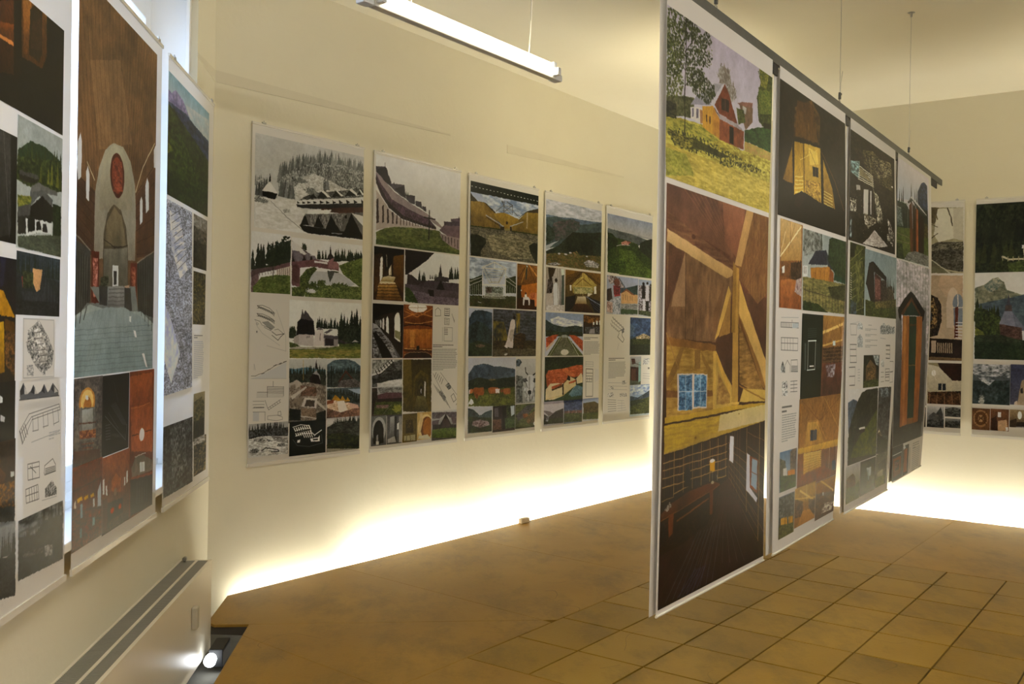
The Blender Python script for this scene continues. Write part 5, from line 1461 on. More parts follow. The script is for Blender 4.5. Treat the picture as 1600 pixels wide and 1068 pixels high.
PRINTS['R1'] = '''
C 959 34 1998 622 photograph of a vaulted aisle with a heap of stones
g 167 164 137 186 179 148 959 34 1974 63 1998 622 984 611
p 110 102 78 1292 44 1526 50 1539 133 1439 196 1297 149
p 212 209 196 1793 64 1974 63 1986 348 1804 323
p 231 231 219 1503 63 1793 62 1804 323 1539 350 1443 283
l 91 85 66 8.7 1687 59 1750 139 1781 215
l 110 102 78 8.7 1433 52 1507 154
l 110 102 78 6.5 1298 171 1510 219
l 91 85 66 6.5 1375 325 1512 274
n 110 107 95 65 63 52 27.9 10.9 1330 386 1515 350 1986 355 1997 612 1687 587 1334 478
n 148 144 125 74 73 60 23.2 8.7 1353 373 1987 359 1989 412 1379 424
g 91 95 78 129 127 101 978 472 1334 478 1688 595 1871 621 984 611
l 203 201 184 8.7 977 450 1358 482 1757 620
C 985 631 2000 1370 photograph of a dark carved altar beside a window
g 186 167 143 212 194 172 985 631 1990 642 2021 1370 1018 1383
p 203 179 154 1597 638 1990 642 1998 830 1698 829 1531 720
e 222 206 190 1815 894 111 152
p 222 206 190 1700 894 1928 894 1937 1088 1718 1088
e 129 147 178 1909 877 93 78
p 129 147 178 1828 877 1995 877 2003 1066 1845 1066
l 241 231 219 6.5 1906 804 1918 1066
l 241 231 219 6.5 1829 916 1997 916
p 110 53 42 1866 916 1920 905 1922 1173 1859 1174
h 231 231 243 8.7 6 1889 1045 2002 1044 1886 1174 1995 1177
n 72 58 42 34 28 24 27.9 17.4 993 804 1324 784 1536 828 1608 894 1623 1024 1550 1154 1341 1177 1009 1179
n 167 135 83 53 43 30 23.2 13.1 1209 838 1466 828 1541 937 1524 1089 1244 1112
e 110 88 60 1360 740 46 30
p 53 63 83 1282 893 1398 871 1451 1024 1290 1090
n 36 26 21 55 38 30 37.2 17.4 1318 1177 2009 1190 2016 1366 1325 1352
p 186 167 148 1436 1198 1529 1198 1524 1307 1440 1303
h 203 187 160 6.5 8 1558 1219 1561 1302 1815 1222 1819 1303
p 53 38 30 1841 1187 2004 1190 2012 1366 1849 1363
g 129 107 78 110 90 66 1016 1334 2020 1348 2021 1370 1018 1383
C 1018 1396 1366 1763 photograph at the hidden edge beside the banner
f 72 68 60 53 48 42
C 1383 1391 2000 1747 photograph of a pale nave with rows of benches
f 167 157 125 148 135 101
p 53 28 21 1560 1389 2012 1383 2019 1537 1842 1540 1633 1457
g 222 216 202 186 179 154 1384 1406 1585 1425 1842 1540 2019 1541 2024 1644 1395 1657
p 43 53 69 1582 1571 1720 1568 1723 1625 1584 1627
l 203 196 178 6.5 1651 1570 1654 1626
n 110 75 48 55 38 24 32.1 13.0 1394 1647 2023 1627 2028 1747 1398 1745
h 129 95 66 8.6 5 1433 1668 1413 1755 1961 1645 2001 1748
e 255 255 255 1495 1481 41 26
l 231 226 213 4.3 1445 1416 1544 1546
C 1035 1780 1365 1953 photograph strip at the hidden edge
f 65 63 69 91 88 83
C 1385 1767 1700 1950 black and white photograph of a church with a spire
f 193 194 196 72 73 72
p 74 75 78 1556 1828 1637 1772 1677 1836 1679 1901 1559 1904
p 91 91 92 1417 1854 1509 1818 1603 1848 1605 1892 1419 1897
n 45 48 48 91 92 92 27.8 10.9 1391 1887 1697 1878 1700 1950 1393 1950
C 1715 1765 2000 1850 black and white landscape photograph
f 167 169 172 72 73 72
n 53 55 54 104 106 100 36.4 10.8 1716 1785 1875 1766 2021 1784 2023 1850 1719 1854
C 1719 1865 2000 1944 dark landscape photograph
f 129 131 131 65 68 69
n 45 48 48 91 92 89 36.4 10.8 1720 1889 2025 1884 2028 1944 1723 1949
'''
PRINTS['R2'] = '''
C 2 44 2000 637 photograph of a dark forest edge with a fence
f 40 53 36 48 63 45
n 34 45 30 60 78 48 37.2 24.7 2 44 1990 92 2012 637 27 614
t 29 38 27 55 70 45 247 49.6 60 364 452 393 874 359 2002 382
t 34 43 29 70 88 48 185 49.6 23 533 460 560 629 521
p 241 246 255 793 403 1041 373 1207 411 1208 437 794 430
p 222 211 184 814 424 1208 431 1211 493 830 487
l 212 206 184 14.4 474 494 586 516 881 516 2007 501
h 167 157 125 6.2 18 474 494 475 529 2007 501 2008 541
n 74 105 54 104 142 69 33.1 10.3 545 551 881 521 2008 537 2012 637 548 620
n 41 53 29 69 88 48 33.1 16.5 372 538 543 520 590 621 289 617
C 0 622 2000 1350 photograph of a shingled chapel with a spire below a mountain
f 241 246 255 231 236 249
n 129 154 125 167 187 154 49.6 20.6 6 750 163 726 313 674 399 665 509 708 554 771 725 797 848 814 1226 857 2021 840 2028 1019 17 1023
n 186 201 178 110 137 137 37.2 16.5 164 737 313 674 400 669 487 712 382 770 253 790
n 74 97 125 91 117 143 57.9 20.6 82 884 386 854 642 834 893 804 1304 775 2021 840 2031 1099 92 1107
t 38 58 36 72 97 48 185 37.2 17 1023 177 1065 483 1106
n 48 73 45 91 127 60 28.9 16.5 13 916 172 927 457 1001 463 1158 182 1160 20 1086
n 148 174 72 110 140 60 28.9 10.3 20 1076 158 1118 225 1166 24 1172
p 74 78 101 585 802 622 880 655 938 527 938 559 879
p 91 78 83 534 896 644 896 655 946 536 946
p 131 142 178 527 948 655 949 820 1052 860 1104 437 1053
p 110 122 154 655 949 820 1052 906 1114 738 1104
n 110 83 78 79 58 54 24.8 10.3 446 1053 821 1083 834 1187 460 1173
n 40 68 42 55 88 54 33.1 12.3 15 1167 485 1158 863 1187 2035 1178 2042 1350 23 1367
n 72 97 66 50 73 48 33.1 6.2 23 1150 484 1143 910 1207 2036 1198 2037 1228 25 1203
C 0 1391 645 1727 dark photograph of clouds drifting past a mountain
f 110 122 137 55 68 72
n 72 88 98 45 63 69 52.0 29.5 4 1534 637 1522 645 1727 13 1742
n 203 211 231 110 122 137 60.7 12.6 -2 1391 631 1393 636 1501 456 1484 286 1571 153 1531 1 1470
b 241 246 255 167 177 190 197 1530 61 13
b 212 216 219 129 142 125 161 1700 52 42
C 648 1386 2000 1720 photograph of a small stone chapel against a blue evening
f 65 78 125 91 97 125
p 167 147 125 757 1753 801 1613 839 1519 1086 1453 1258 1634 1303 1739
p 186 167 143 757 1753 810 1623 1092 1596 1099 1744
p 65 63 69 821 1581 859 1576 865 1622 827 1623
p 222 206 190 721 1698 771 1686 774 1753 714 1754
C 0 1764 315 1946 photograph of a wooden dome seen from below
f 110 75 48 129 92 63
e 167 127 83 154 1849 131 72
e 110 73 42 154 1849 105 57
e 186 147 101 154 1849 53 30
h 91 58 33 4.2 5 55 1799 257 1899 59 1905 252 1793
C 320 1762 638 1944 photograph of a wooden interior with a small window
f 129 88 60 110 75 51
p 241 241 243 447 1788 503 1787 504 1829 449 1830
p 72 48 36 341 1844 427 1820 454 1946 337 1949
p 203 167 131 450 1862 599 1847 625 1940 454 1946
p 250 251 255 585 1910 628 1909 629 1940 586 1942
C 647 1760 2000 1907 photograph of a chapel interior with an arch window
f 167 147 110 91 73 54
e 241 251 255 818 1805 36 33
p 72 58 42 651 1856 768 1832 773 1936 654 1939
p 53 43 36 770 1863 1429 1844 2065 1907 773 1948
h 241 241 243 6.1 6 771 1904 773 1944 893 1901 895 1940
'''
PRINTS['L1'] = '''
C 333 292 1858 615 very dark photograph with glowing amber panels
f 21 15 11 17 14 16
g 101 51 16 48 24 11 695 391 1096 325 1110 525 706 562
g 154 85 25 65 33 11 698 436 1085 391 1096 438 700 473
p 222 141 72 699 451 1088 439 1089 451 699 458
p 24 15 11 1078 247 1180 229 1202 530 1099 535
g 154 103 35 83 49 16 1180 229 1555 161 1575 412 1507 456 1205 463
g 187 123 44 101 60 21 1207 306 1335 285 1324 438 1230 452
p 48 33 16 1315 314 1402 282 1494 285 1495 415 1460 445 1303 441
p 65 42 21 1352 341 1487 312 1485 407 1323 422
g 19 15 16 13 13 16 1549 75 1845 16 1878 602 1166 608 1159 519 1579 456
C 357 689 1164 981 dark photograph of a lit doorway
f 32 33 32 24 22 20
g 68 69 69 48 49 48 857 674 1067 651 1088 956 878 982
l 101 103 102 3.0 970 677 1069 965
l 83 85 85 2.3 1047 653 1076 949
C 1159 625 1858 990 photograph of barns on a wooded hillside
f 171 186 192 187 200 201
p 46 92 51 1166 723 1342 681 1572 677 1834 698 1838 753 1172 804
t 32 58 28 83 121 39 112 41.6 1172 804 1394 779 1628 778 1841 789
n 37 65 30 83 121 44 27.7 8.6 1167 739 1834 698 1841 789 1488 815 1172 804
t 136 157 48 50 85 32 78 55.4 1395 787 1840 780
p 83 87 90 1194 774 1462 769 1486 780 1195 786
p 48 42 39 1195 786 1477 782 1396 797 1196 799
p 118 123 122 1374 804 1463 789 1779 794 1780 805 1353 824
p 101 107 109 1353 824 1535 807 1706 822 1693 845 1489 827 1347 867
n 154 182 62 101 139 44 37.0 5.2 1174 845 1376 835 1356 866 1177 886
p 43 42 38 1177 878 1347 867 1536 824 1708 846 1711 889 1179 911
p 83 87 88 1177 878 1356 858 1402 885 1179 904
p 32 31 28 1356 866 1536 829 1693 849 1687 895 1359 900
n 50 85 42 32 56 30 27.7 6.9 1707 835 1845 835 1853 936 1715 934
p 50 49 44 1179 902 1426 892 1429 939 1182 950
p 32 35 35 1293 900 1448 893 1452 936 1296 946
p 222 231 233 1426 896 1697 894 1699 927 1429 935
p 41 40 37 1449 904 1504 896 1534 923 1451 928
p 41 40 37 1552 905 1599 900 1630 925 1544 928
p 222 231 233 1289 903 1315 901 1327 940 1442 926 1443 937 1301 950
n 83 105 81 106 127 99 37.0 4.3 1182 956 1852 922 1858 990 1185 986
C 376 1022 1170 1357 photograph glowing yellow in the dark
f 32 33 48 48 33 21
p 205 150 30 923 1106 1000 1112 1166 1182 928 1176
g 222 175 35 154 114 21 892 1200 1014 1192 1031 1328 901 1333
p 101 69 25 1021 1184 1158 1195 1169 1347 1037 1296
p 41 47 88 955 1018 1033 1023 999 1096 961 1105
n 65 47 30 136 96 48 21.1 6.1 1023 1216 1160 1223 1168 1339 1046 1312
C 1169 997 1846 1173 dusk photograph of gabled timber houses
f 50 67 81 41 47 53
n 48 67 88 65 85 104 55.5 10.4 1169 998 1832 992 1838 1066 1173 1051
t 32 49 44 48 67 58 61 41.6 1173 1059 1837 1061
p 222 173 122 1405 1039 1553 1038 1547 1091 1465 1106 1394 1069
p 154 69 62 1241 1065 1372 1070 1356 1096 1260 1098
p 50 60 72 1553 1043 1806 1122 1841 1167 1610 1161 1511 1109
h 83 96 109 2.6 6 1553 1047 1538 1153 1805 1113 1820 1167
p 59 69 81 1244 1107 1605 1103 1632 1134 1267 1131
n 32 38 44 50 56 62 32.4 5.2 1179 1133 1843 1130 1846 1173 1182 1174
n 83 103 62 41 56 35 27.7 5.2 1261 1048 1415 1051 1418 1094 1265 1098
C 1270 1181 1777 1362 D:hatched survey plan of a hill in a frame
l 154 157 159 1.7 1279 1183 1753 1184 1767 1355 1291 1350 1279 1183
n 101 103 104 213 213 210 17.9 4.2 1344 1216 1515 1186 1657 1233 1756 1276 1735 1320 1596 1348 1459 1316 1348 1273
n 249 249 247 178 177 173 26.9 6.7 1429 1216 1517 1207 1588 1241 1660 1276 1639 1310 1548 1317 1499 1266
n 83 85 85 222 222 220 13.4 5.0 1325 1249 1410 1241 1434 1274 1348 1277
h 65 67 67 1.7 6 1408 1224 1540 1220 1525 1308 1662 1306
n 154 157 159 222 222 220 13.4 2.5 1338 1314 1437 1315 1439 1347 1341 1345
l 101 103 104 1.7 1493 1187 1543 1258 1637 1275 1619 1348
C 1226 1357 1873 1443 D:ink elevation of four gabled roofs
p 101 105 113 1244 1385 1292 1363 1357 1396 1399 1389 1441 1372 1509 1400 1563 1393 1607 1374 1670 1401 1702 1393 1749 1374 1849 1401 1851 1415 1246 1409
p 48 51 58 1244 1385 1292 1363 1302 1394 1253 1397
p 48 51 58 1399 1393 1441 1372 1456 1399
p 48 51 58 1563 1393 1607 1374 1619 1402
p 48 51 58 1722 1393 1749 1374 1771 1404
p 205 204 201 1309 1374 1361 1396 1311 1396
p 205 204 201 1464 1381 1509 1400 1461 1401
p 205 204 201 1779 1386 1840 1403 1781 1405
l 48 51 58 2.5 1238 1410 1861 1416
C 1223 1424 1904 1573 D:long angled floor plan
l 83 85 85 1.7 1244 1497 1383 1454 1863 1442 1884 1460 1427 1472 1288 1535 1244 1497
l 83 85 85 1.7 1261 1506 1418 1464 1874 1451
h 83 85 85 1.7 3 1435 1464 1447 1506 1755 1456 1779 1505
l 83 85 85 1.7 1438 1506 1526 1506 1514 1466
l 83 85 85 1.7 1599 1501 1683 1500 1670 1462
l 83 85 85 1.7 1774 1500 1862 1496 1844 1456
h 65 67 67 2.5 4 1252 1497 1296 1532 1321 1480 1365 1511
l 154 157 159 1.7 1423 1537 1870 1527
x 171 175 178 3 1703 1519 1892 1547
C 1307 1571 1910 1771 D:small plans and gable sections
l 48 49 48 1.7 1372 1597 1547 1600 1555 1647 1380 1643 1372 1597
h 48 49 48 1.7 3 1381 1610 1548 1614 1437 1601 1449 1646
l 48 49 48 1.7 1628 1639 1636 1618 1767 1605 1818 1626 1820 1646 1638 1646 1628 1639
h 48 49 48 1.7 4 1646 1628 1809 1630 1647 1643 1810 1644
l 48 49 48 1.7 1347 1667 1530 1666 1551 1710 1359 1707 1347 1667
h 48 49 48 1.7 4 1399 1669 1410 1708 1508 1669 1524 1711
l 48 49 48 1.7 1349 1686 1540 1688
n 65 67 67 187 186 187 13.8 3.4 1646 1688 1763 1670 1839 1698 1841 1720 1648 1714
l 154 157 159 1.7 1602 1719 1841 1725
C 387 1354 1180 1555 dark photograph of a stone arch
f 15 15 18 19 20 23
p 222 231 243 944 1384 1011 1395 1012 1409 946 1410
p 213 222 233 984 1440 1045 1449 1038 1462 985 1458
C 397 1513 1194 1745 warm dark interior photograph
f 65 42 30 48 33 25
g 118 74 39 65 42 25 920 1564 1071 1605 1036 1649 925 1640
p 213 222 224 1124 1601 1183 1603 1184 1617 1133 1616
n 154 105 35 65 42 21 20.5 6.6 924 1625 1185 1629 1191 1709 929 1701
n 32 42 58 50 60 76 27.3 5.9 928 1686 1190 1701 1193 1741 930 1720
C 407 1676 1221 1959 misty grey photograph
g 171 179 187 118 125 132 789 1711 1205 1743 1212 1838 795 1807
n 24 26 32 48 53 55 27.5 6.7 795 1800 1087 1832 1211 1822 1220 1951 803 1919
t 24 26 32 41 47 51 59 27.5 1011 1824 1212 1830
C 1246 1747 1969 1932 black and white photograph of huts in mist
g 101 107 113 65 71 76 1241 1681 1953 1738 1962 1848 1249 1794
n 118 125 132 59 65 69 91.9 12.0 1243 1713 1954 1753 1961 1830 1249 1794
t 24 29 32 41 47 51 77 46.0 1585 1794 1960 1820
t 32 38 42 50 56 60 51 46.0 1251 1818 1587 1828
n 19 24 28 39 44 51 46.0 10.3 1249 1794 1496 1811 1630 1781 1958 1793 1969 1932 1258 1916
n 101 103 99 48 51 51 27.6 3.4 1307 1848 1412 1848 1636 1859 1637 1876 1328 1859
n 196 200 196 101 103 99 18.4 3.4 1645 1858 1789 1868 1781 1900 1662 1892
p 24 26 30 1329 1875 1414 1881 1416 1906 1331 1900
'''
PRINTS['L2'] = '''
C 0 60 1841 1368 tall photograph of a church nave with a timber vault
f 141 105 69 121 94 69
g 128 98 59 141 105 72 -342 32 1845 -418 1971 698 -127 835
h 109 80 48 4.3 26 -135 83 265 870 1864 -247 1450 804
h 157 112 69 3.2 15 -57 68 432 696 1864 -247 1192 634
p 159 123 84 217 314 854 223 1178 498 423 593
h 123 91 57 3.2 9 200 118 485 587 1059 81 1104 528
g 103 73 53 103 73 55 -106 701 374 741 333 968 -89 909
g 121 82 60 103 71 53 1277 697 1813 534 1825 895 1340 927
h 85 52 36 3.2 6 -106 701 375 751 -93 861 330 927
h 85 52 36 3.2 6 1291 684 1812 522 1339 915 1824 883
g 191 190 169 157 153 141 345 967 350 743 428 655 549 581 731 538 956 531 1146 569 1272 651 1297 742 1301 940
g 200 199 174 168 162 141 441 798 457 694 551 602 731 544 942 543 1111 595 1196 680 1203 748
e 103 50 34 831 648 165 81
e 157 71 45 831 648 123 67
p 209 123 93 781 635 849 618 869 671 800 688
n 121 57 41 175 87 60 34.3 7.5 724 607 932 589 957 698 734 714
g 121 107 84 85 80 69 541 1064 537 876 621 797 752 758 921 767 1058 826 1111 902 1126 1050
g 157 144 112 121 112 88 579 916 611 829 766 766 937 788 1065 893
l 67 57 45 3.2 545 894 780 912 1103 891
g 139 139 126 105 103 91 548 928 780 917 1103 898 1118 1044 560 1059
l 227 217 179 5.4 340 703 188 656
l 227 217 179 6.5 1290 673 1466 564 1802 435
p 236 245 255 4 605 56 571 81 597 79 714 25 729 0 692
p 236 245 255 168 687 201 667 238 691 234 782 175 776
p 236 245 255 1549 629 1597 592 1651 609 1663 718 1578 738
p 236 245 255 1406 700 1445 679 1480 694 1481 778 1416 794
p 227 231 231 1778 463 1847 431 1840 532 1786 536
g 85 87 84 69 71 69 -88 918 271 940 286 1111 175 1172 -46 1184 -67 1184
h 42 43 40 5.4 7 -54 955 -14 1174 250 971 231 1152
h 103 103 95 4.3 6 -10 962 18 1164 215 972 207 1142
l 157 153 141 5.4 -90 899 51 911 272 945
g 85 87 84 69 71 69 1343 951 1824 883 1856 1170 1402 1138
h 42 43 40 5.4 7 1383 949 1418 1126 1791 909 1792 1164
l 157 153 141 5.4 1342 948 1824 880
p 121 50 36 296 947 454 940 458 1123 311 1126
n 157 80 65 218 149 136 27.4 8.6 321 968 431 964 430 1098 345 1100
p 121 50 36 1177 952 1350 946 1369 1126 1195 1129
n 139 68 50 191 121 98 27.4 8.6 1210 967 1320 963 1318 1104 1224 1105
p 227 236 241 745 978 884 973 891 1050 752 1054
p 67 68 65 774 999 843 996 848 1046 779 1047
n 42 57 36 103 112 88 27.4 5.4 493 1029 654 1019 671 1050 496 1060
g 139 153 155 121 130 131 282 1066 1312 1039 1402 1138 1854 1157 1857 1182 -66 1194 228 1122 470 1118
g 157 162 164 121 123 124 671 1056 1021 1047 1044 1136 652 1141
h 103 105 107 3.2 6 672 1066 1022 1058 652 1136 1044 1131
p 200 167 145 1043 1046 1155 1038 1180 1135 1059 1136
p 67 68 69 464 1056 645 1056 638 1126 470 1123
p 67 68 69 1036 1052 1187 1048 1243 1140 1045 1142
g 173 194 198 157 181 198 -68 1175 287 1126 652 1141 1044 1136 1485 1137 1857 1182 1962 1462 -81 1403
g 159 181 193 141 172 188 -64 1205 58 1167 634 1131 1035 1125 1573 1164 1814 1198 1836 1402 -50 1371
h 123 144 155 2.1 9 -63 1215 1812 1186 -52 1348 1831 1354
h 132 153 167 2.1 14 391 1144 33 1373 1410 1131 1765 1389
p 245 255 255 1169 1156 1221 1156 1216 1180 1171 1176
p 254 255 255 1279 1209 1340 1211 1374 1238 1327 1236
p 254 255 255 1523 1303 1588 1304 1695 1364 1644 1358
p 49 50 50 -66 1178 -15 1168 -11 1219 -62 1224
h 49 50 50 5.3 4 -69 1141 -63 1215 218 1137 166 1176
h 49 50 50 5.3 4 1488 1119 1491 1153 1787 1114 1798 1210
C 0 1371 569 1661 photograph of a glowing round arch window
f 103 98 98 85 82 84
n 121 114 110 85 82 84 39.5 8.7 -40 1371 544 1379 572 1684 -18 1644
e 227 160 74 257 1455 158 50
e 255 222 136 257 1453 124 41
e 209 139 60 264 1470 79 33
p 245 255 255 221 1431 277 1431 279 1448 222 1446
p 121 123 122 115 1469 420 1476 430 1590 124 1578
g 191 204 203 139 144 136 159 1476 373 1479 381 1568 166 1562
l 103 52 31 3.9 98 1520 437 1529
l 157 89 50 4.8 118 1568 441 1579
n 121 62 41 191 126 74 28.2 4.8 116 1545 439 1553 441 1581 118 1571
h 139 71 41 2.9 2 157 1590 401 1599 175 1605 385 1613
g 103 62 45 85 80 79 15 1605 523 1626 559 1678 18 1647
h 157 153 145 1.9 3 40 1466 52 1607 83 1468 94 1610
C 568 1373 1197 1661 white isometric drawing printed on black
f 15 18 22 15 18 22
l 121 128 136 2.1 631 1517 1121 1628 1151 1569
l 85 91 98 2.1 700 1507 939 1575
h 85 91 98 2.1 5 763 1483 1043 1564 862 1476 1152 1575
h 103 110 117 2.1 6 647 1551 750 1552 652 1602 755 1604
l 67 73 79 2.1 821 1401 930 1479
C 1205 1371 1896 1942 tall photograph of a timber hall with a round window
f 157 80 41 103 52 34
h 139 71 36 3.5 12 1206 1378 1834 1381 1213 1455 1843 1463
g 191 105 55 157 80 45 1207 1389 1834 1384 1848 1511 1218 1500
g 175 94 50 191 107 65 1256 1507 1848 1511 1871 1718 1273 1681
l 209 130 74 3.5 1256 1513 1489 1516 1778 1509
e 255 255 255 1558 1631 73 26
l 67 34 22 3.5 1290 1621 1461 1624
l 67 34 22 3.5 1655 1622 1834 1625
g 121 114 107 139 123 112 1280 1749 1391 1711 1632 1717 1875 1754 1880 1797 1307 1785
p 245 254 255 1504 1739 1643 1744 1656 1785 1517 1779
l 85 68 65 2.3 1569 1741 1582 1782
l 157 80 45 9.3 1284 1788 1881 1809
g 42 34 36 24 25 26 1262 1792 1882 1815 1896 1942 1276 1934
h 85 98 107 3.5 5 1441 1812 1450 1898 1727 1822 1720 1910
l 227 236 241 3.5 1376 1710 1673 1711
C 0 1659 594 1935 photograph of timber galleries and pews
f 139 66 31 67 32 17
g 121 57 26 96 43 17 -6 1668 569 1659 580 1781 3 1781
l 67 43 31 3.9 10 1735 576 1730
p 227 178 55 86 1767 183 1764 195 1777 98 1780
p 227 178 55 217 1771 301 1768 307 1780 229 1782
p 227 178 55 341 1774 416 1770 424 1784 354 1784
p 227 213 193 34 1774 65 1767 106 1875 53 1879
p 236 245 250 401 1791 436 1791 439 1825 404 1824
p 191 208 222 494 1774 564 1740 572 1831 500 1835
n 67 32 22 121 57 31 28.5 5.9 4 1790 585 1833 597 1961 16 1931
l 42 25 22 3.9 7 1827 276 1815 573 1837
l 42 25 22 3.9 31 1867 280 1854 576 1872
p 157 185 203 152 1789 196 1790 200 1837 156 1837
p 139 172 188 395 1855 442 1857 444 1885 397 1883
p 139 172 188 148 1870 192 1870 184 1902 151 1900
n 42 25 22 121 52 31 22.8 4.9 223 1848 394 1845 389 1924 229 1921
C 595 1664 1232 1941 photograph of a warm hall with a carved figure
f 175 98 55 67 43 31
h 157 85 45 3.2 9 633 1673 728 1804 1163 1686 1104 1824
g 191 112 59 157 85 48 792 1799 808 1758 900 1738 1013 1768 1032 1818
p 236 240 241 602 1742 639 1740 644 1797 606 1794
p 236 240 241 667 1766 699 1770 709 1807 676 1802
p 236 240 241 1155 1751 1191 1748 1195 1793 1159 1796
p 236 240 241 1099 1769 1127 1769 1131 1802 1102 1802
e 157 123 98 893 1807 34 15
p 42 25 22 711 1834 1070 1843 1100 1933 720 1928
e 227 107 55 825 1870 41 11
e 227 107 55 1009 1871 34 10
g 85 43 29 67 34 24 608 1814 709 1813 721 1938 619 1934
n 85 62 45 51 34 26 41.0 5.4 717 1901 1236 1902 1239 1936 773 1938
'''
PRINTS['L3'] = '''
C 0 73 1760 613 photograph of a wooded slope below blue rocky peaks
f 145 183 220 208 212 215
g 126 187 237 217 226 231 -229 58 1722 63 1748 232 -214 184
n 208 217 226 184 207 226 173.5 19.4 686 147 1729 109 1745 216 957 233
n 126 132 198 163 163 226 62.0 12.5 -193 181 -16 154 117 158 261 127 438 134 585 144 793 185 955 218 1160 227 957 233 452 242 -187 232
p 70 100 148 -189 213 213 200 691 189 1088 205 1517 215 1745 216 1757 293 967 304 -181 282
n 63 90 151 44 71 107 111.5 12.5 100 199 953 204 1748 232 1762 324 709 314
n 51 81 38 76 112 44 86.7 13.9 -208 228 -8 218 215 220 452 242 1098 277 1762 324 1806 612 -160 621
n 89 132 44 51 86 36 74.4 12.5 -201 285 460 296 1117 408 1125 466 -179 462
n 145 183 55 89 132 44 86.7 8.3 -190 373 239 399 19 432 -184 424
n 126 153 49 70 105 38 74.4 8.3 487 501 1272 515 999 534 491 528
n 35 64 33 57 93 41 62.0 12.5 -173 513 1788 495 1806 612 -159 627
C 0 632 1138 1517 D:grey survey map of the site
n 126 132 148 208 217 242 35.2 5.5 -231 635 1013 628 1134 1484 -125 1498
n 254 255 255 198 207 231 117.4 19.1 105 676 511 679 856 917 549 969 181 831
h 70 73 82 2.7 9 164 699 507 651 424 931 912 858
n 245 255 255 217 226 253 94.0 27.3 -178 1066 -61 1076 282 1179 596 1317 260 1449 -153 1271
n 107 112 126 182 190 212 47.0 6.8 457 1178 1084 1130 1134 1484 741 1475
h 255 255 255 4.1 5 225 736 514 706 414 849 778 820
C 1095 633 1741 895 dark photograph of a valley
n 107 100 88 51 52 44 86.3 12.0 1012 621 1878 568 1929 899 1055 925
n 163 163 160 126 124 115 100.7 10.5 1095 633 1699 618 1712 703 1102 689
n 35 37 33 63 61 48 86.3 12.0 1113 762 1721 765 1741 897 1132 894
C 1121 912 1707 1176 photograph of weathered rock
n 126 115 66 54 56 44 57.5 7.6 1051 896 1768 872 1816 1186 1092 1189
C 1170 1223 1701 1451 T:narrow column of small print
x 70 73 82 2 1196 1226 1613 1247
x 163 170 190 20 1201 1258 1672 1447
C 0 1632 1221 1957 black and white photograph of a forested gorge
g 126 132 143 89 93 99 -20 1536 1167 1576 1200 1806 5 1739
n 35 37 38 89 93 99 58.4 10.8 -7 1637 350 1601 814 1585 1168 1584 1221 1957 31 1949
n 51 54 58 126 132 137 46.7 12.2 247 1649 822 1647 978 1878 392 1919
C 1212 1521 1762 1760 photograph of a hut on a hillside
f 163 153 121 54 61 44
n 126 115 77 63 71 44 56.1 8.9 1218 1564 1600 1547 1735 1581 1763 1763 1245 1751
n 35 42 33 63 61 44 56.1 8.9 1232 1665 1747 1657 1763 1763 1245 1751
C 1244 1746 1863 1938 photograph of rocks and grass
n 126 112 77 44 52 44 56.8 7.5 1243 1737 1865 1753 1895 1953 1272 1940
n 198 197 195 126 124 115 71.0 7.5 1244 1749 1775 1748 1811 1788 1249 1780
'''
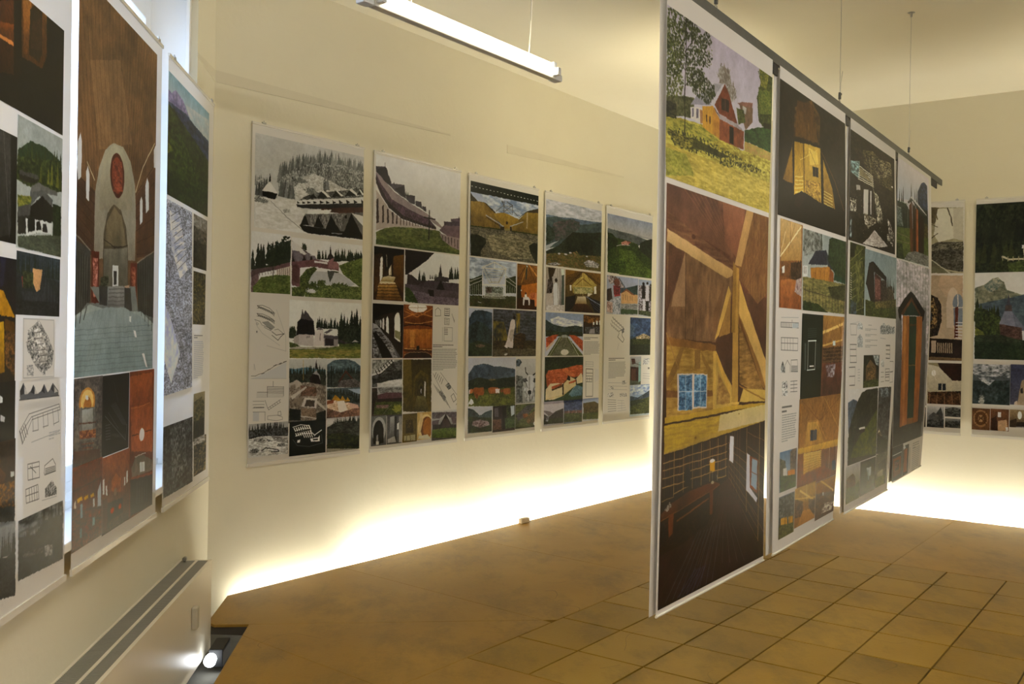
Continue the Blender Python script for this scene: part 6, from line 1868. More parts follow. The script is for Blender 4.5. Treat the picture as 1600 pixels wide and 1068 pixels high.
PRINTS['B1'] = '''
C 0 70 2000 609 photograph of a gabled timber house on a sunny lawn
f 196 194 221 213 217 236
g 187 183 212 213 215 234 -41 62 1990 38 2007 183 -12 390
n 118 118 81 83 97 52 30.1 7.1 -15 358 213 334 443 316 449 383 -10 415
n 213 206 95 169 157 59 52.6 5.7 -10 415 589 390 1366 415 2043 326 2077 618 9 631
n 187 180 76 138 150 56 45.1 5.0 -9 421 625 397 884 419 457 464 -5 466
n 196 178 76 222 206 100 75.1 5.7 -2 504 2062 488 2077 618 8 625
n 154 164 59 187 183 81 37.6 5.7 -1 517 327 515 467 572 7 606
n 65 127 56 50 99 47 30.1 4.2 1400 336 1706 296 2016 263 2028 368 1808 370 1404 374
n 196 162 95 187 173 90 33.8 3.5 1404 374 1999 370 2003 402 1408 411
b 136 127 115 178 176 173 976 183 135 42
b 136 127 115 178 176 173 1118 222 90 35
l 118 106 90 2.1 972 144 999 214
d 101 132 52 59 85 35 5.0 500 1660 85 1795 49 1952 47 1988 103 2005 248 1704 277 1658 187 1723 117
n 101 132 52 68 99 42 30.1 6.4 1727 69 1794 46 1938 49 1991 46 2016 263 1798 283 1703 269 1658 187 1732 116
n 154 155 66 101 127 52 26.3 5.7 1681 67 1914 51 1875 132 1734 132
n 101 143 56 136 173 71 22.5 4.2 1690 152 1981 128 1991 217 1701 245
p 48 53 32 1796 268 1996 257 1998 277 1821 285
p 154 109 95 1244 250 1347 235 1562 217 1555 237 1307 254
p 136 109 86 1286 253 1564 236 1570 289 1421 334 1353 295
p 187 187 183 1348 250 1434 249 1415 274 1351 273
n 118 146 66 83 109 47 22.5 4.2 1225 270 1371 263 1418 304 1272 325
p 171 173 192 460 321 580 295 790 230 998 206 798 303 378 346
p 154 157 183 378 346 493 300 614 281 761 307
p 205 206 221 724 307 941 216 986 209 791 307
p 222 220 217 379 353 583 336 589 390 389 389
p 118 118 139 406 355 439 352 442 380 408 382
p 118 118 139 480 349 521 346 524 377 483 380
p 178 132 90 542 345 591 342 596 388 553 389
p 222 169 59 583 330 769 310 895 336 903 411 597 400
p 205 146 56 769 313 895 336 903 412 789 407
h 187 136 54 2.1 6 611 329 618 398 869 342 876 410
p 101 69 37 649 351 670 350 673 375 651 376
p 101 69 37 710 349 732 349 735 375 713 375
p 136 72 47 798 303 986 209 1068 235 1252 326 894 325
h 118 62 42 1.4 8 842 299 875 320 1187 296 1230 322
p 59 44 39 930 264 1070 260 1075 302 934 306
l 136 88 66 2.1 999 261 1004 304
p 171 164 173 780 312 894 325 1252 327 1392 341 1358 344 896 341
p 154 88 56 896 341 1384 341 1391 409 903 414
h 136 76 49 1.4 9 934 343 941 414 1358 344 1365 408
p 41 35 32 1091 348 1176 348 1182 407 1097 407
l 83 53 37 2.8 799 314 895 333
d 118 146 66 83 109 42 5.7 260 -24 251 203 223 274 294 214 340 -14 371
d 154 173 86 101 127 52 4.2 200 -20 301 240 272 277 327 -14 365
d 101 127 52 59 81 35 5.7 330 -27 86 126 70 254 72 290 106 197 152 75 200 -28 207
d 79 104 41 48 69 27 5.7 420 -18 180 227 135 297 185 270 242 145 282 -21 289
d 136 159 81 83 109 42 4.2 220 -23 123 256 98 269 235 -10 275
d 79 104 41 48 67 27 5.7 300 254 72 470 62 525 85 425 122 261 150
d 83 109 44 48 67 27 5.7 420 391 126 665 66 733 92 642 128 497 160 362 170
d 79 104 41 48 67 27 5.7 420 296 172 707 130 775 147 676 187 433 209 301 231
d 83 106 42 48 67 27 5.7 360 301 231 571 206 628 241 474 279 323 289
d 79 102 41 48 67 27 5.7 420 405 273 626 227 791 240 813 270 688 312 528 307 408 300
d 138 164 76 83 109 42 3.5 240 287 74 738 74 746 157 611 257 795 279 442 309 300 212
d 118 146 56 59 81 35 5.0 260 -27 79 254 72 310 144 205 243 -8 300
l 48 44 27 6.4 293 66 300 212 285 306 295 451
l 48 44 27 3.5 297 179 425 122
l 48 44 27 3.5 296 245 171 221
l 48 44 27 3.5 300 291 469 232
d 83 90 37 59 65 35 5.7 700 19 470 223 438 455 440 811 437 1161 440 1455 446 1865 458 1546 481 1206 482 1048 504 816 489 598 483 393 504 102 498
n 83 90 37 65 69 32 33.8 4.2 99 469 456 450 813 454 1122 457 928 477 597 476 326 495
n 65 72 32 154 146 61 26.3 3.5 18 457 456 457 392 496 133 499
n 50 53 37 83 85 52 33.8 5.0 -2 370 153 366 157 415 3 420
C 24 627 1993 1978 photograph of an attic with timber struts above a library
f 136 90 66 37 25 20
n 136 90 66 118 72 54 88.8 25.4 16 617 2066 605 2106 951 42 918
g 118 76 61 143 99 73 17 625 851 625 1241 820 26 730
p 160 104 76 986 624 1468 621 1289 818 1046 767
h 154 106 76 2.5 7 275 622 1193 821 806 619 1239 802
n 154 113 71 136 95 61 26.7 33.8 1520 627 2067 615 2101 913 1770 977 1295 879 1242 837
h 121 81 52 1.7 8 1625 630 1294 862 2067 721 1452 947
n 154 118 81 136 102 71 35.5 50.8 32 798 1198 874 1206 952 901 1128 60 1115
p 118 81 61 69 811 333 831 156 969 53 1039
p 171 136 100 333 838 157 976 123 1015 349 1011
p 136 99 66 1060 904 847 1028 856 1129 1021 974
l 65 44 27 2.5 344 830 375 1383
l 101 62 42 3.4 488 1017 512 1363
p 136 95 66 32 714 1218 838 1208 878 37 778
n 124 83 61 143 102 73 133.3 6.8 32 714 1218 838 1208 878 37 778
g 231 196 139 196 159 100 37 771 1221 864 1209 884 1106 897 40 811
e 101 62 47 470 777 36 8
p 205 164 105 1479 628 1645 625 1391 845 1252 841
g 205 159 78 187 150 71 1224 847 1342 851 1377 1378 1250 1379
g 178 136 66 169 132 59 1222 829 1293 853 1293 1092 1211 1093
p 222 180 93 1137 923 1187 953 965 1103 882 1120
p 178 136 71 1186 944 1182 1093 966 1111
p 171 127 66 1355 976 2019 1202 2034 1337 1801 1258 1363 1056
g 231 187 98 222 183 110 1356 895 1560 999 2044 1222 2057 1338 1852 1220 1359 1020
p 136 90 47 1370 1029 1799 1239 1846 1267 1690 1228 1374 1065
n 187 146 81 154 118 61 88.8 6.8 1373 1056 1846 1267 2036 1356 1397 1280
g 187 155 81 213 180 90 62 1138 859 1154 1241 1286 1249 1366 83 1382
n 196 159 78 169 132 60 133.3 7.6 62 1138 859 1154 880 1365 83 1382
p 154 109 56 59 1112 910 1137 904 1161 62 1138
p 136 95 52 74 1283 851 1297 875 1318 76 1306
p 154 118 61 284 1146 342 1150 235 1223 92 1276 72 1252
p 154 118 61 521 1154 624 1155 630 1219 527 1218
p 171 132 61 645 1162 844 1229 803 1254 647 1178
p 222 183 90 859 1158 921 1158 924 1366 871 1365
p 222 178 81 922 1162 1202 1286 1206 1321 925 1196
n 187 150 81 154 118 61 62.2 11.8 956 1230 1206 1321 1209 1356 940 1349
l 171 132 71 5.9 58 1100 253 1216
p 222 210 197 239 1230 763 1239 757 1355 258 1353
p 83 146 226 270 1236 489 1239 499 1355 280 1351
p 83 150 231 529 1239 746 1243 748 1349 531 1348
n 101 169 246 46 104 170 31.1 5.9 270 1236 489 1239 499 1355 280 1351
n 118 183 251 59 122 192 31.1 5.9 529 1239 746 1243 748 1349 531 1348
l 205 229 251 2.5 378 1238 388 1354
l 213 233 251 2.5 275 1291 751 1298
l 205 229 251 2.5 636 1240 642 1349
p 205 169 59 60 1370 1248 1361 2037 1366 2039 1376 1250 1379 62 1389
p 222 189 95 1105 1353 1247 1348 2037 1361 2061 1318 1489 1299 1395 1360
l 65 44 27 4.2 62 1391 2061 1374
l 171 127 56 5.9 1398 1289 2037 1361
g 205 173 61 187 155 73 53 1395 1092 1388 2038 1365 2046 1436 61 1487
g 222 206 139 213 196 149 1014 1388 2039 1372 2046 1436 981 1447
n 205 173 59 187 155 61 143.6 7.1 53 1396 1014 1390 981 1446 61 1484
e 154 118 42 569 1452 18 4
e 118 90 37 1400 1395 11 2
p 41 25 13 55 1488 2046 1437 2049 1724 1981 1977 27 1966 36 1692
g 50 32 22 32 21 15 55 1488 1179 1462 1195 1613 47 1680
h 83 53 37 5.0 14 68 1495 71 1533 1120 1468 1124 1505
h 101 62 42 5.0 14 71 1533 73 1559 1125 1513 1128 1543
h 83 53 37 5.0 12 83 1569 85 1592 1129 1554 1131 1580
h 65 39 27 4.3 6 77 1601 79 1624 592 1587 594 1615
h 187 150 93 3.5 7 219 1484 222 1626 1140 1467 1146 1610
l 187 150 93 3.5 57 1514 1163 1496
l 187 150 93 3.5 53 1538 1166 1526
l 187 150 93 3.5 49 1565 1169 1552
l 187 150 93 3.5 46 1593 1172 1582
l 154 122 76 2.8 43 1635 229 1630
l 187 150 93 3.5 228 1620 457 1610
p 15 16 18 391 1556 451 1545 493 1561 497 1609 403 1611
l 196 162 95 3.5 998 1613 1154 1611
g 101 53 27 83 44 22 35 1674 168 1651 458 1628 922 1620 1039 1635 924 1645 266 1682 36 1696
l 136 81 42 3.5 36 1696 266 1684 925 1647 1031 1638
p 118 62 32 152 1684 234 1686 223 1779 166 1777
p 118 62 32 842 1647 910 1646 903 1734 851 1734
l 136 81 42 6.4 288 1714 823 1675
n 24 21 20 46 32 25 28.7 5.7 37 1702 153 1701 160 1777 44 1783
n 187 187 178 83 62 47 14.4 3.5 82 1663 167 1643 206 1658 123 1673
p 222 169 37 825 1544 930 1548 926 1584 843 1581
e 255 255 255 881 1546 47 7
l 213 206 178 2.1 884 1583 888 1614
e 187 178 149 892 1622 29 6
l 205 206 197 2.8 977 1601 987 1620
g 50 30 22 41 25 20 1179 1462 2046 1437 2004 1967 1328 1711 1188 1620
h 118 90 61 2.8 5 1212 1464 1205 1636 1427 1453 1435 1725
l 187 150 93 3.5 1579 1454 1591 1775
l 187 150 93 4.3 1874 1444 1860 1906
h 154 122 81 2.1 8 1191 1493 1892 1602 1218 1644 1869 1907
h 154 122 81 2.1 6 1603 1471 2056 1528 1610 1737 1995 1884
h 65 42 30 4.3 5 1287 1512 1290 1550 1367 1683 1371 1721
h 68 44 32 5.0 5 1649 1480 1652 1512 2024 1502 2031 1560
p 231 238 255 1221 1471 1303 1475 1297 1574 1214 1561
p 222 229 251 1585 1548 1658 1563 1662 1685 1836 1736 1815 1752 1582 1690
p 136 72 37 1649 1563 1843 1588 1835 1719 1662 1684
p 154 187 226 1704 1577 1825 1591 1819 1706 1688 1677
l 136 72 37 2.8 1701 1628 1827 1647
g 65 39 27 48 32 32 1196 1624 1832 1904 1981 1977 27 1966 34 1808 473 1793 934 1743 1039 1641
h 83 53 42 1.4 12 1040 1648 44 1926 1327 1703 1933 1969
h 79 81 95 3.5 8 645 1779 133 1968 1053 1781 919 1974
h 61 69 112 3.5 5 621 1902 324 1972 801 1905 629 1980
h 101 90 90 2.1 7 936 1758 656 1892 1296 1799 1567 1960
n 32 21 18 50 32 25 32.3 8.5 44 1783 439 1790 824 1764 821 1735 638 1708 239 1747
'''
PRINTS['B2'] = '''
C 0 52 1976 607 dark photograph of an attic glowing behind a gable window
f 30 28 26 23 21 21
g 39 35 31 25 22 22 -9 52 1893 37 1976 605 57 608
n 105 76 39 68 47 29 100.3 21.1 393 130 865 51 1130 100 1111 232 375 254
g 87 56 31 123 86 34 454 94 904 68 1072 224 408 251
n 43 35 29 32 27 26 100.3 21.1 68 85 390 110 375 254 281 282 103 377
n 43 37 36 28 26 26 100.3 21.1 1165 74 1854 64 1905 422 1345 257 1148 229
g 178 141 44 231 190 64 397 274 1142 242 1176 489 679 472 408 515
g 194 153 54 142 105 34 113 455 336 303 368 457
g 231 192 79 194 158 59 679 258 1127 244 1160 485 706 465
p 249 221 104 786 270 1041 270 1085 321 831 341
l 160 124 44 3.2 780 165 805 247
l 255 231 124 3.2 553 341 1039 260
l 178 144 54 3.2 494 407 788 281
l 160 124 44 3.2 823 278 1289 416
l 43 35 26 7.4 356 258 1149 234
l 43 35 26 7.4 636 241 679 472
l 43 35 26 6.3 357 266 379 497
l 43 35 26 7.4 1163 228 1206 487
l 68 52 34 7.4 112 445 347 287
l 105 76 39 8.4 1190 258 1601 361 1914 479
l 43 35 26 8.4 1263 230 1905 422
p 25 27 29 903 343 1079 337 1085 380 923 385
l 194 158 54 2.1 991 339 996 382
g 213 173 64 160 124 44 1225 288 1525 400 1620 494 1252 490
h 255 246 154 3.2 5 429 422 643 407 424 489 651 469
h 255 246 154 3.2 5 1252 429 1513 435 1259 484 1554 491
n 231 192 84 160 124 49 43.0 6.3 699 413 1149 403 1160 488 707 471
p 30 25 21 40 460 370 477 399 501 603 472 923 489 1873 493 1976 607 57 608
p 43 30 26 440 513 604 477 710 496 545 548 411 546
C 71 617 655 984 photograph of a bright timber room with bookshelves
f 178 134 79 142 86 49
g 222 190 129 194 153 89 71 617 608 619 628 772 91 792
l 255 246 194 8.1 89 772 609 627
l 240 221 169 6.1 88 762 201 668
l 160 115 64 4.0 322 612 333 702
l 160 115 64 3.0 453 615 274 745
h 68 56 49 5.0 6 116 791 123 850 306 799 313 854
h 87 66 56 5.0 5 357 792 364 853 607 773 617 845
n 105 81 64 68 52 41 25.9 8.1 344 793 628 777 638 855 353 863
p 249 255 255 131 815 193 808 197 838 135 842
g 204 134 74 160 95 54 101 870 352 858 551 863 655 984 116 993
n 194 178 174 160 134 134 38.8 10.1 497 859 637 845 648 928 457 911
C 651 629 2000 985 photograph of the timber house behind a picket fence
f 160 178 184 194 207 204
t 87 100 84 123 136 119 111 62.1 684 728 1214 718
n 105 117 104 160 173 169 38.8 9.9 693 634 1088 625 1213 707 708 748
p 62 71 94 817 781 1026 714 1343 697 1399 764
p 68 76 94 1343 697 1595 782 1417 777
p 204 144 64 890 794 1456 770 1582 805 1588 851 910 837
h 123 81 44 4.4 3 1037 800 1041 833 1301 794 1307 836
p 160 95 49 1464 775 1596 794 1605 853 1475 851
p 231 241 239 678 791 804 787 810 834 684 838
h 87 66 54 3.3 3 707 795 710 824 762 794 766 822
n 160 151 94 123 124 74 69.8 6.6 678 838 2054 838 2075 985 695 979
n 36 93 74 52 115 89 54.3 7.7 1659 769 2042 756 2054 838 1601 828
n 50 86 49 71 112 64 46.5 8.8 1438 641 1719 606 2023 627 2050 815 1663 803 1412 743
l 50 47 34 5.5 1889 726 1892 866
n 87 95 59 62 71 42 54.3 6.6 1429 866 2054 838 2066 921 1515 909
h 68 61 49 4.4 13 759 878 784 962 1977 917 1969 982
l 87 76 59 3.3 726 895 2022 922
n 71 105 49 52 86 44 54.3 5.5 691 943 1132 950 1527 993 697 990
C 106 1015 642 1368 D:facade drawings and floor plans
l 160 170 174 2.0 132 1024 584 1019
l 68 73 74 2.0 122 1044 587 1042 590 1064 124 1064 122 1044
h 50 54 54 4.1 7 141 1048 142 1060 389 1048 390 1062
p 194 207 214 421 1045 587 1044 590 1064 423 1066
l 68 73 74 3.0 413 1032 414 1039
l 68 73 74 2.0 135 1107 582 1108 582 1162 142 1159 135 1107
h 68 73 74 2.0 5 154 1110 160 1159 448 1108 455 1162
l 68 73 74 2.0 138 1130 578 1131
n 68 73 74 194 202 204 19.5 4.1 144 1231 190 1203 244 1232 247 1254 147 1253
l 68 73 74 2.0 260 1254 256 1222 311 1202 384 1223 388 1253
l 68 73 74 2.0 408 1202 580 1201 600 1253 414 1251 408 1202
h 105 112 114 3.0 4 424 1228 584 1229 426 1247 586 1249
n 87 93 94 249 255 255 25.9 4.1 182 1291 308 1288 332 1324 187 1326
h 68 73 74 2.0 4 406 1292 591 1292 411 1337 597 1338
l 68 73 74 2.0 498 1291 503 1339
n 123 132 134 249 255 255 19.5 3.0 187 1326 332 1329 335 1352 189 1349
C 684 999 1327 1383 white section drawing printed on dark green
f 25 37 31 20 30 24
l 240 255 254 5.4 875 1119 1109 1117
l 231 246 244 3.2 875 1119 878 1247
l 231 246 244 3.2 1094 1119 1096 1247
l 231 246 244 4.3 864 1249 1096 1247
h 123 139 136 2.2 4 778 1130 793 1247 806 1130 821 1247
h 68 86 79 2.2 5 854 1066 1109 1062 859 1104 1114 1099
h 87 100 96 2.2 4 1125 1130 1141 1244 1216 1129 1232 1245
p 255 255 255 933 1230 1064 1229 1065 1234 933 1234
C 1306 998 2000 1378 photograph of a timber attic with a polished floor
f 160 115 69 105 61 49
g 194 149 79 160 115 64 1306 998 2051 997 2075 1163 1328 1163
l 255 221 134 13.8 1317 1079 1951 1034
l 240 202 114 8.0 1325 1140 1962 1110
l 178 129 64 5.7 1650 997 1958 1081
l 160 110 54 5.7 1451 1028 1344 1107
n 105 76 54 68 47 34 41.5 4.6 1327 1151 2071 1140 2084 1223 1336 1218
h 160 129 84 2.3 4 1328 1163 2074 1154 1335 1213 2082 1211
p 231 255 255 1642 1117 1724 1115 1727 1138 1645 1140
g 123 71 54 87 52 41 1337 1224 2083 1217 2106 1378 1356 1363
n 178 178 194 105 76 74 74.7 16.1 1440 1230 1765 1227 1732 1290 1487 1287
l 255 246 234 4.6 1967 1022 1956 1187 2051 1365
l 68 42 34 3.4 1880 1023 1910 1350
C 187 1385 610 1549 T:heading and column of small print
x 68 73 74 2 200 1389 488 1425
x 142 151 154 12 205 1427 596 1546
C 670 1375 2000 1774 photograph of the attic library under its roof beams
f 178 124 54 123 66 34
g 160 115 59 194 139 59 670 1375 2088 1377 2123 1617 698 1592
h 142 95 46 3.4 8 754 1383 1279 1484 2002 1387 1357 1486
l 213 158 74 7.8 1241 1483 1568 1583
l 213 158 74 6.7 944 1479 853 1609
l 194 144 69 6.7 944 1479 1241 1483
l 204 153 74 6.7 1461 1388 2072 1567
l 160 110 54 6.7 1621 1380 2109 1521
g 222 173 79 204 153 69 944 1484 1241 1488 1489 1592 851 1588
p 50 66 104 1029 1522 1239 1525 1245 1573 1035 1570
l 213 170 94 2.2 1133 1523 1139 1573
l 240 202 114 4.5 1039 1487 1044 1520
g 240 197 84 213 163 64 677 1591 2139 1599 2144 1635 680 1615
h 249 226 134 5.6 8 855 1622 1416 1632 853 1714 1425 1702
g 231 192 99 194 144 69 841 1622 1392 1633 1402 1706 853 1716
h 255 236 144 2.2 7 856 1629 1393 1640 866 1706 1401 1698
h 123 81 44 3.4 4 700 1613 694 1729 826 1614 810 1714
h 105 61 34 6.7 5 1471 1636 1485 1738 2038 1637 2038 1755
h 255 255 254 3.4 2 1714 1629 1714 1750 1950 1627 1968 1752
p 71 95 144 1832 1698 1960 1700 1967 1746 1839 1745
g 142 76 39 123 66 34 796 1713 1545 1708 2102 1771 2059 1780 663 1753
C 161 1584 636 1753 photograph of the house seen across a lawn
f 87 124 174 123 153 189
g 87 134 199 160 187 214 161 1580 613 1568 627 1683 172 1670
n 68 76 59 105 105 89 32.6 7.2 165 1610 317 1627 357 1690 174 1690
n 87 76 74 123 110 99 32.6 8.2 442 1592 614 1578 630 1704 468 1696
p 231 231 224 258 1656 353 1657 377 1691 261 1687
p 213 144 64 387 1671 599 1675 602 1703 390 1696
n 52 93 41 71 124 54 45.7 6.2 173 1685 629 1699 636 1751 183 1765
C 159 1771 606 1948 photograph of the house behind bare trees
f 105 127 154 87 86 69
n 68 76 74 123 134 134 32.5 8.2 160 1779 584 1774 599 1890 172 1879
p 222 170 69 220 1863 398 1867 402 1901 223 1893
p 222 170 69 444 1871 570 1875 574 1904 448 1900
l 43 37 29 4.1 349 1781 342 1932
l 43 37 29 4.1 479 1778 485 1933
l 43 37 29 3.1 241 1784 356 1842
n 123 134 79 87 90 54 39.0 5.1 173 1889 601 1906 606 1948 180 1950
C 617 1764 1286 1937 photograph of an attic room looking along the floor
f 178 144 89 160 119 69
g 204 173 109 178 144 89 616 1761 1279 1770 1290 1850 625 1829
l 255 231 154 9.8 770 1780 1213 1846
l 240 212 134 5.4 622 1808 1289 1839
l 255 246 174 4.3 980 1761 989 1831
n 123 100 79 68 52 39 29.0 7.6 622 1808 882 1835 891 1900 633 1892
n 123 100 79 68 52 39 29.0 7.6 1063 1836 1275 1849 1284 1917 1072 1902
g 213 163 99 178 129 69 874 1877 1106 1882 1285 1928 1289 1956 687 1943
C 1295 1775 2000 1954 photograph of a darker attic room with a bright floor patch
f 123 86 49 87 56 39
l 249 217 144 10.4 1355 1760 1939 1850
l 194 153 84 5.8 1299 1807 1978 1823
g 178 134 69 142 95 49 1296 1779 2041 1779 2052 1851 1302 1829
l 249 217 144 9.3 1379 1764 1938 1847
n 68 47 34 105 76 54 41.4 8.1 1302 1829 2053 1863 2064 1935 1315 1919
n 213 207 194 105 81 69 66.2 8.1 1570 1885 1990 1907 1909 1942 1536 1934
p 249 255 255 1530 1834 1579 1834 1581 1852 1533 1851
'''
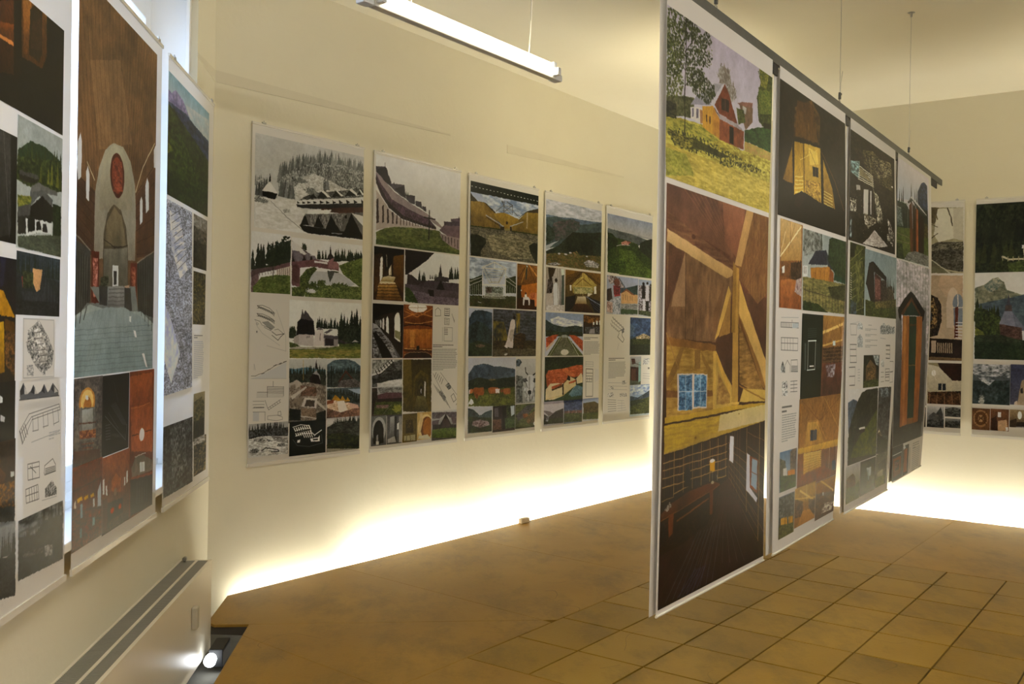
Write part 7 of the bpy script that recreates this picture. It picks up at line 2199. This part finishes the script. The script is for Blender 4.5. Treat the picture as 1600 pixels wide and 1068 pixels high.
PRINTS['B3'] = '''
C 0 57 1925 615 photograph of sunlight falling into a dark timber ruin
f 43 36 31 30 27 23
n 52 44 33 25 22 18 74.9 9.2 -51 57 1823 32 1925 615 32 614
n 123 113 78 52 46 33 58.3 4.1 483 122 931 95 1377 122 1804 145 1823 254 956 249 535 198
h 87 75 53 4.1 12 1009 46 793 281 1787 46 1407 303
h 105 94 63 3.1 9 850 112 1762 181 950 208 1823 254
n 178 171 137 50 41 33 33.3 3.1 852 127 1747 94 1808 166 1126 226
d 231 229 201 68 56 38 3.1 150 15 306 1762 181 1832 588 60 603
p 142 185 201 16 214 361 191 374 280 84 272
n 160 214 241 87 113 122 58.3 7.2 17 219 346 195 342 272 40 270
h 249 253 231 5.1 7 364 216 911 231 313 284 962 285
h 160 152 117 6.1 7 366 226 540 228 387 259 874 265
l 204 200 167 4.1 770 139 921 293 1294 439
p 222 224 221 539 324 732 314 721 450 543 455
p 194 195 196 242 321 395 313 414 337 261 347
p 213 214 216 799 317 865 312 861 442 818 439
l 105 85 68 7.2 924 313 926 480
n 231 234 221 87 75 58 41.6 6.1 574 448 1076 456 1079 472 748 520 582 498
n 240 243 226 50 41 33 25.0 5.1 30 401 254 397 262 456 40 468
n 231 234 211 50 41 33 25.0 8.2 967 311 1141 320 1384 434 1299 471 1122 469
n 222 219 216 178 171 167 58.3 7.2 1000 516 1593 581 1188 604 520 612 756 571
n 231 229 226 50 41 33 33.3 7.2 1566 424 1710 438 1869 519 1831 577 1682 550
n 222 224 211 50 41 33 33.3 6.1 1535 513 1862 475 1871 530 1588 554
e 255 255 255 1799 228 42 5
n 34 32 26 52 46 36 58.3 10.2 13 489 503 502 515 582 31 604
n 178 205 221 68 75 83 33.3 14.3 43 488 104 504 104 601 44 594
C 63 622 642 987 photograph of tall pale grasses
n 105 123 63 68 85 43 38.4 13.9 -13 606 675 575 741 992 46 1001
h 178 190 117 3.0 8 77 719 525 642 190 980 619 943
n 43 51 36 68 75 48 46.0 8.9 64 632 288 622 223 694 74 700
n 142 161 88 87 104 53 30.7 19.8 263 712 534 702 572 944 337 948
h 249 255 241 4.0 12 93 777 131 781 105 908 150 912
n 87 111 132 68 85 73 46.0 7.9 106 913 334 928 344 991 118 991
C 627 632 2000 989 photograph of a leaning timber tower in a meadow
f 142 171 192 176 200 211
t 36 53 38 56 75 50 85 79.9 1590 838 1974 841
p 34 32 31 673 819 794 703 959 689 1539 758 1544 785 994 743 715 829
p 43 36 36 819 707 986 696 1047 914 895 917 715 829
n 105 56 58 68 46 48 44.4 9.6 1020 747 1304 770 1327 909 1047 914
n 87 75 68 52 46 43 44.4 7.5 1306 781 1543 780 1601 904 1327 909
n 123 70 68 160 113 107 26.6 6.4 1041 768 1262 782 1279 889 1061 893
n 71 65 55 105 94 78 44.4 6.4 1549 818 1792 800 1933 886 1581 893
n 62 82 38 103 130 58 53.3 7.5 669 901 1063 909 1980 874 2000 989 684 993
n 87 85 53 142 133 78 44.4 6.4 1063 904 1981 880 1988 919 1069 946
C 76 1022 668 1367 D:small gable elevations and plans, left column
l 105 111 112 2.1 125 1038 350 1036 358 1092 149 1093 125 1038
n 160 169 172 231 238 241 24.5 4.2 383 1039 480 1022 583 1037 587 1062 386 1063
n 160 169 172 213 219 221 24.5 4.2 393 1108 489 1086 594 1107 601 1156 401 1156
l 68 73 73 3.2 125 1142 366 1142
l 105 111 112 2.1 125 1144 154 1234 380 1235 350 1144
h 68 73 73 3.2 3 129 1167 353 1167 139 1234 380 1235
l 105 111 112 2.1 111 1258 334 1258 333 1353 141 1352
h 68 73 73 3.2 3 111 1259 335 1259 140 1351 332 1352
h 160 169 172 2.1 5 435 1273 518 1273 444 1331 527 1333
l 178 188 192 1.6 125 1036 580 1017
C 667 1031 1245 1163 T:short paragraphs of small print
x 87 92 92 1 807 1034 1132 1039
x 142 149 152 2 688 1054 1211 1068
x 142 149 152 2 693 1083 1197 1098
x 142 149 152 2 697 1113 1221 1129
x 142 149 152 2 702 1141 1207 1159
C 1277 1013 2000 1382 D:small gable elevations and plans, right column
n 123 130 132 213 219 221 29.9 4.7 1301 1041 1450 1017 1550 1033 1668 1026 1751 1037 1956 1035 1963 1077 1308 1083
l 160 169 172 2.3 1311 1104 1543 1108
l 68 73 73 2.3 1569 1143 1749 1143 1762 1220 1582 1219
h 68 73 73 3.5 4 1570 1147 1749 1147 1581 1217 1762 1220
l 68 73 73 2.3 1765 1237 1929 1238 1939 1295 1775 1298
n 194 200 201 249 255 255 29.9 4.7 1370 1232 1445 1221 1506 1233 1511 1267 1376 1266
l 68 73 73 2.3 1572 1279 1752 1279 1764 1349 1584 1347 1572 1279
h 68 73 73 3.5 3 1575 1298 1755 1298 1580 1326 1760 1326
h 105 111 112 2.3 3 1381 1296 1497 1297 1390 1350 1525 1349
l 105 111 112 2.3 1796 1300 1919 1299 1929 1358 1786 1359
C 650 1198 1291 1386 photograph of a hut gable against the trees
f 62 70 55 43 51 38
n 52 65 45 34 41 31 45.0 7.8 650 1198 1260 1197 1291 1386 678 1376
p 123 99 68 755 1259 942 1216 1158 1257 1172 1341 750 1341
n 142 113 68 87 70 43 36.0 5.6 798 1254 1113 1262 1124 1329 767 1336
p 25 22 13 835 1210 940 1205 1223 1257 1188 1268 925 1223
n 204 219 226 105 123 132 54.0 6.7 1012 1201 1261 1199 1271 1263 1157 1251
n 105 133 63 68 92 43 54.0 5.6 672 1335 1282 1331 1290 1379 678 1378
C 97 1372 1315 1761 photograph of a steep green valley side
f 231 234 236 222 224 226
p 87 111 152 91 1440 279 1424 443 1436 544 1548 130 1597
n 71 94 127 87 113 147 51.6 9.8 122 1441 279 1426 427 1438 457 1524 136 1535
n 46 51 38 68 75 58 51.6 13.1 429 1448 605 1398 818 1383 1272 1384 1315 1761 109 1773 143 1577
n 34 41 33 55 63 50 43.0 15.3 447 1459 692 1411 954 1405 979 1561 467 1588
n 87 113 38 114 142 42 68.8 13.1 1272 1496 979 1561 638 1616 317 1678 244 1727 1314 1754
n 123 152 48 87 113 40 60.2 15.3 1280 1548 990 1628 742 1729 1313 1748
p 249 253 246 532 1580 770 1579 789 1590 551 1593
n 52 41 33 34 29 26 43.0 4.4 533 1590 789 1590 766 1609 570 1613
n 62 80 55 43 60 42 43.0 8.7 117 1618 387 1607 318 1689 122 1753
C 1309 1382 1875 1765 dark photograph of rocks and trees
n 50 53 53 87 92 97 49.4 10.5 1271 1377 1965 1388 1982 1784 1333 1755
n 123 142 162 62 70 78 49.4 7.0 1338 1385 1710 1390 1821 1445 1423 1437
n 213 205 182 87 75 58 39.6 5.9 1375 1608 1558 1660 1562 1690 1362 1642
n 62 80 42 34 41 28 49.4 9.4 1352 1641 1843 1695 1793 1761 1370 1751
C 61 1765 615 1955 photograph of a brown hut in grass
f 204 205 206 105 113 68
p 87 60 43 101 1824 337 1811 421 1831 429 1885 93 1876
n 68 46 33 105 75 53 32.6 5.3 86 1829 439 1838 447 1891 94 1881
n 105 137 63 71 104 48 40.7 7.5 77 1875 429 1880 592 1862 614 1950 72 1947
C 636 1767 1318 1952 dark photograph with a bright opening
f 20 24 21 25 29 22
p 213 229 236 886 1812 1128 1811 1120 1875 1011 1874 953 1843
n 52 75 43 25 32 22 36.0 6.7 664 1779 1289 1776 1317 1948 689 1944
p 222 238 246 903 1811 1119 1813 1110 1869 1010 1865
n 87 111 68 34 46 28 27.0 5.6 937 1859 1164 1866 1128 1926 966 1928
p 178 195 201 950 1827 1022 1826 1049 1888 995 1887
C 1334 1760 1886 1949 photograph of a pale hut on a bank
n 87 92 78 123 123 107 59.5 8.2 1282 1730 1925 1757 1909 1960 1315 1937
p 204 205 182 1418 1868 1688 1853 1716 1895 1452 1899
n 105 123 63 142 157 83 59.5 7.1 1336 1892 1816 1895 1785 1950 1346 1948
n 62 65 42 43 46 36 49.6 7.1 1438 1817 1800 1799 1810 1859 1444 1852
'''
PRINTS['B4'] = '''
C 0 27 1817 634 photograph of a narrow timber shrine in a meadow by firs
f 236 233 251 218 233 255
g 240 238 251 200 219 251 -147 27 1712 45 1743 199 -103 279
t 35 54 66 49 71 76 181 112.6 -95 324 408 329
t 42 64 76 55 78 86 193 135.2 680 313 1258 280
p 67 92 139 1115 163 1343 91 1526 71 1720 84 1769 328 1148 336
n 67 97 158 51 73 115 101.4 14.5 1139 161 1465 78 1723 97 1748 225 1155 248
n 42 64 56 60 83 71 67.6 12.1 -101 290 453 279 680 313 700 422 -71 461
n 42 64 56 51 73 66 67.6 12.1 1015 257 1753 251 1779 379 1043 404
p 157 172 168 -65 322 192 318 318 429 6 440
n 139 158 163 85 111 105 56.3 6.0 -64 328 246 327 286 431 -14 441
l 175 196 192 4.8 217 282 562 278 579 488
n 103 144 71 121 165 76 101.4 9.7 -73 449 700 422 1766 380 1815 626 -41 633
l 157 149 119 3.6 -37 482 656 484
l 157 149 119 3.6 -29 528 663 520
n 60 87 56 85 120 66 67.6 7.2 -57 541 284 537 407 627 -41 633
n 121 109 66 85 83 52 67.6 7.2 1455 345 1759 341 1777 432 1512 444
p 85 87 86 538 267 752 212 1632 284 1584 299 756 236 628 270
p 227 233 246 581 261 774 210 1656 280 1710 290 732 227
p 121 73 47 629 280 781 246 886 560 728 569
p 78 59 41 805 251 1019 281 1097 564 886 562
p 157 90 52 1017 269 1162 283 1192 566 1050 568
p 60 45 37 1139 286 1512 316 1509 560 1192 562
p 191 111 61 1078 278 1138 280 1167 561 1097 564
n 157 163 163 121 125 124 78.8 6.0 617 577 1071 552 1801 555 1815 626 407 627
C 11 640 1929 1785 photograph of an orange shrine with a green slatted door in bare woods
f 227 224 241 121 125 129
n 236 233 251 182 186 197 103.3 17.3 -9 641 1830 636 1949 1228 93 1223
h 103 101 110 4.9 12 74 652 123 1281 1767 641 1962 1294
h 139 134 144 3.7 9 146 649 397 1164 1703 643 1527 1034
n 85 87 95 157 158 168 45.9 14.8 42 932 301 927 440 1403 144 1516
g 67 71 76 33 38 42 -79 1341 1804 1362 1808 1793 -44 1786
g 157 158 163 60 66 73 -148 937 275 930 465 1678 22 1676
h 67 71 76 4.0 8 -106 937 -42 1427 275 930 309 1433
g 139 142 149 56 61 66 1357 911 1714 905 1868 1684 1570 1675
h 85 87 93 4.0 5 1448 1045 1581 1593 1703 988 1824 1599
n 33 38 42 51 57 56 99.5 10.8 -23 1662 406 1664 1504 1672 1810 1668 1806 1785 -44 1786
p 33 26 25 133 945 436 876 789 817 1001 838 1639 934 1569 990 1468 1011 1369 972 847 868 338 967 279 1015 186 994
p 42 85 73 397 976 838 881 1368 968
p 121 73 37 293 968 833 855 1432 962 1356 973 838 881 397 979
g 200 127 56 182 111 47 397 979 735 977 815 1670 374 1675
g 191 120 54 173 106 47 1152 975 1486 970 1517 1673 1209 1674
g 218 153 76 200 130 61 455 983 571 981 638 1671 522 1672
p 42 90 66 735 979 1152 976 1209 1674 815 1670
p 103 73 37 720 1026 1161 1024 1164 1037 723 1041
h 24 59 41 5.4 6 795 1041 856 1633 1126 1038 1164 1635
h 67 127 95 4.0 5 832 1044 892 1634 1089 1042 1126 1634
l 139 111 61 8.1 793 1291 1175 1293
l 157 101 42 5.4 736 980 815 1670
l 157 101 42 5.4 1152 975 1209 1674
g 157 111 52 139 92 42 808 1631 1202 1636 1183 1673 791 1670
C 0 1786 638 1994 photograph of a framed timber door
f 33 33 35 38 33 30
l 245 252 255 5.1 7 1836 562 1833 584 1952
p 157 92 47 53 1856 520 1857 517 1968 73 1969
p 51 71 66 143 1873 432 1874 432 1938 154 1936
l 103 59 32 6.4 53 1856 73 1969
p 121 68 32 67 1938 513 1946 517 1968 73 1969
n 157 111 105 67 52 47 44.9 6.4 188 1881 389 1885 374 1929 196 1926
C 649 1801 1021 2000 photograph of an orange post and door leaf
f 42 40 37 24 26 27
p 175 101 47 725 1830 916 1825 932 1977 728 1975
p 227 233 241 651 1807 743 1798 819 1821 678 1828
l 103 59 32 4.0 797 1833 811 1974
C 1032 1793 1795 2000 T:heading and column of small print
l 67 71 71 8.2 1088 1832 1139 1968
x 121 127 129 3 1284 1806 1765 1850
x 157 165 168 12 1291 1841 1848 1997
'''


wall_posters = [('P1', .193, 1.099, 'poster with snowy forest and dark gables on top, leftmost on the long wall'),
                ('P2', 1.194, 2.100, 'poster with curved roofline and cross on top, second on the long wall'),
                ('P3', 2.198, 3.115, 'poster with ochre yard, cattle and white bull, third on the long wall'),
                ('P4', 3.212, 4.130, 'poster with misty hills and red roofs, fourth on the long wall'),
                ('P5', 4.212, 5.105, 'poster with green ridge on top, last on the long wall beside the banner')]
for key, a, b, lab in wall_posters:
    t, f = poster(key, 'wall_poster', WP + U1 * a + N1 * .014, U1, N1, b - a, .73, 2.835, lab, 'posters along the long wall')
    rods(t, f, U1, N1, b - a)
for key, a, b, lab in [('R1', -.13, .765, 'poster with vault and dark altar, partly behind the last banner on the far wall'), ('R2', .856, 1.756, 'poster with pointed chapel below a mountain, right edge of the far wall')]:
    t, f = poster(key, 'wall_poster', RP + U4 * a + N4 * .014, U4, N4, b - a, .745, 2.84, lab, 'posters on the far wall')
    rods(t, f, U4, N4, b - a)
for key, a, b, lab in [('L1', 2.17, 3.11, 'poster with dark upper photo and hut village, nearest on the window wall'), ('L2', 3.17, 4.158, 'poster with tall church nave, middle one in front of the window'), ('L3', 4.265, 5.185, 'poster with green mountain slope, last on the window wall beside the corner')]:
    t, f = poster(key, 'window_poster', Lp(a, .045), UL, NL, b - a, .715, 2.83, lab, 'posters in front of the window', res=1100)
    rods(t, f, UL, NL, b - a)

# ------------------------------------------------------------------ hanging banners
UB, NB = dirn(36.2); BK = 3.0 / 2.9
BP = v2((1028 - 800) / 1389 * 3.0, 3.0)
RAILZ = 2.752
ban = empty('hanging_rail', BP + UB * (2.3 * BK) + v2(0, 0, RAILZ), 'long dark steel rail carrying the row of banners', 'rail')
def Bp(s, d=0, z=0): return BP + UB * (s * BK) + NB * d + v2(0, 0, z)
mb = MB(); a, b = Bp(-.35), Bp(4.50)
mb.box((a + b) / 2 + v2(0, 0, RAILZ + .022), UB, NB, (0, 0, 1), (b - a).length / 2, .003, .022)
mb.box((a + b) / 2 + NB * -.018 + v2(0, 0, RAILZ + .041), UB, NB, (0, 0, 1), (b - a).length / 2, .018, .003)
mb.build('angle_bar', M['rail'], ban)
for s in (-.04, 1.035, 2.085, 3.125, 4.17):
    mb = MB(); mb.box(Bp(s, -.004, RAILZ - .022), UB, NB, (0, 0, 1), .028 if s < 4 else .17, .004, .024); mb.build('mounting_plate', M['black'], ban, bevel=.001)
mb = MB(); mb.box(Bp(2.25, -.006, RAILZ + .006), UB, NB, (0, 0, 1), 2.2 * BK, .0015, .008); mb.build('clamping_strip', M['steel'], ban)
for s in (.45, 2.0, 3.52):
    p = Bp(s, -.018, RAILZ + .044)
    wr = empty('suspension_wire', p, 'thin steel wire with a small turnbuckle, %s along the banner rail' % {.45: 'first', 2.0: 'second', 3.52: 'third'}[s], 'wire', 'wires holding the banner rail')
    mb = MB(); mb.tube([p + v2(0, 0, .06), v2(p.x, p.y, CEIL - .02)], .0013, 6); mb.build('wire', M['steel'], wr)
    mb = MB(); mb.tube([p + UB * (.012 * math.cos(k)) + v2(0, 0, .014 + .014 * math.sin(k)) for k in [i * .63 - 1.2 for i in range(9)]], .0022, 6); mb.build('hook', M['steel'], wr)
    mb = MB(); mb.box(p + v2(0, 0, .045), UB, NB, (0, 0, 1), .007, .006, .014); mb.box(p + v2(0, 0, .062) + UB * .008, UB, NB, (0, 0, 1), .016, .005, .005); mb.build('turnbuckle', M['rail'], wr, bevel=.002)
    mb = MB(); mb.tube([p + v2(0, 0, .06) + UB * .01, p + v2(0, 0, .12) + UB * .014, p + v2(0, 0, .19) + UB * .045], .001, 5); mb.build('wire_tail', M['steel'], wr)
    mb = MB(); mb.tube([v2(p.x, p.y, CEIL - .03), v2(p.x, p.y, CEIL - .004), v2(p.x, p.y, CEIL - .001)], [.006, .009, .024], 10); mb.build('ceiling_anchor', M['steel'], wr)

banners = [('B1', .012, .985, 'banner with gabled timber house over attic library, nearest and largest', lambda a, v: .006 * math.sin(math.pi * v) * (1 - 2 * a)),
           ('B2', 1.072, 2.03, 'banner with glowing attic window in the dark on top, second in the row', lambda a, v: .018 * math.sin(math.pi * 1.2 * v) * a - .02 * v * v * (a - .3)),
           ('B3', 2.125, 3.08, 'banner with dark timber ruin on top, third in the row', lambda a, v: .022 * math.sin(math.pi * v) * a - .05 * max(0, v - .7) * (a - .3)),
           ('B4', 3.15, 4.10, 'banner with tall orange and green wooden shrine, last in the row', lambda a, v: .03 * math.sin(math.pi * v) * a - .03 * v * a)]
bots = {'B1': .605, 'B2': .610, 'B3': .628, 'B4': .665}
for key, a, b, lab, bow in banners:
    t, f = poster(key, 'hanging_banner', Bp(a, .004), UB, NB, (b - a) * BK, bots[key], RAILZ + .004, lab, 'banners hanging from the steel rail', bow, 'banner', False, 1300 if key == 'B1' else 1100)
    lo = f(.5, 1, .0); 
    mb = MB(); mb.tube([f(i / 8, .998, .001) for i in range(9)], .005, 8); mb.build('bottom_strip', M['clear'], t, smooth=True)
    # its twin hangs back to back behind it, seen only by its pale margin
    t2, f2 = poster('none', 'back_banner', Bp(a - (.020 if key != 'B2' else .034), -.011), UB, NB, (b - a) * BK, bots[key] + .005, RAILZ - .003, 'pale back sheet showing as a narrow strip left of the ' + {'B1': 'attic library banner', 'B2': 'glowing window banner', 'B3': 'timber ruin banner', 'B4': 'wooden shrine banner'}[key], 'sheets hung back to back with the banners', lambda a_, v, bw=bow: bw(a_, v) * .8, 'banner', False)
